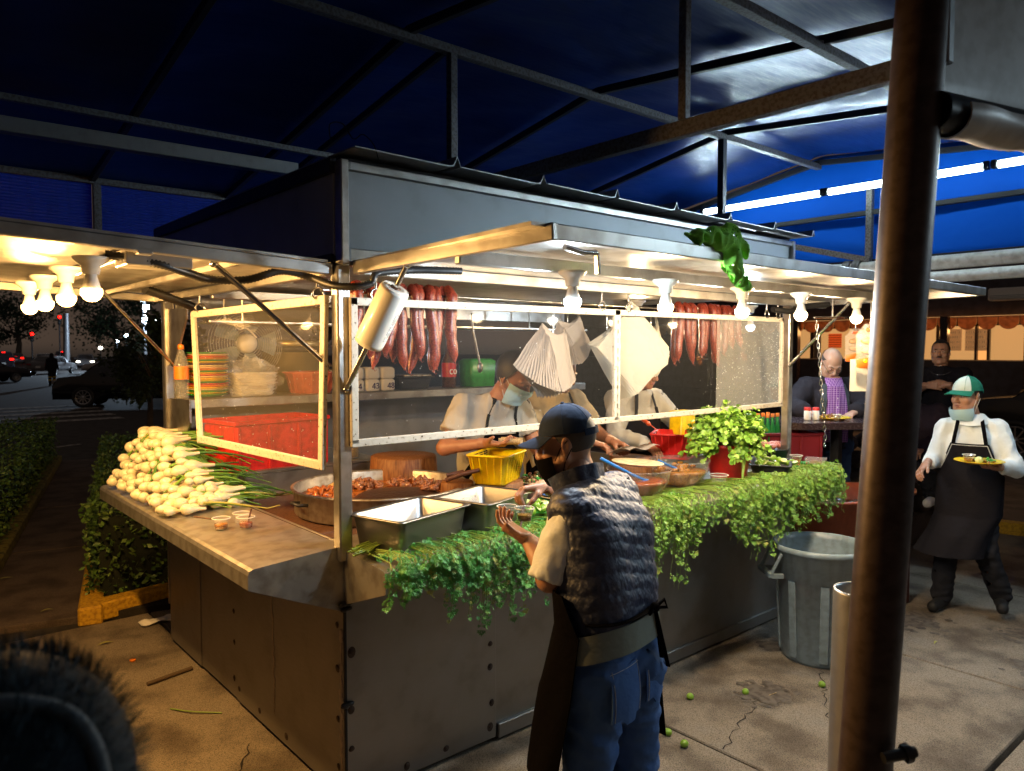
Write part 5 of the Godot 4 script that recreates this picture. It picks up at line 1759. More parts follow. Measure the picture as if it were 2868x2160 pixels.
# lofts rounded-rectangle loops [half width, half depth, corner radius, height]
func loft(m: MB, loops: Array, closed_end := true, seg := 5):
	var rings := []
	for l in loops:
		var ring := PackedVector3Array()
		for q in 4:
			var sx: float = [1, -1, -1, 1][q]
			var sz: float = [1, 1, -1, -1][q]
			for i in seg + 1:
				var a := PI / 2 * (q + float(i) / seg)
				ring.append(Vector3(sx * (l[0] - l[2]) + cos(a) * l[2], l[3], sz * (l[1] - l[2]) + sin(a) * l[2]))
		rings.append(ring)
	m.sg(0)
	for r in rings.size() - 1:
		var A: PackedVector3Array = rings[r]
		var B: PackedVector3Array = rings[r + 1]
		var dy: float = loops[r + 1][3] - loops[r][3]
		var dw: float = loops[r + 1][0] - loops[r][0]
		for k in A.size():
			var l := (k + 1) % A.size()
			var c := (A[k] + B[l]) * 0.5
			var rad := Vector3(c.x / (loops[r][0] + 0.01), 0, c.z / (loops[r][1] + 0.01)).normalized()
			m.quad(A[k], A[l], B[l], B[k], rad * dy - UP * dw)
	if closed_end:
		for e in [0, rings.size() - 1]:
			var R: PackedVector3Array = rings[e]
			for k in R.size():
				m.tri(Vector3(0, loops[e][3], 0), R[k], R[(k + 1) % R.size()], Vector3.DOWN if e == 0 else UP)


func gn_pan(label: String, at: Vector3, w: float, d: float, h: float, turn: float, mat: Material) -> Node3D:
	var o := thing("steel_pan", label, "pan", at, turn)
	var m := MB.new()
	loft(m, [[w - 0.035, d - 0.03, 0.03, 0.0], [w - 0.028, d - 0.026, 0.034, 0.006], [w - 0.014, d - 0.014, 0.03, h - 0.02], [w - 0.014, d - 0.014, 0.03, h - 0.006], [w, d, 0.022, h - 0.008], [w + 0.002, d + 0.002, 0.022, h - 0.004], [w, d, 0.022, h], [w - 0.012, d - 0.012, 0.03, h], [w - 0.018, d - 0.017, 0.03, h - 0.006], [w - 0.034, d - 0.03, 0.03, 0.008]])
	part("pan_body", m, mat, o)
	return o


func crumpled(parent: Node, called: String, at: Vector3, r: Vector3, mat: Material, sd: int):
	var nz := FastNoiseLite.new()
	nz.seed = sd
	nz.frequency = 9.0
	nz.fractal_octaves = 2
	var m := MB.new()
	m.sheet(func(u, v):
		var a = u * TAU
		var e = -PI / 2 + v * PI
		var p := Vector3(cos(a) * cos(e), sin(e), sin(a) * cos(e))
		var q := p
		return at + p * r * (1.0 + 0.55 * nz.get_noise_3d(q.x * 0.3, q.y * 0.3, q.z * 0.3)), 22, 14, false, false)
	part(called, m, mat, parent)


func shelf_goods():
	var y := 1.586
	water_bottle("clear bottle with orange cap and label on the shelf beside the plate stack", Vector3(0.0, y, -2.0), 0.042, 0.32, true)
	water_bottle("clear bottle with orange cap standing behind the pile of onions", Vector3(-0.16, 1.07, -2.26), 0.055, 0.31, false)
	var bag := thing("plastic_bag", "crumpled clear bag on the back corner of the left counter", "bag", Vector3(-0.02, 1.09, -2.16))
	crumpled(bag, "film", Vector3(0, 0.09, 0), Vector3(0.07, 0.11, 0.06), M.film, 3)
	crumpled(bag, "bread", Vector3(0, 0.06, 0), Vector3(0.045, 0.06, 0.04), M.tortilla, 4)
	var cols := ["green", "yellow", "green", "cream", "yellow", "orange", "red", "green", "yellow", "yellow", "cream", "orange_red", "yellow", "green", "orange", "cream", "cream", "purple", "yellow", "green", "orange", "orange_red", "cream", "green"]
	for i in 24:
		var p := plate("%s plate in the tall stack on the back shelf" % [cols[i].replace("_", " ")], Vector3(0.178 + rnd(-0.004, 0.004), y + i * 0.0112, -2.07 + rnd(-0.004, 0.004)), 0.122, cols[i], "plates stacked on the back shelf")
		if i == 23: p.set_meta("label", "green plate lying topmost on the tall stack on the shelf")
	var tr := thing("wrapped_trays", "white foam trays wrapped in clear plastic on the back shelf", "trays", Vector3(0.46, y, -2.06))
	var m: MB
	for i in 7:
		m = MB.new()
		loft(m, [[0.1 + i * 0.005, 0.07, 0.02, i * 0.021], [0.115 + i * 0.005, 0.08, 0.02, i * 0.021 + 0.017], [0.118 + i * 0.005, 0.083, 0.02, i * 0.021 + 0.019]])
		part("tray", m, M.white_plastic, tr)
	crumpled(tr, "film", Vector3(0, 0.1, 0), Vector3(0.165, 0.13, 0.11), M.film, 8)
	var bw := thing("plastic_bowl", "coral red plastic bowl on the back shelf behind the window", "bowl", Vector3(0.86, y, -2.06))
	m = MB.new()
	m.lathe([Vector2(0, 0), Vector2(0.13, 0), Vector2(0.165, 0.13), Vector2(0.185, 0.135), Vector2(0.188, 0.142), Vector2(0.162, 0.145), Vector2(0.125, 0.012), Vector2(0, 0.01)], 36)
	part("bowl", m, M.coral, bw)
	for i in 16:
		m = MB.new()
		var a := TAU * i / 16.0
		m.bar(Vector3(cos(a) * 0.133, 0.005, sin(a) * 0.133), Vector3(cos(a) * 0.166, 0.13, sin(a) * 0.166), 0.006, 0.006, 0.001, Vector3(cos(a), 0, sin(a)))
		part("rib", m, M.coral, bw)
	for i in 3:
		for j in 2:
			var o := thing("marked_bag", "%s full white bag, %s in the row on the shelf%s" % [["lower", "upper"][j], ["left", "middle", "right"][i], " marked in dark ink" if j == 0 else ""], "bag", Vector3(1.16 + i * 0.125, y + j * 0.085, -2.0))
			m = MB.new()
			loft(m, [[0.052, 0.045, 0.02, 0.0], [0.06, 0.05, 0.025, 0.012], [0.059, 0.05, 0.025, 0.07], [0.045, 0.04, 0.025, 0.084]])
			part("bag", m, M.paper, o)
			if j == 0:
				word(o, ["4", "43", "48"][i], Vector3(0.018, 0.035, 0.051), 0.042, M.ink, Basis())
	var pn := gn_pan("dark covered pan on the shelf, right of the marked bags", Vector3(1.66, y, -2.06), 0.16, 0.1, 0.09, 0.0, M.dark_steel)
	m = MB.new()
	m.box(Vector3(0.02, 0.1, 0), Vector3(0.24, 0.016, 0.17), Basis(), 0.006)
	part("lid", m, M.aluminium, pn)
	var sb := thing("sauce_bottle", "dark bottle with a red label on the shelf left of the cook's head", "bottle", Vector3(2.02, y, -2.06))
	m = MB.new()
	m.lathe([Vector2(0, 0), Vector2(0.055, 0), Vector2(0.055, 0.2), Vector2(0.02, 0.29), Vector2(0.018, 0.33), Vector2(0, 0.33)], 20)
	part("body", m, M.wood_dark, sb)
	m = MB.new()
	m.lathe([Vector2(0.0565, 0.08), Vector2(0.0565, 0.19)], 20)
	part("label_band", m, M.red, sb)
	word(sb, "CO", Vector3(0, 0.12, 0.058), 0.04, M.white_plastic, Basis())
	m = MB.new()
	loft(m, [[0.12, 0.08, 0.02, 0], [0.13, 0.09, 0.02, 0.2], [0.1, 0.07, 0.02, 0.22]])
	one("plastic_tub", m, M.green, "green plastic tub on the shelf behind the masked cook", "tub", Vector3(2.3, y, -2.06))
	# electric fan standing behind the shelf
	var fan := thing("electric_fan", "grey round electric fan behind the stack of plates", "fan", Vector3(0.52, 1.6, -2.32))
	for k in 14:
		m = MB.new()
		var r := 0.04 + k * 0.0165
		var ring := []
		for i in 40:
			ring.append(Vector3(cos(TAU * i / 40.0) * r, 0.32 + sin(TAU * i / 40.0) * r, 0.045 - 0.00016 * k * k * 1.6))
		m.tube(ring, 0.0016, 5, false, true)
		part("guard_ring", m, M.galvanised, fan)
	m = MB.new()
	for i in 5:
		var a := TAU * i / 5.0
		m.sheet(func(u, v): return Vector3(0, 0.32, -0.01) + Vector3(cos(a + (v - 0.5) * 0.8), sin(a + (v - 0.5) * 0.8), 0.12 * (v - 0.5)) * lerpf(0.04, 0.22, u), 6, 6)
	part("blades", m, M.grey_can, fan)
	m = MB.new()
	m.lathe([Vector2(0, -0.06), Vector2(0.06, -0.06), Vector2(0.066, 0.03), Vector2(0.055, 0.06), Vector2(0, 0.062)], 24, Transform3D(Basis(Vector3(1, 0, 0), PI / 2), Vector3(0, 0.32, 0.0)))
	part("motor", m, M.white_plastic, fan)
	m = MB.new()
	m.tube([Vector3(0, 0.1, -0.03), Vector3(0, 0.0, -0.03), Vector3(0, -0.5, -0.03)], 0.02, 10)
	part("stand", m, M.dark_steel, fan)
	m = MB.new()
	m.tube(curve([Vector3(0.05, 0.36, 0.06), Vector3(-0.02, 0.42, 0.07), Vector3(-0.08, 0.42, 0.06), Vector3(-0.16, 0.56, 0.02)], 20), 0.006, 6)
	part("cable", m, M.white_plastic, fan)
	var pot := thing("steel_drum", "tall pale steel drum standing behind the coral bowl", "pot", Vector3(0.93, 1.2, -2.52))
	m = MB.new()
	m.lathe([Vector2(0, 0), Vector2(0.2, 0), Vector2(0.2, 0.7), Vector2(0.208, 0.705), Vector2(0.208, 0.74), Vector2(0.195, 0.745), Vector2(0.19, 0.5), Vector2(0, 0.5)], 36)
	part("drum", m, mk("brass_steel", rgbl(0.55, 0.45, 0.26), 0.38, 0.8) if not M.has("brass_steel") else M.brass_steel, pot)
	m = MB.new()
	m.lathe([Vector2(0.203, 0.66), Vector2(0.21, 0.665), Vector2(0.21, 0.7), Vector2(0.203, 0.705)], 36)
	part("band", m, M.dark_steel, pot)
	var tp := gn_pan("long steel tray of dark dried chiles high on the back rack", Vector3(0.75, 2.055, -1.95), 0.3, 0.16, 0.09, 0.0, M.pan_steel)
	m = MB.new()
	for i in 50:
		m.ball(Vector3(rnd(-0.27, 0.27), 0.085 + rnd(0, 0.02), rnd(-0.13, 0.13)), Vector3(rnd(0.02, 0.035), 0.012, 0.012), 7, 5, Basis(UP, rnd(0, 3)))
	part("dried_chiles", m, M.wood_dark, tp, "stuff")
	var rk := MB.new()
	for z in [-2.1, -1.8]:
		rk.bar(Vector3(0.1, 2.045, z), Vector3(3.3, 2.0452, z), 0.02, 0.016)
		for x in [0.3, 1.6, 2.9]:
			rk.bar(Vector3(x, 2.05, z), Vector3(x, 2.24, z), 0.012, 0.012)
	one("hanging_rack", rk, M.steel, "steel rack hanging under the stall's ceiling at the back", "rack")
	var sg := thing("ledge_jar", "clear jar of green pickles on the ledge behind the big round pan", "jar", Vector3(0.98, 1.168, -1.72))
	m = MB.new()
	m.lathe([Vector2(0, 0), Vector2(0.05, 0), Vector2(0.052, 0.16), Vector2(0.035, 0.19), Vector2(0.035, 0.22), Vector2(0, 0.22)], 20)
	part("glass", m, M.bottle, sg)
	m = MB.new()
	m.lathe([Vector2(0, 0.004), Vector2(0.046, 0.004), Vector2(0.047, 0.12), Vector2(0, 0.122)], 18)
	part("pickles", m, M.salsa_verde, sg)
	crate("large red plastic crate on the ledge behind the hanging onion window", Vector3(0.42, 1.168, -1.74), Vector3(0.62, 0.3, 0.34), M.red, 0.16)
	m = MB.new()
	loft(m, [[0.09, 0.06, 0.02, 0], [0.1, 0.07, 0.02, 0.07], [0.105, 0.075, 0.02, 0.075]])
	one("foam_tub", m, M.white_plastic, "white tub on the left counter behind the onion leaves", "tub", Vector3(0.0, 1.09, -1.95))


func water_bottle(label: String, at: Vector3, r: float, h: float, band: bool):
	var o := thing("plastic_bottle", label, "bottle", at)
	var m := MB.new()
	m.lathe([Vector2(0, 0.002), Vector2(r * 0.85, 0.0), Vector2(r, 0.015), Vector2(r * 0.98, h * 0.2), Vector2(r * 0.93, h * 0.24), Vector2(r, h * 0.3), Vector2(r, h * 0.6), Vector2(r * 0.85, h * 0.72), Vector2(r * 0.4, h * 0.88), Vector2(r * 0.36, h * 0.92), Vector2(r * 0.36, h * 0.95)], 24)
	part("bottle_body", m, M.bottle, o)
	m = MB.new()
	m.lathe([Vector2(0, h * 0.92), Vector2(r * 0.42, h * 0.92), Vector2(r * 0.42, h), Vector2(r * 0.36, h * 1.01), Vector2(0, h * 1.01)], 20)
	part("cap", m, M.orange, o)
	if band:
		m = MB.new()
		m.lathe([Vector2(r * 1.012, h * 0.36), Vector2(r * 1.012, h * 0.6)], 24)
		part("label_band", m, M.orange, o)
	else:
		m = MB.new()
		m.lathe([Vector2(0, 0.006), Vector2(r * 0.82, 0.005), Vector2(r * 0.96, 0.02), Vector2(r * 0.96, h * 0.45), Vector2(0, h * 0.452)], 20)
		part("water", m, M.bottle, o)


func lime_pieces(n: int, base: Vector3, sx: float, sz: float, hgt: float, where: String, grp: String):
	if not T.has("lime_half"):
		var m := MB.new()
		m.ball(Vector3.ZERO, Vector3(0.021, 0.019, 0.019), 12, 8)
		T.lime_whole = m.mesh()
		m = MB.new()
		m.lathe([Vector2(0, -0.019), Vector2(0.011, -0.016), Vector2(0.018, -0.008), Vector2(0.02, 0.0)], 12)
		T.lime_half = m.mesh()
		m = MB.new()
		m.lathe([Vector2(0.02, 0.0), Vector2(0.018, 0.001), Vector2(0, 0.0012)], 12)
		T.lime_cut = m.mesh()
	for i in n:
		var whole := i % 4 == 0
		var p := base + Vector3(rnd(-sx, sx), 0, rnd(-sz, sz))
		p.y += 0.018 + hgt * (1.0 - absf(p.x - base.x) / sx * 0.6) * rnd(0, 1)
		var o := thing("lime", ("whole green lime " if whole else "cut lime half ") + where + (", at the left" if p.x < base.x - sx * 0.35 else (", at the right" if p.x > base.x + sx * 0.35 else ", in the middle")) + (" near edge" if p.z > base.z else " far side"), "lime", p, 0.0, grp)
		o.basis = Basis(Vector3(rnd(-1, 1), rnd(-0.3, 1), rnd(-1, 1)).normalized(), rnd(-1.2, 1.2))
		part("rind", T.lime_whole if whole else T.lime_half, M.lime, o)
		if not whole:
			part("cut_face", T.lime_cut, M.lime_flesh, o)


func basket(label: String, at: Vector3, w: float, d: float, h: float, mat: Material, turn: float) -> Node3D:
	var o := thing("basket", label, "basket", at, turn)
	var m := MB.new()
	loft(m, [[w * 0.76, d * 0.72, 0.025, 0.0], [w * 0.79, d * 0.75, 0.03, 0.008], [w * 0.95, d * 0.94, 0.03, h - 0.012], [w, d, 0.025, h - 0.012], [w + 0.004, d + 0.004, 0.025, h - 0.004], [w, d, 0.025, h], [w * 0.93, d * 0.92, 0.03, h], [w * 0.77, d * 0.73, 0.028, 0.012]])
	part("body", m, mat, o)
	for s in [-1, 1]:
		for k in 7:
			m = MB.new()
			var t := lerpf(-0.85, 0.85, k / 6.0)
			m.bar(Vector3(t * w * 0.78, 0.01, s * d * 0.755), Vector3(t * w * 0.93, h - 0.014, s * d * 0.945), 0.005, 0.006, 0.001, Vector3(0, 0, s))
			part("rib", m, mat, o)
			if k < 5:
				m = MB.new()
				var q := lerpf(-0.8, 0.8, k / 4.0)
				m.bar(Vector3(s * w * 0.79, 0.01, q * d * 0.74), Vector3(s * w * 0.952, h - 0.014, q * d * 0.9), 0.006, 0.005, 0.001, Vector3(s, 0, 0))
				part("rib", m, mat, o)
	m = MB.new()
	for g in 4:
		for i in 8:
			for j in 9:
				var u := lerpf(-0.86, 0.86, (g * 9.2 + i) / 35.8)
				var v := lerpf(0.35, 0.92, j / 8.0)
				var ww := lerpf(0.77, 0.93, v) * w
				m.box(Vector3(u * ww, v * h, -lerpf(0.73, 0.92, v) * d + 0.002), Vector3(0.0035, 0.006, 0.002))
	part("perforations", m, M.rusty, o, "stuff")
	return o


func counter_goods():
	var m: MB
	# great shallow pan of simmering meat
	var c := thing("cooking_pan", "wide aluminium pan of simmering meat round a dark dome", "pan", Vector3(0.6, 1.041, -0.71))
	m = MB.new()
	m.lathe([Vector2(0, 0), Vector2(0.42, 0), Vector2(0.44, 0.012), Vector2(0.445, 0.125), Vector2(0.458, 0.13), Vector2(0.46, 0.136), Vector2(0.445, 0.14), Vector2(0.436, 0.13), Vector2(0.43, 0.03), Vector2(0, 0.03)], 72)
	part("pan_wall", m, M.aluminium, c)
	m = MB.new()
	m.lathe([Vector2(0.434, 0.078), Vector2(0.0, 0.0781)], 60)
	part("broth", m, M.broth, c)
	m = MB.new()
	m.lathe([Vector2(0.24, 0.076), Vector2(0.2, 0.098), Vector2(0.12, 0.112), Vector2(0.0, 0.117)], 48, Transform3D(Basis(), Vector3(0.02, 0, 0.14)))
	part("griddle_dome", m, M.griddle, c)
	var piles := [[Vector3(0.26, 0.08, -0.12), 0.13, 0.05, "meat"], [Vector3(0.02, 0.08, -0.24), 0.11, 0.055, "meat"], [Vector3(-0.2, 0.078, -0.2), 0.1, 0.03, "meat_pale"], [Vector3(-0.32, 0.078, 0.05), 0.09, 0.02, "meat_pale"], [Vector3(0.33, 0.08, 0.05), 0.07, 0.04, "meat"], [Vector3(0.18, 0.11, 0.2), 0.05, 0.05, "meat"]]
	for p in piles:
		m = MB.new()
		for i in 60:
			var a := rnd(0, TAU)
			var d: float = p[1] * sqrt(rnd(0, 1))
			m.ball((p[0] as Vector3) + Vector3(cos(a) * d, rnd(0, p[2]) * (1.0 - d / p[1] * 0.7), sin(a) * d), Vector3(rnd(0.012, 0.035), rnd(0.006, 0.013), rnd(0.008, 0.018)), 7, 5, Basis(Vector3(rnd(-1, 1), rnd(-1, 1), rnd(-1, 1)).normalized(), rnd(0, 3)))
		part("meat_pile", m, M[p[3]], c, "stuff")
	m = MB.new()
	m.sheet(func(u, v): return Vector3(-0.06, 0.083, -0.29) + Vector3(cos(u * PI) * 0.07, 0.035 * sin(v * PI) * sin(u * PI) + 0.01, (v - 0.5) * 0.12), 10, 8)
	part("tortilla", m, M.tortilla, c)
	m = MB.new()
	m.tube([Vector3(-0.44, 0.085, -0.03), Vector3(-0.485, 0.09, -0.03), Vector3(-0.485, 0.09, 0.05), Vector3(-0.44, 0.085, 0.05)], 0.009, 8)
	part("handle", m, M.dark_steel, c)
	var p1 := gn_pan("long empty steel pan at the stall's corner on the parsley", Vector3(0.27, 1.076, 0.085), 0.225, 0.15, 0.14, 0.27, M.pan_steel)
	crumpled(p1, "plastic_scrap", Vector3(0.1, 0.075, 0.03), Vector3(0.03, 0.03, 0.02), M.film, 21)
	var p2 := gn_pan("steel pan holding a crumpled clear bag, nearer the yellow basket", Vector3(0.70, 1.076, 0.035), 0.19, 0.155, 0.14, 0.31, M.pan_steel)
	crumpled(p2, "crumpled_bag", Vector3(-0.08, 0.085, -0.02), Vector3(0.06, 0.05, 0.05), M.film, 22)
	crumpled(p2, "napkins", Vector3(-0.08, 0.06, -0.02), Vector3(0.05, 0.035, 0.04), M.white_plastic, 23)
	# chopping blocks, baskets, plates
	for q in [[Vector3(0.86, 1.041, -0.39), 0.085, 0.16, "round wooden chopping block beside the yellow basket"], [Vector3(1.1, 1.041, -0.34), 0.13, 0.145, "wooden chopping block under the yellow basket"], [Vector3(2.12, 1.041, -0.3), 0.13, 0.18, "wooden chopping block beside the red basket"], [Vector3(1.02, 1.041, -1.15), 0.2, 0.2, "big wooden chopping block behind the simmering pan"]]:
		m = MB.new()
		m.lathe([Vector2(0, 0), Vector2(q[1], 0), Vector2(q[1] * 1.02, q[2] * 0.5), Vector2(q[1] * 0.99, q[2] - 0.006), Vector2(q[1] * 0.95, q[2]), Vector2(0, q[2])], 30)
		one("chopping_block", m, M.wood, q[3], "chopping block", q[0])
	var yb := basket("bright yellow plastic basket with a perforated back", Vector3(1.06, 1.188, -0.31), 0.15, 0.115, 0.155, M.yellow, 0.5)
	food_heap(yb, Vector3(0, 0.02, 0), 0.09, 0.05, 24, [M.green, M.salsa_verde])
	basket("red plastic basket in front of the far cooks", Vector3(2.52, 1.2, -0.3), 0.155, 0.12, 0.145, M.red, 0.55)
	m = MB.new()
	m.box(Vector3(0, 0.075, 0), Vector3(0.42, 0.15, 0.2), Basis(), 0.01)
	one("steel_box", m, M.steel_top, "steel box that raises the red basket above the counter", "box", Vector3(2.55, 1.042, -0.3))
	m = MB.new()
	m.box(Vector3(0, 0.004, 0), Vector3(0.4, 0.009, 0.24), Basis(UP, 0.4), 0.003)
	one("tray", m, M.red, "flat red tray under the red basket", "tray", Vector3(2.55, 1.193, -0.27))
	m = MB.new()
	m.tube([Vector3(0.0, 0, 0), Vector3(0.06, 0.03, 0.05), Vector3(0.14, 0.05, 0.1)], [0.012, 0.014, 0.01], 8)
	m.tube([Vector3(0.02, 0.02, -0.02), Vector3(0.1, 0.035, 0.02)], [0.01, 0.012], 8)
	one("wooden_tongs", m, M.wood_dark, "brown wooden tongs lying on the small chopping block", "tongs", Vector3(0.78, 1.215, -0.38))
	var pc := ["orange_red", "cream", "green", "cream", "blue"]
	for i in 5:
		plate("%s plate %s the stack behind the lime plate" % [pc[i].replace("_", " "), "topmost in" if i == 4 else "in"], Vector3(1.30, 1.07 + i * 0.013, -0.06), 0.14, pc[i], "plates behind the lime plate")
	var tp := plate("plate heaped with chopped meat tacos behind the man's hand", Vector3(1.36, 1.145, -0.3), 0.13, "cream")
	food_heap(tp, Vector3(0, 0.012, 0), 0.11, 0.06, 90, [M.meat, M.green, M.tortilla])
	var b2 := MB.new()
	b2.box(Vector3(0, 0.05, 0), Vector3(0.28, 0.1, 0.22), Basis(), 0.01)
	one("steel_box", b2, M.steel_top, "low steel box under the plate of tacos", "box", Vector3(1.36, 1.042, -0.3))
	var lp := plate("green oval plate of cut limes in front of the vest man's hands", Vector3(1.0, 1.082, 0.1), 0.15, "green")
	lime_pieces(22, Vector3(1.0, 1.088, 0.1), 0.12, 0.09, 0.045, "on the green plate", "limes on the green plate")
	# glass bowls of salsa
	for q in [["glass bowl of red salsa with a plate on top, beside the vest", Vector3(1.73, 1.078, 0.09), "salsa_red", 0.6], ["glass bowl of thick yellow green sauce beside the red bucket", Vector3(2.17, 1.078, 0.03), "salsa_green", 0.62]]:
		var o := thing("salsa_bowl", q[0], "bowl", q[1])
		m = MB.new()
		m.lathe([Vector2(0, 0), Vector2(0.08, 0), Vector2(0.12, 0.03), Vector2(0.16, 0.085), Vector2(0.175, 0.15), Vector2(0.178, 0.155), Vector2(0.172, 0.155)], 48)
		part("bowl_glass", m, M.thin_glass, o)
		m = MB.new()
		m.lathe([Vector2(0, 0.005), Vector2(0.078, 0.006), Vector2(0.115, 0.034), Vector2(0.148, 0.08), Vector2(0.152, 0.155 * q[3]), Vector2(0.1, 0.155 * q[3] + 0.004), Vector2(0, 0.155 * q[3])], 40)
		part("salsa", m, M[q[2]], o)
		m = MB.new()
		var rim := []
		for i in 40:
			rim.append(Vector3(cos(TAU * i / 40.0) * 0.176, 0.155, sin(TAU * i / 40.0) * 0.176))
		m.tube(rim, 0.003, 6, false, true)
		part("rim", m, M.thin_glass, o)
		if q[2] == "salsa_green":
			m = MB.new()
			for i in 26:
				m.ball(Vector3(rnd(-0.1, 0.1), 0.1 + rnd(0, 0.02), rnd(-0.08, 0.08)), Vector3(rnd(0.015, 0.03), 0.012, rnd(0.01, 0.02)), 8, 6)
			part("sauce_lumps", m, M.salsa_green, o, "stuff")
	var cp := plate("cream plate lying across the top of the red salsa bowl", Vector3(1.79, 1.240, 0.03), 0.145, "cream")
	cp.rotation = Vector3(0.03, 0, -0.05)
	for q in [[Vector3(1.52, 1.3, 0.0), Vector3(1.66, 1.21, 0.1), Vector3(1.75, 1.17, 0.12), "blue spoon handle leaning out of the red salsa bowl"], [Vector3(1.95, 1.25, 0.05), Vector3(2.05, 1.21, 0.05), Vector3(2.14, 1.18, 0.05), "blue spoon in the yellow green sauce"]]:
		m = MB.new()
		m.tube([q[0], q[1], q[2]], [0.009, 0.008, 0.007], 8)
		m.ball(q[2], Vector3(0.025, 0.008, 0.018), 10, 6)
		one("spoon", m, M.blue, q[3], "spoon")
	cup_of("empty clear cup on the parsley between the yellow bowl and the bucket", Vector3(2.32, 1.08, 0.2), null, 0.05, 0.07, 0.0)
	cup_of("clear cup of green yellow salsa on the left counter", Vector3(-0.25, 1.074, -0.67), M.salsa_green, 0.036, 0.05)
	var c2 := cup_of("clear cup of dark red salsa with a stick, on the left counter", Vector3(-0.165, 1.079, -0.60), M.salsa_red, 0.036, 0.05)
	m = MB.new()
	m.tube([Vector3(0.01, 0.02, 0), Vector3(0.03, 0.08, -0.01)], 0.004, 6)
	part("stick", m, M.wood_dark, c2)
	cup_of("empty clear cup just behind the cup of dark red salsa", Vector3(-0.15, 1.08, -0.69), null, 0.036, 0.05)
	m = MB.new()
	m.tube([Vector3(0, 0, 0), Vector3(-0.06, 0.005, -0.09)], 0.0035, 6)
	one("stirring_stick", m, M.wood_dark, "thin dark stick leading from the green salsa cup to the onions", "stick", Vector3(-0.27, 1.115, -0.7))
	# bucket and its neighbours at the far end
	var bu := thing("bucket", "red plastic bucket full of round leaved greens on the front counter", "bucket", Vector3(2.6, 1.074, 0.08))
	m = MB.new()
	m.lathe([Vector2(0, 0), Vector2(0.105, 0), Vector2(0.108, 0.008), Vector2(0.13, 0.2), Vector2(0.138, 0.202), Vector2(0.14, 0.225), Vector2(0.134, 0.227), Vector2(0.126, 0.2), Vector2(0.1, 0.01), Vector2(0, 0.01)], 40)
	part("bucket_body", m, M.red, bu)
	m = MB.new()
	var hp := []
	for i in 22:
		var a := PI * i / 21.0
		hp.append(Vector3(0, 0.2, 0) + Basis(UP, 0.62) * Vector3(cos(a) * 0.146, -sin(a) * 0.085, sin(a) * 0.125))
	m.tube(hp, 0.007, 8)
	part("handle", m, M.red, bu)
	var lt := gn_pan("dark steel tray of cut limes right of the red bucket", Vector3(3.02, 1.075, 0.12), 0.19, 0.13, 0.075, 0.5, M.dark_steel)
	var gp := plate("green plate with salad and cups at the far end of the counter", Vector3(3.36, 1.085, 0.17), 0.15, "green")
	food_heap(gp, Vector3(-0.02, 0.01, 0), 0.1, 0.03, 40, [M.green, M.salsa_verde])
	lime_pieces(30, Vector3(3.02, 1.115, 0.12), 0.14, 0.1, 0.05, "in the dark steel tray", "limes in the dark steel tray")
	cup_of("cup of yellow salsa with a spoon on the far green plate", Vector3(3.38, 1.1, 0.10), M.salsa_green, 0.04, 0.055)
	var bx := thing("clear_box", "clear plastic food box on the far green plate", "box", Vector3(3.42, 1.1, 0.22), 0.4)
	m = MB.new()
	loft(m, [[0.06, 0.05, 0.01, 0], [0.08, 0.065, 0.012, 0.04], [0.085, 0.07, 0.012, 0.042]], false)
	part("box_film", m, M.film, bx)
	m = MB.new()
	m.box(Vector3(0, 0.01, 0), Vector3(0.1, 0.015, 0.08), Basis(), 0.005)
	part("contents", m, M.salsa_verde, bx)
	var rb := thing("steel_bowl", "steel bowl of pale raw meat behind the bucket's greens", "bowl", Vector3(3.34, 1.05, -0.1))
	m = MB.new()
	m.lathe([Vector2(0, 0), Vector2(0.11, 0), Vector2(0.15, 0.14), Vector2(0.155, 0.142), Vector2(0.145, 0.142), Vector2(0.1, 0.01), Vector2(0, 0.01)], 36)
	part("bowl", m, M.dark_steel, rb)
	m = MB.new()
	for i in 26:
		m.ball(Vector3(rnd(-0.09, 0.09), 0.14 + rnd(0, 0.035), rnd(-0.09, 0.09)), Vector3(rnd(0.02, 0.045), 0.018, rnd(0.015, 0.025)), 8, 6, Basis(UP, rnd(0, 3)))
	part("raw_meat", m, M.raw_meat, rb, "stuff")
	m = MB.new()
	m.slab(func(u, v): return Vector3(lerpf(-0.14, 0.14, u), 0.05 * sin(v * 2.0) + 0.01 * sin(u * 9.0), lerpf(-0.09, 0.09, v)), 14, 8, 0.002)
	one("wrapping_paper", m, M.paper_grey, "brown paper sheet held over the chopping block by the far cook", "paper", Vector3(2.05, 1.25, -0.22))
	m = MB.new()
	loft(m, [[0.08, 0.05, 0.01, 0], [0.08, 0.05, 0.01, 0.42]])
	one("yellow_box", m, M.yellow, "tall yellow carton behind the red basket", "box", Vector3(2.72, 1.05, -0.36))
	m = MB.new()
	m.tube([Vector3(0, 0, 0), Vector3(0.1, -0.07, 0.03)], 0.003, 6)
	m.ball(Vector3(-0.02, 0.012, 0), Vector3(0.04, 0.015, 0.018), 8, 6, Basis(Vector3(0, 0, 1), -0.6))
	m.ball(Vector3(0.02, -0.015, 0.005), Vector3(0.025, 0.014, 0.016), 8, 6, Basis(Vector3(0, 0, 1), -0.6))
	one("meat_skewer", m, M.orange_red, "small skewer of red meat held above the red basket", "skewer", Vector3(2.26, 1.43, -0.3))


func onion_pile_h(x: float, z: float) -> float:
	var t := clampf((-1.0 - z) / 0.8, 0.0, 1.0)
	var H := 0.27 * smoothstep(0.0, 1.0, t) * (1.0 - smoothstep(-2.14, -2.3, z)) + 0.03
	var fx := smoothstep(-0.4, -0.17, x) * (1.0 - 0.75 * smoothstep(-0.12, 0.12, x))
	return 1.075 + H * fx + 0.02


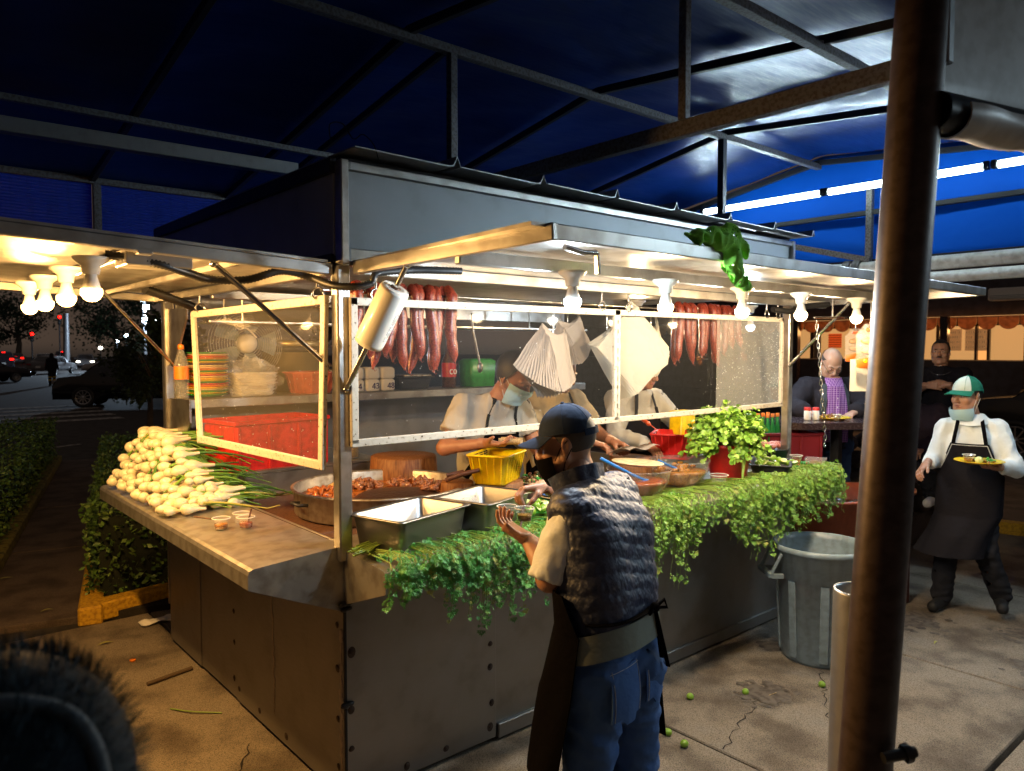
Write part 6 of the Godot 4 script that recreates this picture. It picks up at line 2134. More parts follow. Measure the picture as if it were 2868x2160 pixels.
func onions():
	var spots := []
	var tries := 0
	while spots.size() < 150 and tries < 9000:
		tries += 1
		var z := rnd(-2.16, -1.05)
		var xmax := lerpf(-0.02, -0.17, clampf((-1.0 - z) / 0.5, 0, 1))
		var x := rnd(-0.365, xmax + 0.03)
		var r := rnd(0.02, 0.029) if rng.randf() < 0.85 else rnd(0.03, 0.037)
		var p := Vector3(x, onion_pile_h(x, z) + rnd(-0.006, 0.006), z)
		if tries % 3 == 0:
			p.y = lerpf(1.07 + r, p.y, rnd(0.2, 1.0))
			p.x -= 0.01
		var ok := true
		for s in spots:
			if (s[0] as Vector3).distance_to(p) < (s[1] + r) * 0.86:
				ok = false
				break
		if ok:
			spots.append([p, r])
	spots.append([Vector3(-0.2, 1.385, -2.06), 0.03])
	for s in spots:
		var p: Vector3 = s[0]
		var r: float = s[1]
		var o := thing("spring_onion", "%s white spring onion, %s of the pile, %s" % ["big" if r > 0.029 else ("small" if r < 0.023 else "middling"), ["near end", "middle", "far end"][clampi(int((-1.03 - p.z) / 0.4), 0, 2)], "on top" if p.y > onion_pile_h(p.x, p.z) - 0.012 and p.y > 1.22 else ("at the counter's edge" if p.x < -0.3 else "low down among the leaves")], "spring onion", p, 0.0, "spring onions piled on the left counter")
		var front := clampf((p.z + 1.35) / 0.35, 0.0, 1.0)
		var dir := Vector3(1.0, rnd(-0.12, 0.12), rnd(-0.35, 0.35) - 0.35 * front).normalized()
		if rng.randf() < 0.12:
			dir = Vector3(rnd(0.4, 1), rnd(-0.4, 0.3), rnd(-0.8, 0.8)).normalized()
		var B := Basis(Quaternion(UP, dir))
		var el := rnd(1.0, 1.45)
		var m := MB.new()
		m.lathe([Vector2(0, -r * el), Vector2(r * 0.25, -r * el * 0.99), Vector2(r * 0.6, -r * el * 0.82), Vector2(r * 0.9, -r * 0.45 * el), Vector2(r, -r * 0.05), Vector2(r * 0.93, r * 0.45 * el), Vector2(r * 0.68, r * 0.95 * el), Vector2(r * 0.42, r * 1.45 * el), Vector2(r * 0.32, r * 2.1 * el), Vector2(r * 0.28, r * 3.0 * el)], 14, Transform3D(B, Vector3.ZERO))
		part("bulb", m, M.onion, o)
		var g := MB.new()
		for k in 2 + rng.randi() % 2:
			var l := rnd(0.2, 0.33)
			var side := Vector3(rnd(-0.2, 0.2), rnd(-0.05, 0.2), rnd(-0.45, 0.45))
			var pts := []
			var rad := []
			for i in 8:
				var t := i / 7.0
				var q := dir * (r * 2.6 * el + l * t) + side * l * t * t
				var wp := p + q
				var floor_y := onion_pile_h(wp.x, clampf(wp.z, -2.2, -1.0)) - 0.03 * t
				if wp.x > 0.1: floor_y = 1.06 + 0.05 * rnd(0.6, 1.0)
				q.y = maxf(q.y - 0.1 * t * t, floor_y - p.y)
				pts.append(q)
				rad.append(r * 0.22 * (1.0 - 0.75 * t) + 0.0012)
			var c := Color(0.16, 0.3, 0.04).lerp(Color(0.05, 0.15, 0.03), rng.randf())
			if rng.randf() < 0.1: c = Color(0.35, 0.33, 0.08)
			g.tint = c
			g.tube(pts, rad, 5)
		part("leaves", g, M.onion_green, o)


func hanging_goods():
	var rod := MB.new()
	rod.tube([Vector3(0.05, 2.135, -0.27), Vector3(1.8, 2.136, -0.27), Vector3(3.4, 2.135, -0.27)], 0.008, 10)
	one("hanging_rod", rod, M.chrome, "steel rod carrying the sausages inside the front windows", "rod")
	for grp in 2:
		var n: int = [15, 15][grp]
		for i in n:
			var x: float = lerpf([0.2, 2.52][grp], [0.72, 3.17][grp], i / (n - 1.0)) + rnd(-0.012, 0.012)
			var l := rnd(0.27, 0.36)
			if grp == 1 and i > 10: l *= 0.85
			var r := rnd(0.023, 0.029)
			var o := thing("sausage", "%s dark red sausage from the left in the row behind the %s window" % [["first", "second", "third", "fourth", "fifth", "sixth", "seventh", "eighth", "ninth", "tenth", "eleventh", "twelfth", "thirteenth", "fourteenth", "last"][i], ["first", "fogged right hand"][grp]], "sausage", Vector3(x, 2.135, -0.27), 0.0, ["sausages hanging behind the first window", "sausages hanging behind the fogged window"][grp])
			var m := MB.new()
			var pts := []
			var rad := []
			var zz := 0.028 if i % 3 != 1 else -0.03
			var bend := rnd(-0.03, 0.03)
			for k in 16:
				var t := k / 15.0
				var p: Vector3
				if t < 0.2:
					var a := t / 0.2 * PI * 0.5
					p = Vector3(0, cos(a) * 0.03, sin(a) * zz)
				else:
					var q := (t - 0.2) / 0.8
					p = Vector3(bend * q * q * 2.0 + 0.006 * sin(q * 6.0 + i), -l * q, zz)
				pts.append(p)
				rad.append(r * (0.86 + 0.16 * sin(t * 3.0 + 0.2)) * (1.0 + 0.06 * sin(k * 2.1 + i) + rnd(-0.04, 0.04)) if k < 14 else r * (0.78 if k == 14 else 0.3))
			m.tube(pts, rad, 12)
			part("casing", m, M.sausage, o)
			m = MB.new()
			var e: Vector3 = pts[15]
			m.ball(e + Vector3(0, -0.004, 0), Vector3(0.007, 0.008, 0.007), 8, 6)
			m.tube([e, e + Vector3(0.008, -0.02, 0.004), e + Vector3(0.014, -0.012, 0.008)], 0.0016, 5)
			part("knot", m, M.sausage, o)
	# bundles of wrapping paper hung by a corner
	var bun := [["grey bundle of paper sheets fanned out on a hook above the masked cook", Vector3(1.30, 1.955, -0.14), 0.27, 18, -0.25, 1.7, "paper_grey", 0.35], ["large white paper sheets hanging to a point beside the window bar", Vector3(1.72, 1.985, -0.14), 0.37, 9, 0.7, 0.4, "paper", -0.25], ["cream bundle of paper sheets right of the white bar", Vector3(2.18, 2.0, -0.2), 0.27, 16, 0.4, 1.5, "paper", 0.5], ["small bundle of paper sheets hung higher behind the grey bundle", Vector3(1.62, 2.03, -0.35), 0.22, 12, 0.2, 1.4, "paper_grey", 0.3]]
	for q in bun:
		var o := thing("paper_bundle", q[0], "paper", q[1])
		var m := MB.new()
		m.tube([Vector3(0, 0.1, 0), Vector3(0, 0.0, 0), Vector3(0.01, -0.03, 0.01)], 0.003, 6)
		part("hook", m, M.chrome, o)
		for i in q[3]:
			var n: int = q[3]
			var f = i / (n - 1.0) - 0.5
			var s: float = q[2]
			var yaw: float = q[7] + f * 0.35
			var tilt: float = q[4] + f * q[5] * 0.55
			m = MB.new()
			var cv := rnd(0.01, 0.035)
			m.slab(func(u, v):
				var p := Vector3((u - 0.35) * s, -v * s * 1.05, 0)
				p = Basis(Vector3(0, 0, 1), tilt) * p
				p.z = cv * sin(u * 3.0) + f * (0.03 + 0.09 * v) + 0.004 * sin(u * 7.0 + v * 9.0 + i)
				return Basis(UP, yaw) * p, 6, 6, 0.0016)
			part("sheet", m, M[q[6]], o)
	# roll of thin plastic bags on the prop rod
	var ax := (Vector3(0.087, 2.196, 0.35) - Vector3(0.0, 1.72, 0.036)).normalized()
	var base := Vector3(0.087, 2.196, 0.35).lerp(Vector3(0.0, 1.72, 0.036), 0.62)
	var ro := thing("bag_roll", "white roll of plastic bags threaded on the front prop rod", "roll", base)
	var B := Basis(Quaternion(UP, ax))
	var m := MB.new()
	m.lathe([Vector2(0.018, 0.0), Vector2(0.056, 0.002), Vector2(0.058, 0.02), Vector2(0.058, 0.24), Vector2(0.055, 0.25), Vector2(0.04, 0.254), Vector2(0.02, 0.25), Vector2(0.018, 0.2)], 40, Transform3D(B, Vector3.ZERO))
	part("film_roll", m, M.bag_roll, ro)
	m = MB.new()
	m.lathe([Vector2(0.0205, 0.251), Vector2(0.0205, 0.256), Vector2(0.014, 0.256), Vector2(0.014, 0.22)], 20, Transform3D(B, Vector3.ZERO))
	part("core", m, M.wood_dark, ro)
	m = MB.new()
	for r in [0.028, 0.036, 0.044, 0.051]:
		var ring := []
		for i in 30:
			ring.append(B * Vector3(cos(TAU * i / 30.0) * r, 0.2535 - (r - 0.028) * 0.06, sin(TAU * i / 30.0) * r))
		m.tube(ring, 0.0009, 4, false, true)
	part("wound_edges", m, M.white_plastic, ro)
	m = MB.new()
	for k in 5:
		for j in 16:
			if rng.randf() < 0.7:
				var a := 0.9 + k * 0.09
				var yy := 0.05 + j * 0.008 + (0.02 if k % 2 else 0.0)
				m.box(B * Vector3(cos(a) * 0.0582, yy, sin(a) * 0.0582), Vector3(0.0035, 0.005, 0.0006), B * Basis(UP, PI / 2 - a))
	part("faint_print", m, M.ink_grey, ro, "stuff")
	# bright green cloth thrown over the awning edge
	var F := Fld.new(Vector3(-0.25, -0.2, -0.12), Vector3(0.25, 0.13, 0.12), 0.0055)
	F.cap(Vector3(-0.19, 0.035, 0.0), Vector3(-0.06, 0.045, 0.01), 0.006, 0.022, 0.02).cap(Vector3(-0.06, 0.045, 0.01), Vector3(0.04, 0.055, 0.01), 0.022, 0.028, 0.02).cap(Vector3(-0.15, 0.012, 0.02), Vector3(0.02, 0.02, 0.03), 0.01, 0.026, 0.02)
	F.cap(Vector3(0.04, 0.055, 0.01), Vector3(0.085, 0.0, 0.035), 0.028, 0.022, 0.02).cap(Vector3(0.085, 0.0, 0.035), Vector3(0.07, -0.075, 0.036), 0.022, 0.016, 0.015).cap(Vector3(0.02, 0.02, 0.03), Vector3(0.03, -0.06, 0.036), 0.024, 0.02, 0.02).cap(Vector3(0.03, -0.06, 0.036), Vector3(0.125, -0.14, 0.038), 0.026, 0.008, 0.02).cap(Vector3(0.02, -0.03, 0.036), Vector3(0.07, -0.12, 0.036), 0.018, 0.012, 0.02)
	fold(F, 0.016, 13.0, 3, Vector3(1, 0.6, 1))
	m = MB.new()
	add_nets(m, F.nets())
	one("cleaning_cloth", m, M.towel, "bright green cleaning cloth thrown over the front awning's edge", "cloth", Vector3(1.03, 2.262, 1.055))
	m = MB.new()
	m.tube([Vector3(0, 0, 0), Vector3(0.01, -0.1, 0), Vector3(0.06, -0.3, 0.0)], 0.006, 8)
	m.ball(Vector3(0.065, -0.33, 0), Vector3(0.02, 0.035, 0.012), 10, 6)
	one("ladle", m, M.pan_steel, "steel ladle hanging between the sausages and the cook's head", "ladle", Vector3(1.35, 2.1, -0.9))
	m = MB.new()
	m.tube(curve([Vector3(-0.06, 2.67, 0.05), Vector3(-0.05, 2.75, 0.02), Vector3(0.0, 2.76, 0.03), Vector3(0.03, 2.7, 0.06), Vector3(0.06, 2.72, 0.08), Vector3(0.09, 2.68, 0.11), Vector3(0.1, 2.62, 0.13)], 30), 0.0025, 5)
	one("loose_wire", m, M.black_plastic, "loop of thin dark wire on the roof corner of the stall", "wire")


func leaflet(g: MB, X: Transform3D, s: float, c: Color):
	g.tint = c
	var P := [Vector3(0, 0, 0), Vector3(-0.17, 0.03, 0.35), Vector3(-0.33, 0.0, 0.74), Vector3(-0.09, 0.05, 0.6), Vector3(0, 0.0, 1.0), Vector3(0.09, 0.05, 0.6), Vector3(0.33, 0.0, 0.74), Vector3(0.17, 0.03, 0.35)]
	var Q := []
	for p in P:
		Q.append(X * (p * s))
	for i in range(1, 7):
		g.tri(Q[0] if i != 3 and i != 4 else X * (Vector3(0, 0.0, 0.4) * s), Q[i], Q[i + 1])


func parsley(label: String, x0: float, w: float, hang: float, n: int, dark: float, zback := 0.0):
	var o := thing("parsley_bunch", label, "parsley", Vector3(x0, 1.074, 0.0), 0.0, "parsley hung along the front counter")
	var g := MB.new()
	g.sg(-1)
	var st := MB.new()
	for k in n:
		var cl := k % 6
		var sx := lerpf(-w, w, (cl + 0.5) / 6.0 + rng.randfn(0.0, 0.07)) if k % 3 else rnd(-w, w)
		var ln = hang * [1.0, 0.55, 0.85, 0.4, 1.08, 0.65][(cl + int(x0 * 37.0)) % 6] * rnd(0.35, 1.05)
		var pts := []
		var sway := rnd(-0.05, 0.05)
		var zs := zback + rnd(-0.02, 0.12)
		var lift := rnd(0.004, 0.045)
		for i in 9:
			var t := i / 8.0
			var z := lerpf(zs, 0.335 + lift * 0.6, minf(t * 2.0, 1.0))
			var y := lift * sin(minf(t * 2.0, 1.0) * PI * 0.6)
			if t > 0.5:
				var q := (t - 0.5) * 2.0
				y -= ln * q * q * 0.4 + ln * q * 0.6
				z += 0.025 * sin(q * PI) + rnd(0, 0.008)
			pts.append(Vector3(sx + sway * t, y, z))
		st.tube(pts, [0.0022, 0.0022, 0.002, 0.002, 0.0019, 0.0017, 0.0015, 0.0013, 0.001], 4, false)
		for i in range(9):
			var t := rnd(0.3, 1.0) if i > 4 else rnd(0.75, 1.0)
			var f := t * 8.0
			var p: Vector3 = (pts[int(f)] as Vector3).lerp(pts[mini(int(f) + 1, 8)], f - int(f))
			var out := Vector3(rnd(-0.9, 0.9), rnd(-0.4, 0.5) if t < 0.5 else rnd(-1.3, 0.1), rnd(0.0, 0.8)).normalized()
			var stem := p + out * rnd(0.008, 0.022)
			var dn := (out + Vector3(0, -0.7 if t > 0.45 else -0.1, 0.1)).normalized()
			var nrm := Vector3(rnd(-0.6, 0.6), rnd(0.0, 0.9), rnd(0.3, 1)).normalized()
			var X := nrm.cross(dn).normalized()
			var B := Basis(X, dn.cross(X), dn)
			var s := rnd(0.017, 0.031)
			var c := Color(0.06, 0.29, 0.055).lerp(Color(0.15, 0.44, 0.09), rng.randf()) if x0 < 1.3 else Color(0.12, 0.3, 0.03).lerp(Color(0.28, 0.47, 0.07), rng.randf())
			if dark > 0.5:
				c = Color(0.1, 0.11, 0.015).lerp(Color(0.2, 0.17, 0.03), rng.randf())
			elif rng.randf() < 0.06:
				c = Color(0.3, 0.33, 0.06)
			leaflet(g, Transform3D(B, stem), s, c)
			leaflet(g, Transform3D(B * Basis(UP, 0.95), stem), s * 0.85, c * 0.95)
			leaflet(g, Transform3D(B * Basis(UP, -0.95), stem), s * 0.85, c * 1.05)
			leaflet(g, Transform3D(B * Basis(UP, 1.5), stem - dn * s * 0.5), s * 0.7, c)
			leaflet(g, Transform3D(B * Basis(UP, -1.5), stem - dn * s * 0.5), s * 0.7, c * 0.9)
	part("leaves", g, M.leaf, o, "stuff")
	part("stems", st, M.stem, o)


func greens():
	var L := ["at the corner post under the long pan", "under the front edge of the long pan", "in front of the gap between the two steel pans", "under the second steel pan", "right of the second steel pan by the vest man's elbow"]
	for i in 5:
		parsley("fresh parsley bunch hanging " + L[i], 0.12 + i * 0.19, 0.115, [0.16, 0.3, 0.33, 0.31, 0.27][i], 38, 0.0)
	parsley("wilted yellowish parsley bunch hanging beside the vest man's forearm", 1.03, 0.07, 0.36, 22, 1.0)
	parsley("thin parsley sprigs hanging behind the vest man's sleeve", 1.2, 0.05, 0.4, 8, 0.0)
	var R := [["right behind the vest man's back", 1.62, 0.13, 0.42], ["under the red salsa bowl", 1.80, 0.11, 0.3], ["with a few thin sprigs over the bare steel edge", 2.06, 0.07, 0.24], ["under the empty clear cup", 2.33, 0.13, 0.38], ["under the left side of the red bucket", 2.50, 0.12, 0.42], ["under the right side of the red bucket", 2.68, 0.12, 0.4], ["under the left half of the lime tray", 2.87, 0.12, 0.34], ["under the right half of the lime tray", 3.05, 0.12, 0.35], ["below the far green plate", 3.24, 0.12, 0.34], ["at the far end of the counter above the bin", 3.39, 0.09, 0.3]]
	for q in R:
		parsley("fresh parsley bunch hanging " + q[0], q[1], q[2], q[3], 40 if q[1] != 2.06 else 12, 0.0)
	# stem ends of the first bunch stick out past the corner post
	var s := MB.new()
	for k in 26:
		var a := Vector3(rnd(0.14, 0.2), rnd(0.0, 0.03), rnd(0.02, 0.13))
		var b := Vector3(rnd(-0.07, -0.02), rnd(0.004, 0.03), rnd(0.08, 0.2))
		s.tube([a, a.lerp(b, 0.5) + Vector3(0, 0.012, 0), b], 0.0028, 5)
	one("parsley_bundle", s, M.stem, "pale green parsley stems sticking out beside the corner post", "parsley", Vector3(0.03, 1.076, 0.0))
	# round leaved greens in the bucket
	var o := thing("leafy_greens", "big bunch of round leaved greens standing in the red bucket", "herbs", Vector3(2.6, 1.27, 0.08))
	var g := MB.new()
	g.sg(-1)
	var st := MB.new()
	for k in 130:
		var a := rnd(0, TAU)
		var e := rnd(-0.25, 1.45)
		var d := Vector3(cos(a) * cos(e) * 1.35, sin(e), sin(a) * cos(e) * 1.15)
		var L2 := rnd(0.15, 0.235)
		var tip := Vector3(-0.05, 0.05, 0) + d * L2
		if e < 0.1: tip.y -= rnd(0.0, 0.08)
		var b0 := Vector3(d.x * 0.07, 0.0, d.z * 0.07)
		st.tube([b0, b0.lerp(tip, 0.5) + Vector3(0, 0.03, 0), tip], [0.0028, 0.0022, 0.0014], 4, false)
		for j in 21:
			var t := rnd(0.35, 1.02)
			var p := b0.lerp(tip, t) + Vector3(0, 0.03 * sin(t * PI), 0) + rv(0.022)
			var nr := (d * 0.5 + UP * 0.7 + rv(0.8)).normalized()
			var X := nr.cross(Vector3(rnd(-1, 1), rnd(-0.3, 0.3), rnd(-1, 1))).normalized()
			var Bz := X.cross(nr)
			var r := rnd(0.009, 0.019)
			g.tint = Color(0.14, 0.31, 0.025).lerp(Color(0.3, 0.48, 0.07), rng.randf())
			for i in 8:
				var a0 := TAU * i / 8.0
				var a1 := TAU * (i + 1) / 8.0
				g.tri(p, p + (X * cos(a0) + Bz * sin(a0)) * r + nr * r * 0.2 * absf(sin(a0)), p + (X * cos(a1) + Bz * sin(a1)) * r + nr * r * 0.2 * absf(sin(a1)))
	part("leaves", g, M.leaf, o, "stuff")
	part("stems", st, M.stem, o)
	var lk := MB.new()
	lk.tube([Vector3(0.02, 0.24, 0.16), Vector3(-0.02, 0.12, 0.2), Vector3(-0.07, -0.04, 0.22)], [0.013, 0.012, 0.004], 8)
	lk.tube([Vector3(0.1, 0.2, 0.12), Vector3(0.25, 0.3, 0.1)], [0.004, 0.003], 6)
	one("leaf_stalk", lk, M.stem, "pale green stalk hanging over the rim of the red bucket", "stalk", Vector3(2.55, 1.1, 0.03))


func litter():
	var m := MB.new()
	m.tube([Vector3(-0.13, 0, 0.03), Vector3(0.13, 0.0, -0.03)], 0.012, 10)
	one("wooden_stick", m, M.bark, "short brown stick lying by the foot of the stall's left side", "stick", Vector3(-0.17, 0.013, -1.76))
	m = MB.new()
	m.slab(func(u, v): return Vector3(u * 0.22 - 0.1, 0.01 + 0.02 * sin(u * 9.0) * sin(v * 6.0) + 0.01, v * 0.09), 12, 6, 0.002)
	one("plastic_scrap", m, M.white_plastic, "crumpled white plastic scrap by the yellow kerb", "litter", Vector3(0.02, 0.0, -2.78))
	for q in [[Vector3(1.47, 0.016, 0.5), "small green lime on the ground nearest the dark joint"], [Vector3(1.44, 0.018, 0.62), "brighter green lime on the ground by the vest man's legs"], [Vector3(1.87, 0.015, 0.34), "green lime on the ground left of the dark stain"], [Vector3(2.55, 0.014, 0.73), "cut lime lying at the foot of the grey bin"], [Vector3(2.15, 0.012, 0.5), "lime scrap lying beside the dark stain"]]:
		var o := one("lime", T.lime_whole, M.lime, q[1], "lime", q[0])
		o.rotation = Vector3(rnd(0, 3), rnd(0, 3), 0)
	for q in [[Vector3(-0.33, 0.004, -2.55), 0.05, "curled yellow green leaf on the pavement before the yellow kerb"], [Vector3(-0.5, 0.004, -3.5), 0.045, "fallen leaf on the path beside the yellow kerb"], [Vector3(-0.62, 0.004, -4.6), 0.06, "pale fallen leaf near the far kerb of the path"], [Vector3(3.7, 0.004, 0.9), 0.03, "small green leaf on the concrete right of the brown pole"]]:
		m = MB.new()
		var s: float = q[1]
		m.sheet(func(u, v): return Vector3((u - 0.5) * s * 2.0, 0.012 * sin(u * PI), (v - 0.5) * s * 0.5 * sin(u * PI)), 8, 3)
		one("fallen_leaf", m, mk("dry_leaf", rgbl(0.3, 0.3, 0.06), 0.6) if not M.has("dry_leaf") else M.dry_leaf, q[2], "leaf", q[0])
	m = MB.new()
	m.lathe([Vector2(0, 0), Vector2(0.016, 0), Vector2(0.018, 0.012), Vector2(0, 0.013)], 12)
	one("bottle_cap", m, M.orange, "orange bottle cap on the ground near the stall's left side", "bottle cap", Vector3(-0.27, 0.001, -2.15))
	m = MB.new()
	m.tube(curve([Vector3(-0.14, 0.005, 0), Vector3(0, 0.012, 0.02), Vector3(0.15, 0.005, -0.01)], 10), 0.004, 5)
	var gs := one("onion_leaf", m, M.stem, "long green onion leaf dropped on the ground by the stall", "leaf", Vector3(-0.2, 0.0, -1.25))
	gs.rotation.y = -0.9
	m = MB.new()
	m.tube([Vector3(-0.03, 0.003, 0), Vector3(0.03, 0.003, 0.01)], 0.0016, 5)
	one("toothpick", m, M.tortilla, "toothpick lying in the dark stain on the ground", "toothpick", Vector3(2.25, 0.004, 0.6))



func head_nets() -> Array:
	if T.has("head"):
		return T.head
	var F := Fld.new(Vector3(-0.1, -0.17, -0.14), Vector3(0.1, 0.14, 0.125), 0.0042)
	F.ell(Vector3(0, 0.03, 0.015), Vector3(0.077, 0.092, 0.097), 0.02)
	F.ell(Vector3(0, -0.03, -0.03), Vector3(0.062, 0.083, 0.062), 0.03)
	F.cap(Vector3(-0.03, -0.082, -0.045), Vector3(0.03, -0.082, -0.045), 0.03, 0.03, 0.03)
	F.cap(Vector3(-0.008, -0.098, -0.072), Vector3(0.008, -0.098, -0.072), 0.019, 0.019, 0.02)
	for s in [-1, 1]:
		F.ell(Vector3(s * 0.042, -0.028, -0.058), Vector3(0.024, 0.022, 0.024), 0.02)
		F.cap(Vector3(s * 0.062, -0.05, -0.005), Vector3(s * 0.04, -0.088, -0.045), 0.02, 0.018, 0.02)
		F.ell(Vector3(s * 0.031, 0.004, -0.101), Vector3(0.019, 0.011, 0.016), 0.012, Basis(), true)
		F.cap(Vector3(s * 0.014, 0.02, -0.088), Vector3(s * 0.046, 0.021, -0.076), 0.009, 0.008, 0.012)
		F.ell(Vector3(s * 0.031, 0.003, -0.08), Vector3(0.0135, 0.0105, 0.0105), 0.004)
		F.ell(Vector3(s * 0.0775, -0.006, 0.014), Vector3(0.009, 0.033, 0.02), 0.006, Basis(Vector3(1, 0, 0), 0.2) * Basis(UP, s * -0.4))
		F.ell(Vector3(s * 0.089, -0.002, 0.01), Vector3(0.006, 0.02, 0.011), 0.004, Basis(UP, s * -0.4), true)
		F.ell(Vector3(s * 0.013, -0.035, -0.1), Vector3(0.01, 0.008, 0.011), 0.008)
	F.cap(Vector3(0, 0.012, -0.088), Vector3(0, -0.03, -0.111), 0.0085, 0.0125, 0.012)
	F.cap(Vector3(-0.018, -0.058, -0.089), Vector3(0.018, -0.058, -0.089), 0.0075, 0.0075, 0.008)
	F.cap(Vector3(-0.015, -0.07, -0.088), Vector3(0.015, -0.07, -0.088), 0.008, 0.008, 0.008)
	F.ell(Vector3(0, -0.064, -0.101), Vector3(0.024, 0.0022, 0.012), 0.003, Basis(), true)
	F.cap(Vector3(0, -0.05, 0.02), Vector3(0, -0.16, 0.03), 0.052, 0.056, 0.025)
	T.head = F.nets()
	return T.head


func hand_nets(kind: String, s: int) -> Array:
	var key := "hand_%s_%d" % [kind, s]
	if T.has(key):
		return T[key]
	var F := Fld.new(Vector3(-0.085, -0.1, -0.205), Vector3(0.085, 0.055, 0.05), 0.0036)
	F.cap(Vector3(0, 0, 0.045), Vector3(0, 0, -0.01), 0.027, 0.026, 0.015)
	var xs := [-0.031, -0.0105, 0.0105, 0.0305]
	var ln := [0.07, 0.078, 0.073, 0.057]
	var curl: Array = {"relax": [[0.3, 0.45, 0.3], [0.38, 0.5, 0.3], [0.45, 0.55, 0.3], [0.5, 0.6, 0.3]], "pinch": [[0.75, 0.85, 0.3], [0.8, 0.95, 0.45], [0.7, 0.8, 0.5], [0.55, 0.7, 0.4]], "cup": [[0.3, 0.45, 0.3], [0.35, 0.5, 0.3], [0.4, 0.5, 0.35], [0.45, 0.55, 0.35]], "grip": [[0.8, 1.0, 0.6], [0.85, 1.05, 0.6], [0.9, 1.05, 0.6], [0.9, 1.0, 0.6]]}[kind]
	for i in 4:
		var x: float = xs[i] * s
		F.cap(Vector3(x * 0.6, 0, -0.015), Vector3(x, 0.001, -0.088), 0.0165, 0.0125, 0.012)
		var p := Vector3(x, 0.001, -0.088)
		var a := 0.0
		for j in 3:
			a += curl[i][j]
			var l: float = ln[i] * [0.46, 0.3, 0.24][j]
			var q := p + Vector3(x * 0.9 * (0.12 if kind != "pinch" else 0.0) * l / 0.03 * 0.3, -sin(a) * l, -cos(a) * l)
			F.cap(p, q, 0.0092 - j * 0.0009, 0.0085 - j * 0.0009, 0.004)
			p = q
	var tp := [Vector3(-0.016 * s, -0.004, -0.012), Vector3(-0.037 * s, -0.012, -0.045), Vector3(-0.047 * s, -0.022, -0.073), Vector3(-0.05 * s, -0.032, -0.096)]
	if kind == "pinch" or kind == "grip":
		tp = [Vector3(-0.016 * s, -0.008, -0.012), Vector3(-0.034 * s, -0.028, -0.042), Vector3(-0.034 * s, -0.05, -0.068), Vector3(-0.026 * s, -0.066, -0.088)]
	elif kind == "cup":
		tp = [Vector3(-0.018 * s, -0.004, -0.012), Vector3(-0.045 * s, -0.01, -0.035), Vector3(-0.064 * s, -0.02, -0.056), Vector3(-0.074 * s, -0.03, -0.076)]
	F.cap(tp[0], tp[1], 0.017, 0.0135, 0.014).cap(tp[1], tp[2], 0.0115, 0.0105, 0.006).cap(tp[2], tp[3], 0.0102, 0.0085, 0.004)
	T[key] = F.nets()
	return T[key]


func aim(at: Vector3, dir: Vector3, palm: Vector3, k := 1.0) -> Transform3D:
	var z := -dir.normalized()
	var y := (-palm - z * (-palm).dot(z)).normalized()
	return Transform3D(Basis(y.cross(z), y, z).scaled(Vector3(k, k, k)), at)


func face_basis(yaw: float, pitch := 0.0, roll := 0.0) -> Basis:
	return Basis(UP, deg_to_rad(yaw)) * Basis(Vector3(1, 0, 0), deg_to_rad(pitch)) * Basis(Vector3(0, 0, 1), deg_to_rad(roll))


func fold(F: Fld, amp: float, freq: float, sd: int, stretch := Vector3.ONE):
	var n := FastNoiseLite.new()
	n.seed = sd
	n.frequency = freq
	n.fractal_octaves = 1
	n.fractal_type = FastNoiseLite.FRACTAL_RIDGED
	var lim := F.h * 2.5 + amp
	for z in F.nz:
		for y in F.ny:
			var row := F.nx * (y + F.ny * z)
			for x in F.nx:
				if absf(F.f[row + x]) < lim:
					F.f[row + x] -= amp * n.get_noise_3d((F.o.x + x * F.h) * stretch.x, (F.o.y + y * F.h) * stretch.y, (F.o.z + z * F.h) * stretch.z)


func box_of(ps: Array, m: float) -> Array:
	var lo: Vector3 = ps[0]
	var hi: Vector3 = ps[0]
	for p in ps:
		lo = lo.min(p)
		hi = hi.max(p)
	return [lo - Vector3(m, m, m), hi + Vector3(m, m, m)]


# J holds joints in metres from the person's root. Skin is one continuous mesh from head to feet.
func person(label: String, at: Vector3, J: Dictionary, face: Basis, skin: String, hands: Array, hk := 1.0) -> Node3D:
	var o := thing("person", label, "person", at)
	for k in J:
		J[k] -= at
	var bx := box_of(J.values(), 0.16)
	var F := Fld.new(bx[0], bx[1], 0.016)
	var R: Vector3 = (J.shR - J.shL).normalized()
	F.cap(J.neck, J.head + face * Vector3(0, -0.07, 0.02), 0.056, 0.052, 0.02)
	F.cap(J.shL + R * 0.05 + Vector3(0, -0.03, 0), J.shR - R * 0.05 + Vector3(0, -0.03, 0), 0.04, 0.04, 0.03)
	for s in [-1, 1]:
		F.cap(J.hips + R * 0.055 * s, J.chest + R * 0.06 * s, 0.08, 0.082, 0.05)
		var S := "L" if s < 0 else "R"
		F.cap(J["sh" + S] - R * 0.03 * s + Vector3(0, -0.025, 0), J["el" + S], 0.042, 0.042, 0.02).cap(J["el" + S], J["wr" + S], 0.042, 0.028, 0.02)
		F.cap(J["hp" + S], J["kn" + S], 0.062, 0.042, 0.02).cap(J["kn" + S], J["an" + S], 0.042, 0.034, 0.02)
		F.cap(J["an" + S], J["an" + S] + Vector3(0, -0.045, 0), 0.034, 0.03, 0.02)
	var m := MB.new()
	add_nets(m, F.nets())
	add_nets(m, head_nets(), Transform3D(face.scaled(Vector3(hk, hk, hk)), J.head))
	for h in hands:
		add_nets(m, hand_nets(h[0], h[1]), aim(J["wrL" if h[1] < 0 else "wrR"], h[2], h[3]))
	part("body", m, M[skin], o)
	return o


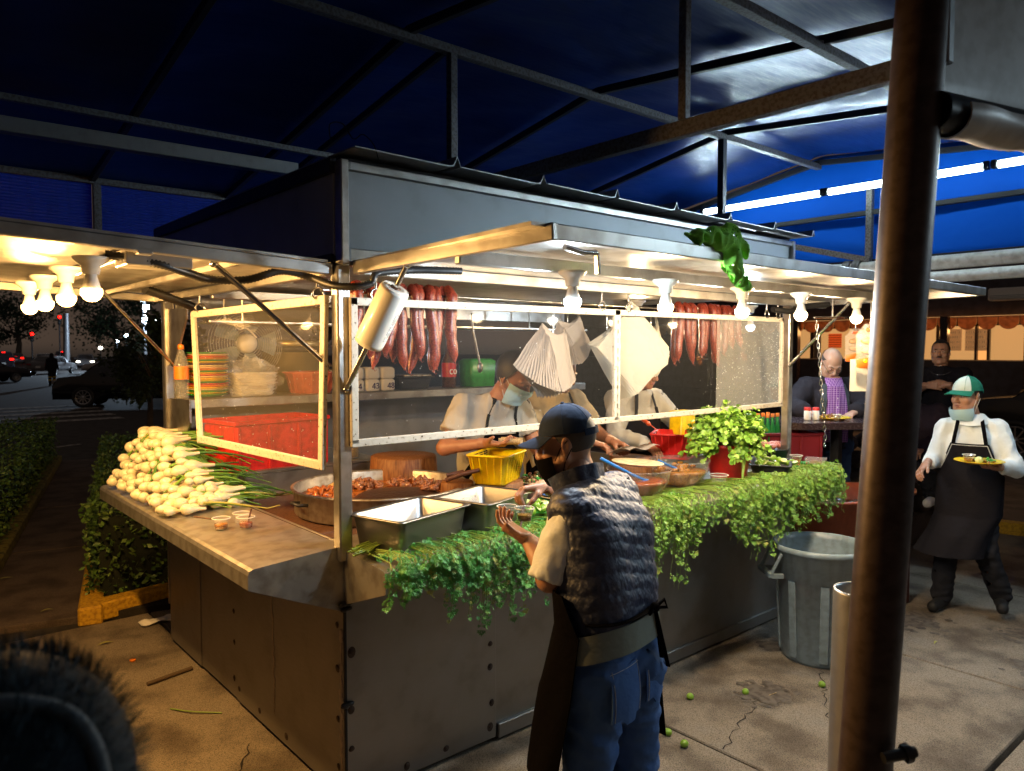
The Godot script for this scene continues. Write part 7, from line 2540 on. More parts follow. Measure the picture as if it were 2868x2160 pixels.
func shirt(o: Node3D, called: String, J: Dictionary, mat: Material, sleeve: float, girth := 1.0, hem := 0.0, cell := 0.011, sleeve_r := 0.06):
	var R: Vector3 = (J.shR - J.shL).normalized()
	var ps := [J.hips, J.chest, J.neck, J.shL, J.shR, J.elL, J.elR]
	if sleeve > 1.0:
		ps.append_array([J.wrL, J.wrR])
	var bx := box_of(ps, 0.2)
	var F := Fld.new(bx[0], bx[1], cell)
	var low: Vector3 = J.hips + (J.hips - J.chest).normalized() * hem
	for s in [-1, 1]:
		F.cap(low + R * 0.06 * s, J.hips.lerp(J.chest, 0.5) + R * 0.06 * s, 0.108 * girth, 0.108 * girth, 0.05)
		F.cap(J.hips.lerp(J.chest, 0.5) + R * 0.06 * s, J.chest + R * 0.075 * s, 0.108 * girth, 0.113 * girth, 0.05)
	F.cap(J.chest, J.neck, 0.095, 0.06, 0.05)
	for s in ["L", "R"]:
		var sh: Vector3 = J["sh" + s] + R * (0.022 if s == "L" else -0.022) + Vector3(0, -0.018, 0)
		F.cap(J.neck + Vector3(0, -0.035, 0), sh, 0.052, 0.054, 0.05)
		var el: Vector3 = J["el" + s]
		if sleeve <= 1.0:
			F.cap(sh, sh.lerp(el, sleeve), sleeve_r + 0.004, sleeve_r, 0.035)
		else:
			F.cap(sh, el, sleeve_r + 0.004, sleeve_r - 0.004, 0.035)
			F.cap(el, el.lerp(J["wr" + s], sleeve - 1.0), sleeve_r - 0.004, sleeve_r - 0.016, 0.02)
			continue
		var d := (el - sh).normalized()
		clip_near(F, sh.lerp(el, sleeve) + d * 0.002, d, 0.13)
	clip_near(F, low + (low - J.chest).normalized() * 0.02, (low - J.chest).normalized(), 0.5)
	clip_near(F, J.neck + (J.neck - J.chest).normalized() * 0.012, (J.neck - J.chest).normalized(), 0.11)
	fold(F, 0.0085, 6.0, int(J.head.y * 977.0) + int(mat.albedo_color.r * 99), Vector3(1.5, 0.5, 1.5))
	fold(F, 0.003, 15.0, 5, Vector3(1.2, 0.7, 1.2))
	var m := MB.new()
	add_nets(m, F.nets())
	return part(called, m, mat, o)


func clip_near(F: Fld, p: Vector3, n: Vector3, r: float):
	var R := F.rng3(p - Vector3(r, r, r), p + Vector3(r, r, r))
	for z in range(R[4], R[5] + 1):
		for y in range(R[2], R[3] + 1):
			var row := F.nx * (y + F.ny * z)
			for x in range(R[0], R[1] + 1):
				var q := Vector3(x, y, z) * F.h + F.o - p
				if q.length_squared() < r * r:
					var d := q.dot(n)
					if d > F.f[row + x]:
						F.f[row + x] = d


func trousers(o: Node3D, J: Dictionary, mat: Material, waist := 0.06, wide := 1.0, cell := 0.012):
	var R: Vector3 = (J.hpR - J.hpL).normalized()
	var bx := box_of([J.hips, J.hpL, J.hpR, J.knL, J.knR, J.anL, J.anR], 0.22)
	var F := Fld.new(bx[0], bx[1], cell)
	var top: Vector3 = J.hips + (J.chest - J.hips).normalized() * waist
	for s in [-1, 1]:
		var S := "L" if s < 0 else "R"
		F.cap(top + R * 0.055 * s, J["hp" + S], 0.108, 0.116, 0.04)
		F.cap(J["hp" + S], J["kn" + S], 0.098 * wide, 0.074 * wide, 0.02)
		F.cap(J["kn" + S], J["an" + S] + Vector3(0, 0.02, 0), 0.072 * wide, 0.066 * wide, 0.02)
	fold(F, 0.009, 7.0, 77, Vector3(0.8, 1.6, 0.8))
	fold(F, 0.003, 19.0, 9, Vector3(1, 1, 1))
	var u := (J.chest - J.hips).normalized() as Vector3
	clip_near(F, top + u * 0.02, u, 0.3)
	var m := MB.new()
	add_nets(m, F.nets())
	return part("trousers", m, mat, o)


func shoes(o: Node3D, J: Dictionary, mat: Material, dirs: Array):
	for s in ["L", "R"]:
		var a: Vector3 = J["an" + s]
		var d: Vector3 = dirs[0 if s == "L" else 1]
		var F := Fld.new(a - Vector3(0.25, 0.12, 0.25), a + Vector3(0.25, 0.1, 0.25), 0.009)
		F.cap(a + Vector3(0, 0.02, 0), a + Vector3(0, -0.03, 0), 0.048, 0.046, 0.02)
		F.cap(a + Vector3(0, -0.035, 0) - d * 0.04, a + Vector3(0, -0.04, 0) + d * 0.15, 0.042, 0.036, 0.02)
		F.cap(a + Vector3(0, -0.05, 0) - d * 0.05, a + Vector3(0, -0.05, 0) + d * 0.16, 0.03, 0.034, 0.015)
		F.clip(a + Vector3(0, -0.078, 0), Vector3.DOWN)
		var m := MB.new()
		add_nets(m, F.nets())
		part("shoe", m, mat, o)


# a cloth panel wrapped round the body: rows of [centre, half width, half depth, from angle, to angle], angles from the facing direction
func wrap_panel(rows: Array, f: Vector3, sd := 0.0) -> MB:
	var r := f.cross(UP).normalized()
	var n := rows.size() - 1
	var m := MB.new()
	m.slab(func(u, v):
		var t: float = v * n
		var i := mini(int(t), n - 1)
		var k := t - i
		k = k * k * (3.0 - 2.0 * k)
		var A: Array = rows[i]
		var B: Array = rows[i + 1]
		var c: Vector3 = (A[0] as Vector3).lerp(B[0], k)
		var w: float = lerpf(A[1], B[1], k)
		var d: float = lerpf(A[2], B[2], k)
		var an := lerpf(lerpf(A[3], B[3], k), lerpf(A[4], B[4], k), u)
		var q = 1.0 + (0.035 * sin(u * 15.0 + v * 3.0 + sd) + 0.02 * sin(u * 27.0 - v * 7.0)) * v
		return c + (r * sin(an) * w + f * cos(an) * d) * q, 40, 36, 0.005)
	return m


func strap(pts: Array, w: float) -> MB:
	var m := MB.new()
	var p := curve(pts, 24)
	for i in 23:
		var d: Vector3 = p[i + 1] - p[i]
		m.bar(p[i] - d * 0.05, p[i + 1] + d * 0.05, w, 0.004, 0.0)
	return m


func eyes(o: Node3D, J: Dictionary, face: Basis, brow: Material, lips := true):
	var h: Vector3 = J.head
	for s in [-1, 1]:
		var e := MB.new()
		e.ball(h + face * Vector3(s * 0.031, 0.003, -0.0825), Vector3(0.0105, 0.0058, 0.0095), 12, 8, face)
		part("eye", e, M.eye_white, o)
		e = MB.new()
		e.ball(h + face * Vector3(s * 0.031, 0.003, -0.0895), Vector3(0.005, 0.005, 0.0035), 10, 6, face)
		part("iris", e, M.iris, o)
		e = MB.new()
		e.tube([h + face * Vector3(s * 0.013, 0.021, -0.0965), h + face * Vector3(s * 0.032, 0.027, -0.09), h + face * Vector3(s * 0.05, 0.021, -0.074)], [0.003, 0.0042, 0.002], 6)
		part("eyebrow", e, brow, o)
	if lips:
		var m := MB.new()
		m.tube([h + face * Vector3(-0.02, -0.064, -0.092), h + face * Vector3(-0.006, -0.0595, -0.0985), h + face * Vector3(0.006, -0.0595, -0.0985), h + face * Vector3(0.02, -0.064, -0.092)], [0.002, 0.0035, 0.0035, 0.002], 6)
		m.tube([h + face * Vector3(-0.018, -0.067, -0.092), h + face * Vector3(0, -0.0715, -0.0985), h + face * Vector3(0.018, -0.067, -0.092)], [0.002, 0.0045, 0.002], 6)
		part("lips", m, M.lip, o)


# shell over the skull down to a line that depends on the direction (0 = front)
func skull_shell(h: Vector3, face: Basis, r: Vector3, c0: Vector3, low: Callable, a0 := 0.0, a1 := TAU) -> MB:
	var m := MB.new()
	m.sheet(func(u, v):
		var a := lerpf(a0, a1, u)
		var e0: float = low.call(a)
		var e := lerpf(PI / 2, e0, v)
		return h + face * (c0 + Vector3(sin(a) * cos(e) * r.x, sin(e) * r.y, -cos(a) * cos(e) * r.z)), 40, 14, true)
	return m


func hair(o: Node3D, J: Dictionary, face: Basis, mat: Material, full := 1.0, bald := false):
	if bald:
		var mb := MB.new()
		mb.sheet(func(u, v):
			var a: float = u * TAU
			var t: float = lerpf(0.32, 0.32 - 0.95 * smoothstep(0.55, -0.3, cos(a)), v)
			return J.head + face * (Vector3(0, 0.03, 0.016) + Vector3(sin(a) * cos(t) * 0.0812, sin(t) * 0.0965, -cos(a) * cos(t) * 0.1015)), 40, 10, true)
		part("hair", mb, mat, o)
		return
	var m := skull_shell(J.head, face, Vector3(0.0815, 0.097, 0.102) * full, Vector3(0, 0.03, 0.016), func(a):
		var c := cos(a)
		if bald:
			return -0.2 - 0.5 * smoothstep(0.3, -0.8, c)
		return lerpf(-0.75, 0.62, smoothstep(-0.1, 0.75, c)) if c > -0.1 else -0.75)
	part("hair", m, mat, o)


func ball_cap(o: Node3D, J: Dictionary, face: Basis, crown: Material, front: Material, visor: Material):
	var h: Vector3 = J.head
	var B := face * Basis(Vector3(1, 0, 0), 0.05)
	var r := Vector3(0.091, 0.112, 0.108)
	var c0 := Vector3(0, 0.028, 0.014)
	var back := 0.12
	var low := func(a):
		var c := cos(a)
		if c < -0.72:
			return lerpf(0.1, 0.5, sqrt(clampf((-c - 0.72) / 0.28, 0, 1)))
		return 0.1 - 0.06 * smoothstep(0.2, -0.6, c)
	var fa := 0.95
	var m := skull_shell(h, B, r, c0, low, -fa, fa)
	part("cap_front", m, front, o)
	m = skull_shell(h, B, r, c0, low, fa, TAU - fa)
	part("cap_crown", m, crown, o)
	m = MB.new()
	for k in 6:
		var a := TAU * k / 6.0 + 0.52
		var pts := []
		for i in 9:
			var e: float = lerpf(PI / 2, low.call(a) + 0.02, i / 8.0)
			pts.append(h + B * (c0 + Vector3(sin(a) * cos(e) * r.x, sin(e) * r.y, -cos(a) * cos(e) * r.z)))
		m.tube(pts, 0.0014, 5)
	m.ball(h + B * (c0 + Vector3(0, r.y + 0.002, 0)), Vector3(0.008, 0.005, 0.008), 10, 6, B)
	part("cap_seams", m, crown, o)
	m = MB.new()
	m.slab(func(u, v):
		var a := lerpf(-1.15, 1.15, u)
		var inn := c0 + Vector3(sin(a) * cos(0.1) * r.x * 0.99, sin(0.1) * r.y, -cos(a) * cos(0.1) * r.z * 0.99)
		var ext = 0.082 * cos(a * 0.75) * v
		return h + B * (inn + Vector3(sin(a) * 0.012 * v, -0.02 * v - 0.016 * sin(a) * sin(a) * (0.3 + v), -ext)), 26, 10, 0.0045)
	part("visor", m, visor, o)
	m = MB.new()
	m.slab(func(u, v):
		var a := lerpf(PI - 0.85, PI + 0.85, u)
		return h + B * (c0 + Vector3(sin(a) * r.x * 1.005, lerpf(-0.006, 0.018, v) - 0.004, -cos(a) * r.z * 1.005)), 20, 3, 0.003)
	part("cap_strap", m, crown, o)


func face_r(a: float, y: float) -> float:
	if not T.has("face_r"):
		var t := {}
		for p in (head_nets()[0] as PackedVector3Array):
			var i := int(floor((atan2(p.x, -p.z - 0.01) + 1.5) / 0.1))
			var j := int(floor((p.y + 0.21) / 0.008))
			var r := Vector2(p.x, p.z + 0.01).length()
			if p.z < 0.03 and absf(p.x) < 0.074:
				for di in [-1, 0, 1]:
					for dj in [-1, 0, 1]:
						var k := Vector2i(i + di, j + dj)
						t[k] = maxf(t.get(k, 0.0), r)
		T.face_r = t
	return T.face_r.get(Vector2i(int(floor((a + 1.5) / 0.1)), int(floor((y + 0.21) / 0.008))), 0.0)


func mask(o: Node3D, J: Dictionary, face: Basis, mat: Material, drop := 0.0):
	var h: Vector3 = J.head
	var B := face
	var m := MB.new()
	m.slab(func(u, v):
		var a := lerpf(-1.2, 1.2, u)
		var y = lerpf(-0.012, -0.115 + drop * 0.35, v) - drop + 0.02 * absf(sin(a)) * (0.5 - v)
		var tent = 0.084 + 0.028 * cos(a) * (1.0 - v * (1.0 if drop == 0.0 else 0.4)) + 0.008 * sin(v * PI) - 0.012 * v
		var hr := 0.0
		for da in [-0.1, 0.0, 0.1]:
			for dy in [-0.008, 0.0, 0.008]:
				hr += face_r(a + da, y + dy) / 9.0
		var r := maxf(tent, hr + 0.005)
		return h + B * Vector3(sin(a) * r, y + 0.0018 * sin(v * 26.0), -cos(a) * r - 0.01), 24, 18, 0.002)
	part("face_mask", m, mat, o)
	for s in [-1, 1]:
		m = MB.new()
		var ear := Vector3(s * 0.084, 0.012, 0.022)
		m.tube([h + B * Vector3(s * 0.074, -0.022 - drop, -0.04), h + B * Vector3(s * 0.08, 0.0 - drop * 0.4, -0.01), h + B * ear], 0.0016, 5)
		m.tube([h + B * Vector3(s * 0.066, -0.098 - drop, -0.036), h + B * Vector3(s * 0.078, -0.05 - drop * 0.4, -0.005), h + B * (ear + Vector3(0, -0.03, 0.008))], 0.0016, 5)
		part("mask_loop", m, mat if mat != M.mask_blue else M.white_plastic, o)


func legs_down(J: Dictionary, g: float, spread := 0.1):
	var R: Vector3 = (J.shR - J.shL)
	R.y = 0
	R = R.normalized()
	for s in [-1, 1]:
		var S := "L" if s < 0 else "R"
		J["hp" + S] = J.hips + R * 0.09 * s + Vector3(0, -0.03, 0)
		J["kn" + S] = Vector3(J.hips.x, lerpf(g, J.hips.y, 0.53), J.hips.z) + R * spread * s
		J["an" + S] = Vector3(J.hips.x, g + 0.085, J.hips.z) + R * spread * s


func people():
	vest_man()
	waiter()
	# cook in a white T-shirt
	var J := {"hips": Vector3(1.40, 0.98, -0.82), "chest": Vector3(1.32, 1.44, -0.67), "neck": Vector3(1.32, 1.60, -0.58), "head": Vector3(1.325, 1.725, -0.47), "shR": Vector3(1.13, 1.575, -0.72), "shL": Vector3(1.47, 1.565, -0.58), "elR": Vector3(1.00, 1.33, -0.70), "wrR": Vector3(1.09, 1.375, -0.43), "elL": Vector3(1.52, 1.31, -0.50), "wrL": Vector3(1.38, 1.345, -0.29)}
	legs_down(J, 0.1)
	var fb := face_basis(192, -32)
	var f := Vector3(-0.246, 0, 0.97).normalized()
	var o := person("cook in a white T-shirt, black apron and blue face mask folding a taco", Vector3(1.4, 0.1, -0.82), J, fb, "skin_tan", [["cup", 1, Vector3(0.35, 0.0, 0.9), Vector3(0.1, 0.9, -0.2)], ["grip", -1, Vector3(-0.6, 0.0, 0.75), Vector3(-0.3, -0.9, 0)]], 1.1)
	shirt(o, "t_shirt", J, M.tee_white, 0.62, 1.06, 0.05, 0.011, 0.068)
	trousers(o, J, M.trousers_dark)
	shoes(o, J, M.black, [f, f])
	eyes(o, J, fb, M.hair, false)
	hair(o, J, fb, M.hair, 1.22)
	mask_scaled(o, J, fb, 1.11)
	part("apron", wrap_panel([[J.chest + Vector3(0, -0.04, 0), 0.2, 0.155, -0.55, 0.55], [J.chest + Vector3(0.02, -0.18, -0.03), 0.2, 0.15, -0.9, 0.9], [J.hips + Vector3(0, 0.1, 0), 0.2, 0.15, -1.5, 1.5], [J.hips + Vector3(0, -0.35, 0), 0.24, 0.18, -1.5, 1.5]], f), M.apron_black, o)
	for s in [-1, 1]:
		var r = f.cross(UP) * s
		part("apron_strap", strap([J.chest + f * 0.135 + r * 0.1 + Vector3(0, -0.05, 0), J.chest + f * 0.135 + r * 0.085 + Vector3(0, 0.06, 0), J.neck + f * 0.055 + r * 0.07 + Vector3(0, -0.005, 0), J.neck - f * 0.05 + r * 0.055 + Vector3(0, 0.02, 0)], 0.022), M.apron_black, o)
	var t := thing("taco", "folded taco with paper held in the masked cook's hand", "taco", Vector3(1.16, 1.40, -0.315))
	var m := MB.new()
	m.slab(func(u, v):
		var a := lerpf(-0.3, PI + 0.3, u)
		return Basis(UP, 0.6) * Vector3(cos(a) * 0.025, sin(a) * -0.025, (v - 0.5) * 0.12), 14, 6, 0.003)
	part("tortilla", m, M.tortilla, t)
	food_heap(t, Vector3(0, 0.0, 0), 0.025, 0.02, 24, [M.meat])
	m = MB.new()
	m.slab(func(u, v): return Basis(UP, 0.4) * Vector3(0.02 + u * 0.16, -0.02 - 0.09 * u * u + 0.01 * sin(v * 5.0), (v - 0.5) * 0.1 * (1.0 - u * 0.7)), 10, 6, 0.002)
	part("paper", m, M.paper_grey, t)
	# cook in a cream shirt, head behind the paper bundle
	J = {"hips": Vector3(2.02, 0.98, -0.92), "chest": Vector3(1.98, 1.42, -0.86), "neck": Vector3(1.98, 1.6, -0.82), "head": Vector3(1.99, 1.735, -0.77), "shR": Vector3(1.79, 1.56, -0.90), "shL": Vector3(2.16, 1.56, -0.80), "elR": Vector3(1.74, 1.31, -0.72), "wrR": Vector3(1.94, 1.31, -0.47), "elL": Vector3(2.24, 1.31, -0.66), "wrL": Vector3(2.06, 1.31, -0.38)}
	legs_down(J, 0.1)
	fb = face_basis(188, -25)
	f = Vector3(-0.2, 0, 0.98)
	o = person("cook in a cream shirt whose head is hidden by the hanging paper bundles", Vector3(2.02, 0.1, -0.92), J, fb, "skin_tan", [["relax", 1, Vector3(0.5, -0.2, 0.8), Vector3(0, -1, 0.1)], ["grip", -1, Vector3(0.1, -0.2, 0.9), Vector3(-0.4, -0.9, 0)]])
	shirt(o, "shirt", J, M.shirt_cream, 0.62, 1.04, 0.05, 0.012, 0.066)
	trousers(o, J, M.trousers_dark)
	shoes(o, J, M.black, [f, f])
	eyes(o, J, fb, M.hair)
	hair(o, J, fb, M.hair, 1.06)
	part("apron", wrap_panel([[J.chest + Vector3(0, -0.1, 0), 0.19, 0.15, -0.5, 0.5], [J.hips + Vector3(0, 0.15, 0), 0.2, 0.15, -1.4, 1.4], [J.hips + Vector3(0, -0.35, 0), 0.22, 0.17, -1.4, 1.4]], f), M.apron_black, o)
	m = MB.new()
	for k in 12:
		var a := TAU * k / 12.0
		if k == 3: continue
		m.ball(J.chest + f * 0.142 + f.cross(UP) * (-0.06 + cos(a) * 0.019) + Vector3(0, 0.04 + sin(a) * 0.02, 0), Vector3(0.006, 0.004, 0.004), 6, 4)
	m.box(J.chest + f * 0.143 + f.cross(UP) * -0.06 + Vector3(0, 0.04, 0), Vector3(0.012, 0.016, 0.004))
	part("wreath_emblem", m, M.ink, o)
	part("apron_strap", strap([J.chest + f * 0.14 + f.cross(UP) * -0.16 + Vector3(0, -0.12, 0), J.chest + f * 0.13 + f.cross(UP) * -0.11 + Vector3(0, 0.05, 0), J.neck + f * 0.05 + f.cross(UP) * -0.07], 0.026), M.apron_black, o)
	# third cook behind the fogged window
	J = {"hips": Vector3(2.62, 0.98, -0.72), "chest": Vector3(2.58, 1.40, -0.66), "neck": Vector3(2.58, 1.6, -0.62), "head": Vector3(2.58, 1.745, -0.57), "shR": Vector3(2.40, 1.56, -0.70), "shL": Vector3(2.76, 1.55, -0.60), "elR": Vector3(2.33, 1.31, -0.60), "wrR": Vector3(2.34, 1.27, -0.36), "elL": Vector3(2.88, 1.33, -0.48), "wrL": Vector3(2.78, 1.30, -0.25)}
	legs_down(J, 0.1)
	fb = face_basis(185, -20)
	f = Vector3(-0.2, 0, 0.98)
	o = person("cook in a white shirt and dark apron behind the right hand window", Vector3(2.62, 0.1, -0.72), J, fb, "skin_tan", [["relax", 1, Vector3(-0.1, -0.3, 0.8), Vector3(0, -1, 0.1)], ["relax", -1, Vector3(-0.4, -0.2, 0.8), Vector3(0, -1, 0)]])
	shirt(o, "shirt", J, M.tee_white, 1.9, 1.02, 0.05, 0.012, 0.062)
	trousers(o, J, M.trousers_dark)
	shoes(o, J, M.black, [f, f])
	hair(o, J, fb, M.hair, 1.05)
	eyes(o, J, fb, M.hair)
	part("apron", wrap_panel([[J.chest + Vector3(0, 0.02, 0), 0.2, 0.155, -0.7, 0.7], [J.chest + Vector3(0.0, -0.12, 0), 0.2, 0.15, -1.0, 1.0], [J.hips + Vector3(0, 0.05, 0), 0.2, 0.15, -1.5, 1.5], [J.hips + Vector3(0, -0.35, 0), 0.23, 0.17, -1.5, 1.5]], f), M.apron_grey, o)
	for s in [-1, 1]:
		part("apron_strap", strap([J.chest + f * 0.14 + f.cross(UP) * 0.1 * s, J.chest + f * 0.13 + f.cross(UP) * 0.085 * s + Vector3(0, 0.08, 0), J.neck + f * 0.05 + f.cross(UP) * 0.06 * s], 0.024), M.apron_grey, o)
	diner()
	# man with a moustache on the raised pavement
	J = {"hips": Vector3(6.694, 1.120, -0.170), "chest": Vector3(6.694, 1.500, -0.180), "neck": Vector3(6.694, 1.700, -0.180), "head": Vector3(6.674, 1.850, -0.185), "shR": Vector3(6.674, 1.640, -0.380), "shL": Vector3(6.754, 1.640, 0.020), "elR": Vector3(6.594, 1.420, -0.430), "wrR": Vector3(6.434, 1.530, -0.210), "elL": Vector3(6.694, 1.420, 0.100), "wrL": Vector3(6.454, 1.540, -0.050)}
	legs_down(J, 0.28)
	fb = face_basis(102, 2)
	f = Vector3(-0.976, 0, 0.215)
	o = person("man with a moustache in a black T-shirt and neck chain, beyond the brown pole", Vector3(6.694, 0.28, -0.17), J, fb, "skin", [["relax", 1, Vector3(-0.1, 0, 1), Vector3(0.9, -0.3, 0)], ["relax", -1, Vector3(-0.1, 0, -1), Vector3(0.9, -0.3, 0)]])
	shirt(o, "t_shirt", J, M.shirt_black, 0.8, 1.1, 0.1, 0.013, 0.074)
	trousers(o, J, M.trousers_dark)
	shoes(o, J, M.black, [f, f])
	eyes(o, J, fb, M.hair)
	hair(o, J, fb, M.hair, 1.03)
	m = MB.new()
	m.tube([J.head + fb * Vector3(-0.028, -0.056, -0.09), J.head + fb * Vector3(-0.01, -0.05, -0.101), J.head + fb * Vector3(0.01, -0.05, -0.101), J.head + fb * Vector3(0.028, -0.056, -0.09)], [0.003, 0.0065, 0.0065, 0.003], 8)
	part("moustache", m, M.hair, o)
	var ring := []
	for k in 30:
		var a := TAU * k / 30.0
		ring.append(J.neck + Vector3(0, -0.02 - 0.05 * maxf(0.0, cos(a)), 0) + f * cos(a) * (0.09 if cos(a) < 0 else 0.125) + f.cross(UP) * sin(a) * 0.095)
	m = MB.new()
	m.tube(ring, 0.003, 6, false, true)
	part("neck_chain", m, M.chrome, o)
	seated_person()


func mask_scaled(o: Node3D, J: Dictionary, face: Basis, k: float):
	mask(o, J, face.scaled(Vector3(k, k, k)), M.mask_blue)


func vest_man():
	var at := Vector3(0.42, 0.0, 1.07)
	var J := {"hips": Vector3(0.42, 0.87, 1.07), "chest": Vector3(0.475, 1.23, 0.975), "neck": Vector3(0.462, 1.40, 0.875), "head": Vector3(0.462, 1.545, 0.805), "shL": Vector3(0.325, 1.325, 0.95), "shR": Vector3(0.645, 1.345, 0.90), "elL": Vector3(0.262, 1.115, 0.93), "wrL": Vector3(0.335, 1.20, 0.745), "elR": Vector3(0.70, 1.25, 0.70), "wrR": Vector3(0.60, 1.335, 0.545), "hpL": Vector3(0.335, 0.82, 1.075), "hpR": Vector3(0.505, 0.82, 1.075), "knL": Vector3(0.30, 0.46, 1.07), "knR": Vector3(0.51, 0.46, 1.09), "anL": Vector3(0.29, 0.085, 1.13), "anR": Vector3(0.53, 0.085, 1.13)}
	var fb := face_basis(36, -14)
	var o := person("man in navy quilted vest, navy cap and black apron filling a salsa cup", at, J, fb, "skin", [["cup", -1, Vector3(-0.35, 0.45, -0.8), Vector3(0.25, 0.85, 0.45)], ["pinch", 1, Vector3(-0.75, -0.1, -0.35), Vector3(-0.25, -0.9, 0.15)]])
	shirt(o, "white_sleeves", J, M.shirt_white, 1.0, 0.88, -0.1, 0.01, 0.066)
	# quilted vest: torso field with puffed rows
	var R: Vector3 = (J.shR - J.shL).normalized()
	var up: Vector3 = (J.chest - J.hips).normalized()
	var F := Fld.new(J.hips.min(J.neck) - Vector3(0.3, 0.04, 0.3), J.neck + Vector3(0.3, 0.1, 0.42), 0.0075)
	var low: Vector3 = J.hips + up * 0.085
	var mid: Vector3 = J.hips.lerp(J.chest, 0.55)
	for s in [-1, 1]:
		F.cap(low + R * 0.062 * s, mid + R * 0.062 * s, 0.122, 0.122, 0.05)
		F.cap(mid + R * 0.062 * s, J.chest + R * 0.078 * s, 0.122, 0.13, 0.05)
	F.cap(J.shL + R * 0.03 + Vector3(0, 0.008, 0), J.shR - R * 0.03 + Vector3(0, 0.008, 0), 0.08, 0.08, 0.06)
	F.cap(J.chest, J.neck, 0.105, 0.072, 0.05)
	for s in ["L", "R"]:
		var d: Vector3 = (J["el" + s] - J["sh" + s]).normalized()
		F.ell(J["sh" + s] + d * 0.1 + R * (0.06 if s == "R" else -0.06), Vector3(0.06, 0.12, 0.078), 0.012, Basis(Quaternion(UP, -d)), true)
	var nz := FastNoiseLite.new()
	nz.frequency = 24.0
	nz.fractal_octaves = 2
	for z in F.nz:
		for y in F.ny:
			var row := F.nx * (y + F.ny * z)
			for x in F.nx:
				if absf(F.f[row + x]) < 0.035:
					var p := F.o + Vector3(x, y, z) * F.h
					var q = p - J.hips
					var along = q.dot(up) + 0.10 * absf(q.dot(R)) + 0.008 * nz.get_noise_2d(p.x * 0.4, p.z * 0.4)
					var puff := pow(absf(sin(PI * along / 0.051)), 0.36)
					var crease := absf(nz.get_noise_3d(p.x * 1.3 + p.y * 0.5, p.y * 0.55, p.z * 1.3))
					F.f[row + x] -= 0.0085 * puff - 0.007 * crease * puff
	clip_near(F, low - up * 0.02, -up, 0.4)
	clip_near(F, J.neck + (J.neck - J.chest).normalized() * 0.0, (J.neck - J.chest).normalized(), 0.1)
	var m := MB.new()
	add_nets(m, F.nets())
	part("quilted_vest", m, M.navy_vest, o)
	# stand-up collar
	m = MB.new()
	var ca: Vector3 = (J.head - J.neck).normalized()
	var cx := Vector3(1, 0, 0)
	var cz := cx.cross(ca).normalized()
	m.slab(func(u, v):
		var a := lerpf(-0.35, TAU - 0.75, u) - PI / 2 + 0.5
		return J.neck - ca * 0.012 + ca * v * 0.062 + (cx * cos(a) + cz * sin(a)) * (0.083 + 0.012 * v + 0.003 * sin(a * 9.0)), 40, 6, 0.014)
	part("collar", m, M.navy_vest, o)
	m = MB.new()
	var g0: Vector3 = J.hips + up * 0.015
	m.slab(func(u, v):
		var a = u * TAU
		return g0 + up * (0.1 - 0.085 * v) + (R * cos(a) * 0.208 + R.cross(up) * sin(a) * 0.148) * (1.0 + 0.012 * sin(a * 7.0)), 48, 5, 0.008)
	part("grey_hem", m, M.grey_knit, o)
	var tr = trousers(o, J, M.denim, 0.05, 1.06, 0.0095)
	# back pockets with stitching
	for s in [-1, 1]:
		var pc: Vector3 = J.hips + R * (0.088 * s) + Vector3(0, -0.075, 0.0)
		var bw := R.cross(up)
		if bw.z < 0: bw = -bw
		m = MB.new()
		m.slab(func(u, v):
			var q = (u - 0.5) * 0.135
			return pc + R * q + up * (0.062 - v * (0.15 + (0.02 if absf(u - 0.5) < 0.2 else 0.0))) + bw * (0.127 - q * q * 2.4 - (q * s) * 0.14 - 0.6 * (v - 0.45) * (v - 0.45) * 0.06), 10, 8, 0.006)
		part("back_pocket", m, M.denim, tr)
		m = MB.new()
		for e in 3:
			var pts := []
			for i in 9:
				var t := i / 8.0
				var u: float = [0.06, 0.94, t][e]
				var v: float = [t, t, 0.05][e]
				var q := (u - 0.5) * 0.135
				pts.append(pc + R * q + up * (0.062 - v * 0.15) + bw * (0.1315 - q * q * 2.4 - (q * s) * 0.14 - 0.6 * (v - 0.45) * (v - 0.45) * 0.06))
			m.tube(pts, 0.0011, 4)
		part("stitching", m, M.thread, tr)
	shoes(o, J, M.black, [Vector3(-0.1, 0, -1).normalized(), Vector3(0.15, 0, -1).normalized()])
	hair(o, J, fb, M.hair_grey, 1.0)
	eyes(o, J, fb, M.hair, false)
	ball_cap(o, J, fb, M.cap_navy, M.cap_navy, M.cap_navy)
	mask(o, J, fb, M.apron_black, 0.028)
	# apron wraps the front and both sides, tied behind
	var f := Vector3(0, 0, -1)
	var h: Vector3 = J.hips
	part("apron", wrap_panel([[h + Vector3(0.02, 0.22, -0.03), 0.215, 0.17, -1.5, 1.5], [h + Vector3(0.01, 0.1, -0.01), 0.215, 0.17, -1.85, 1.75], [h + Vector3(0, -0.1, -0.02), 0.24, 0.2, -1.85, 1.75], [h + Vector3(0.0, -0.38, -0.04), 0.285, 0.2, -1.8, 1.8]], f, 1.0), M.apron_black, o)
	var tie := []
	for k in 13:
		var a := lerpf(1.9, TAU - 1.9, k / 12.0)
		tie.append(h + up * 0.16 + R * sin(a) * 0.205 - R.cross(up) * 0.0 + Vector3(0, 0, -cos(a) * 0.152))
	part("apron_tie", strap(tie, 0.02), M.apron_black, o)
	m = MB.new()
	var kn: Vector3 = h + up * 0.16 + R * 0.07 + Vector3(0, 0, 0.155)
	m.ball(kn, Vector3(0.02, 0.018, 0.016), 10, 6)
	m.tube([kn, kn + Vector3(0.03, 0.025, 0.015), kn + Vector3(0.045, -0.005, 0.015), kn], 0.006, 6)
	m.tube([kn, kn + Vector3(-0.03, 0.02, 0.015), kn + Vector3(-0.04, -0.01, 0.012), kn], 0.006, 6)
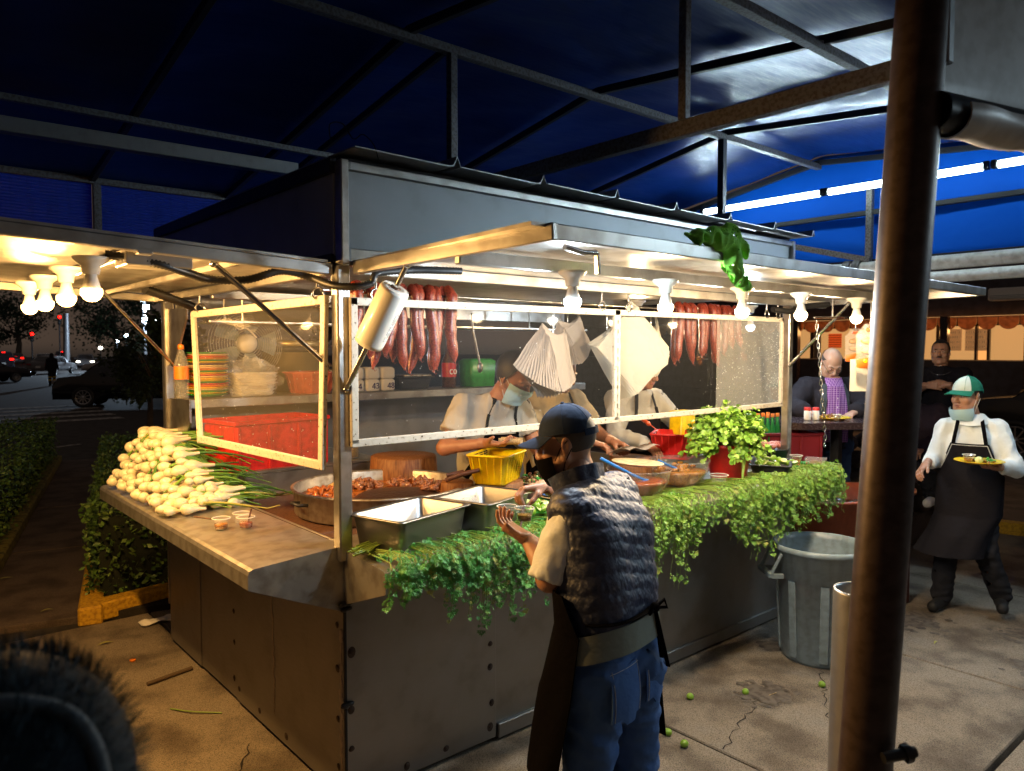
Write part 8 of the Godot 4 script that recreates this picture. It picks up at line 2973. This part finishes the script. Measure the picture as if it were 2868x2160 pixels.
	m.bar(kn, kn + Vector3(0.035, -0.2, 0.03), 0.018, 0.003)
	m.bar(kn, kn + Vector3(0.0, -0.16, 0.03), 0.018, 0.003)
	part("apron_knot", m, M.apron_black, o)
	# cups in his hand, spoon in the other
	var L: Vector3 = J.wrL + at
	cup_of("clear cup of red salsa held in the vest man's left hand", L + Vector3(0.005, 0.052, -0.125), M.salsa_red, 0.034, 0.05)
	cup_of("clear cup of pale green salsa held in the vest man's left hand", L + Vector3(0.07, 0.04, -0.10), M.salsa_verde, 0.034, 0.05)
	m = MB.new()
	m.tube([Vector3(0, 0, 0), Vector3(-0.03, -0.05, 0.03), Vector3(-0.07, -0.1, 0.06)], 0.0045, 6)
	one("stirring_spoon", m, M.wood_dark, "dark spoon stick held between the vest man's right fingers", "spoon", J.wrR + at + Vector3(-0.085, -0.045, -0.03))


func waiter():
	var at := Vector3(4.53, 0.0, 0.8)
	var J := {"hips": Vector3(4.53, 0.86, 0.8), "chest": Vector3(4.55, 1.2, 0.8), "neck": Vector3(4.56, 1.40, 0.79), "head": Vector3(4.52, 1.55, 0.765), "shL": Vector3(4.62, 1.335, 0.96), "shR": Vector3(4.51, 1.325, 0.62), "elL": Vector3(4.56, 1.06, 1.07), "wrL": Vector3(4.32, 1.09, 1.02), "elR": Vector3(4.44, 1.09, 0.60), "wrR": Vector3(4.27, 1.06, 0.60), "hpL": Vector3(4.55, 0.83, 0.88), "hpR": Vector3(4.51, 0.83, 0.72), "knL": Vector3(4.50, 0.46, 0.92), "knR": Vector3(4.41, 0.47, 0.70), "anL": Vector3(4.63, 0.13, 0.99), "anR": Vector3(4.46, 0.085, 0.66)}
	var fb := face_basis(72, -4)
	var f := Vector3(-0.96, 0, 0.2).normalized()
	var o := person("waiter in green and white cap, white polo shirt and black apron carrying a yellow plate", at, J, fb, "skin", [["cup", -1, Vector3(-0.95, 0.05, -0.2), Vector3(0, 1, 0)], ["relax", 1, Vector3(-0.85, -0.45, -0.1), Vector3(0.2, -0.7, 0.6)]])
	shirt(o, "polo_shirt", J, M.shirt_white, 1.6, 1.0, 0.06, 0.011, 0.061)
	trousers(o, J, M.trousers_dark, 0.05, 1.0)
	shoes(o, J, M.black, [Vector3(-0.85, 0, 0.3).normalized(), Vector3(-1, 0, 0.0)])
	eyes(o, J, fb, M.hair)
	hair(o, J, fb, M.hair, 1.0)
	ball_cap(o, J, fb, M.cap_green, M.cap_white, M.cap_green)
	mask(o, J, fb, M.mask_blue, 0.078)
	var m := MB.new()
	m.slab(func(u, v):
		var a := lerpf(-2.6, 2.6, u) + PI
		return J.neck + Vector3(0, 0.02 - 0.05 * v - 0.03 * cos(a) * -1.0 * v, 0) + f * -cos(a) * (0.068 + 0.045 * v) + f.cross(UP) * sin(a) * (0.072 + 0.04 * v), 30, 6, 0.006)
	part("collar", m, M.shirt_white, o)
	var h: Vector3 = J.hips
	part("apron", wrap_panel([[J.chest + Vector3(0, 0.02, 0), 0.2, 0.155, -0.62, 0.62], [J.chest + Vector3(0, -0.12, 0), 0.2, 0.158, -0.95, 0.95], [h + Vector3(0, 0.1, 0), 0.21, 0.165, -1.7, 1.7], [h + Vector3(-0.02, -0.15, 0), 0.21, 0.18, -1.7, 1.7], [h + Vector3(-0.09, -0.28, -0.03), 0.2, 0.19, -1.55, 1.5], [h + Vector3(-0.15, -0.42, -0.07), 0.22, 0.2, -1.5, 1.35]], f, 2.0), M.apron_grey, o)
	m = MB.new()
	var r := f.cross(UP)
	var pp := []
	for k in 11:
		var a := lerpf(-0.56, 0.56, k / 10.0)
		pp.append(J.chest + r * sin(a) * 0.203 + f * cos(a) * 0.1585 + Vector3(0, 0.008, 0))
	m.tube(pp, 0.0028, 5)
	for s in [-1, 1]:
		m.tube([J.chest + r * sin(0.56 * s) * 0.203 + f * cos(0.56) * 0.1585 + Vector3(0, 0.008, 0), J.chest + Vector3(0, -0.06, 0) + r * sin(0.7 * s) * 0.204 + f * cos(0.7) * 0.16, J.chest + Vector3(0, -0.12, 0) + r * sin(0.88 * s) * 0.204 + f * cos(0.88) * 0.161], 0.0028, 5)
		part("apron_strap", strap([J.chest + f * 0.135 + r * 0.1 * s + Vector3(0, 0.015, 0), J.chest + f * 0.135 + r * 0.088 * s + Vector3(0, 0.09, 0), J.neck + f * 0.06 + r * 0.072 * s + Vector3(0, -0.02, 0), J.neck - f * 0.04 + r * 0.06 * s], 0.024), M.apron_black, o)
	part("white_piping", m, M.thread, o)
	var pl := plate("yellow plate with salsa cup and lime carried by the waiter", J.wrL + at + Vector3(-0.12, 0.03, -0.06), 0.15, "yellow")
	food_heap(pl, Vector3(0.03, 0.012, 0.02), 0.06, 0.03, 20, [M.green, M.salsa_verde])
	var pa: Vector3 = J.wrL + at + Vector3(-0.12, 0.036, -0.06)
	cup_of("cup of green yellow salsa on the waiter's plate", pa + Vector3(-0.04, 0.0, -0.05), M.salsa_green, 0.036, 0.05)
	var li := one("lime", T.lime_whole, M.lime_flesh, "pale lime half standing on the waiter's yellow plate", "lime", pa + Vector3(-0.07, 0.022, 0.02))
	li.scale = Vector3(1.3, 1.3, 1.3)


func diner():
	var at := Vector3(4.84, 0.28, -0.4)
	var J := {"hips": Vector3(4.84, 1.1, -0.4), "chest": Vector3(4.83, 1.45, -0.39), "neck": Vector3(4.80, 1.64, -0.375), "head": Vector3(4.755, 1.765, -0.345), "shR": Vector3(4.68, 1.575, -0.545), "shL": Vector3(4.97, 1.575, -0.24), "elR": Vector3(4.47, 1.40, -0.55), "wrR": Vector3(4.35, 1.375, -0.36), "elL": Vector3(4.88, 1.40, -0.08), "wrL": Vector3(4.62, 1.375, -0.07)}
	legs_down(J, 0.28)
	var fb := face_basis(138, -38)
	var f := Vector3(-0.67, 0, 0.742).normalized()
	var r := f.cross(UP)
	var o := person("balding man with glasses, dark jacket and purple check shirt eating at the high table", at, J, fb, "skin_light", [["relax", 1, Vector3(-0.2, -0.2, 0.9), Vector3(0.1, -1, 0.1)], ["relax", -1, Vector3(-0.9, -0.2, -0.1), Vector3(0.1, -1, 0.1)]])
	shirt(o, "jacket", J, M.jacket_dark, 1.85, 1.16, 0.04, 0.012, 0.085)
	var c: Vector3 = J.chest
	part("check_shirt", wrap_panel([[J.neck + Vector3(0, -0.0, 0), 0.09, 0.085, -0.85, 0.85], [J.neck + Vector3(0, -0.07, 0), 0.14, 0.125, -0.5, 0.5], [c + Vector3(0, 0.0, 0), 0.2, 0.158, -0.42, 0.42], [c + Vector3(0, -0.2, 0), 0.21, 0.165, -0.45, 0.45], [J.hips, 0.21, 0.165, -0.5, 0.5]], f, 0.0), M.check, o)
	var m := MB.new()
	m.prism([Vector2(-0.045, 0.0), Vector2(0.045, 0.0), Vector2(0.0, -0.13)], 0, 0.004, Transform3D(Basis(r, Basis(r, -0.42) * UP, r.cross(Basis(r, -0.42) * UP)), J.neck + f * 0.088 + Vector3(0, 0.01, 0)))
	part("open_collar", m, M.skin_light, o)
	for s in [-1, 1]:
		part("jacket_lining", wrap_panel([[J.neck + Vector3(0, -0.05, 0), 0.12, 0.115, 0.55 * s, 0.85 * s], [c, 0.205, 0.162, 0.4 * s, 0.68 * s], [J.hips + Vector3(0, 0.1, 0), 0.215, 0.168, 0.48 * s, 0.75 * s]], f, 0.0), M.lining, o)
	for k in 5:
		m = MB.new()
		m.ball(c + f * 0.163 + Vector3(0, 0.02 - k * 0.075, 0), Vector3(0.006, 0.006, 0.004), 8, 5)
		part("button", m, M.white_plastic, o)
	trousers(o, J, M.denim_dark)
	shoes(o, J, M.black, [f, f])
	eyes(o, J, fb, M.hair_grey)
	hair(o, J, fb, M.hair_grey, 1.005, true)
	m = MB.new()
	for s in [-1, 1]:
		var ring := []
		for k in 20:
			var a := TAU * k / 20.0
			ring.append(J.head + fb * Vector3(s * 0.033 + cos(a) * 0.024, -0.012 + sin(a) * 0.015, -0.107 + 0.01 * absf(cos(a))))
		m.tube(ring, 0.0022, 6, false, true)
		m.tube([J.head + fb * Vector3(s * 0.057, -0.01, -0.098), J.head + fb * Vector3(s * 0.082, 0.008, 0.01)], 0.002, 5)
	m.tube([J.head + fb * Vector3(-0.01, -0.008, -0.107), J.head + fb * Vector3(0.01, -0.008, -0.107)], 0.002, 5)
	part("glasses", m, M.black_plastic, o)


func seated_person():
	var at := Vector3(5.8, 0.28, 0.0)
	var J := {"hips": Vector3(5.88, 0.84, -0.02), "chest": Vector3(5.80, 1.20, -0.06), "neck": Vector3(5.74, 1.38, -0.08), "head": Vector3(5.68, 1.50, -0.1), "shR": Vector3(5.72, 1.33, -0.26), "shL": Vector3(5.88, 1.33, 0.12), "elR": Vector3(5.55, 1.1, -0.3), "wrR": Vector3(5.40, 1.05, -0.15), "elL": Vector3(5.72, 1.08, 0.18), "wrL": Vector3(5.5, 1.02, 0.1), "hpL": Vector3(5.9, 0.82, 0.06), "hpR": Vector3(5.84, 0.82, -0.1), "knL": Vector3(5.48, 0.84, 0.14), "knR": Vector3(5.42, 0.84, -0.08), "anL": Vector3(5.62, 0.60, 0.16), "anR": Vector3(5.5, 0.42, -0.02)}
	var fb := face_basis(85, -15)
	var f := Vector3(-1, 0, 0.1).normalized()
	var o := person("seated person in dark jacket and pale sneakers between the brown pole and the waiter", at, J, fb, "skin", [["relax", 1, Vector3(-1, -0.3, 0.2), Vector3(0, -1, 0)], ["relax", -1, Vector3(-1, -0.3, 0), Vector3(0, -1, 0)]])
	shirt(o, "jacket", J, M.purple_jacket, 1.9, 1.08, 0.06, 0.014, 0.078)
	trousers(o, J, M.trousers_dark)
	shoes(o, J, M.sneaker, [f, f])
	hair(o, J, fb, M.hair, 1.04)
	eyes(o, J, fb, M.hair)
	var s := thing("stool", "dark stool under the seated person in the dark jacket", "stool", Vector3(5.9, 0.28, -0.02))
	var m := MB.new()
	m.lathe([Vector2(0, 0.39), Vector2(0.17, 0.39), Vector2(0.18, 0.41), Vector2(0.17, 0.43), Vector2(0, 0.435)], 24)
	part("seat", m, M.table_dark, s)
	for k in 4:
		m = MB.new()
		var a := TAU * k / 4.0 + 0.4
		m.tube([Vector3(cos(a) * 0.11, 0.39, sin(a) * 0.11), Vector3(cos(a) * 0.18, 0, sin(a) * 0.18)], 0.012, 8)
		part("leg", m, M.black_plastic, s)


func foreground():
	# shoulder of someone's fleece jacket, very close and out of focus
	var o := thing("person", "blurred person in dark blue fleece, only a shoulder showing in the near left corner", "person", Vector3(-1.40, 0, 1.85))
	var F := Fld.new(Vector3(-0.36, 0.55, -0.32), Vector3(0.34, 1.72, 0.5), 0.016)
	F.cap(Vector3(0.02, 1.485, 0.08), Vector3(-0.04, 0.75, 0.14), 0.122, 0.16, 0.05)
	F.clip(Vector3(0, 0.6, 0), Vector3.DOWN)
	var m := MB.new()
	add_nets(m, F.nets())
	part("fleece_jacket", m, M.fleece, o)
	var hm := MB.new()
	hm.sg(-1)
	hm.tri(Vector3(-0.0012, 0, 0), Vector3(0.0012, 0, 0), Vector3(0, 0.004, 0.022))
	var mm := MultiMesh.new()
	mm.transform_format = MultiMesh.TRANSFORM_3D
	mm.mesh = hm.mesh()
	mm.instance_count = 5000
	for k in 5000:
		var dr := Vector3(rnd(-1, 1), rnd(-0.6, 1), rnd(-1, 1)).normalized()
		mm.set_instance_transform(k, Transform3D(Basis.looking_at(-(dr + rv(0.5)).normalized(), UP), Vector3(0.02, 1.485, 0.08) + dr * rnd(0.115, 0.124)))
	var mi := MultiMeshInstance3D.new()
	mi.name = "fleece_pile"
	mi.multimesh = mm
	mi.material_override = M.fleece_pile
	mi.set_meta("kind", "stuff")
	o.add_child(mi, true)
	m = MB.new()
	m.tube(curve([Vector3(-0.6, 0.65, 0.45), Vector3(-0.1, 0.85, 0.5), Vector3(0.35, 0.74, 0.57), Vector3(0.55, 0.5, 0.66), Vector3(0.62, 0.1, 0.78), Vector3(0.6, -0.5, 0.62)].map(func(q): return Vector3(0.02, 1.485, 0.08) + q.normalized() * 0.122), 40), 0.008, 8)
	part("seam_piping", m, M.lining, o)
	m = MB.new()
	m.tube([Vector3(-0.1, 0.7, 0.22), Vector3(-0.1, 0.05, 0.24)], [0.1, 0.06], 12)
	m.tube([Vector3(0.03, 0.7, 0.22), Vector3(0.03, 0.05, 0.24)], [0.1, 0.06], 12)
	part("trousers", m, M.trousers_dark, o)
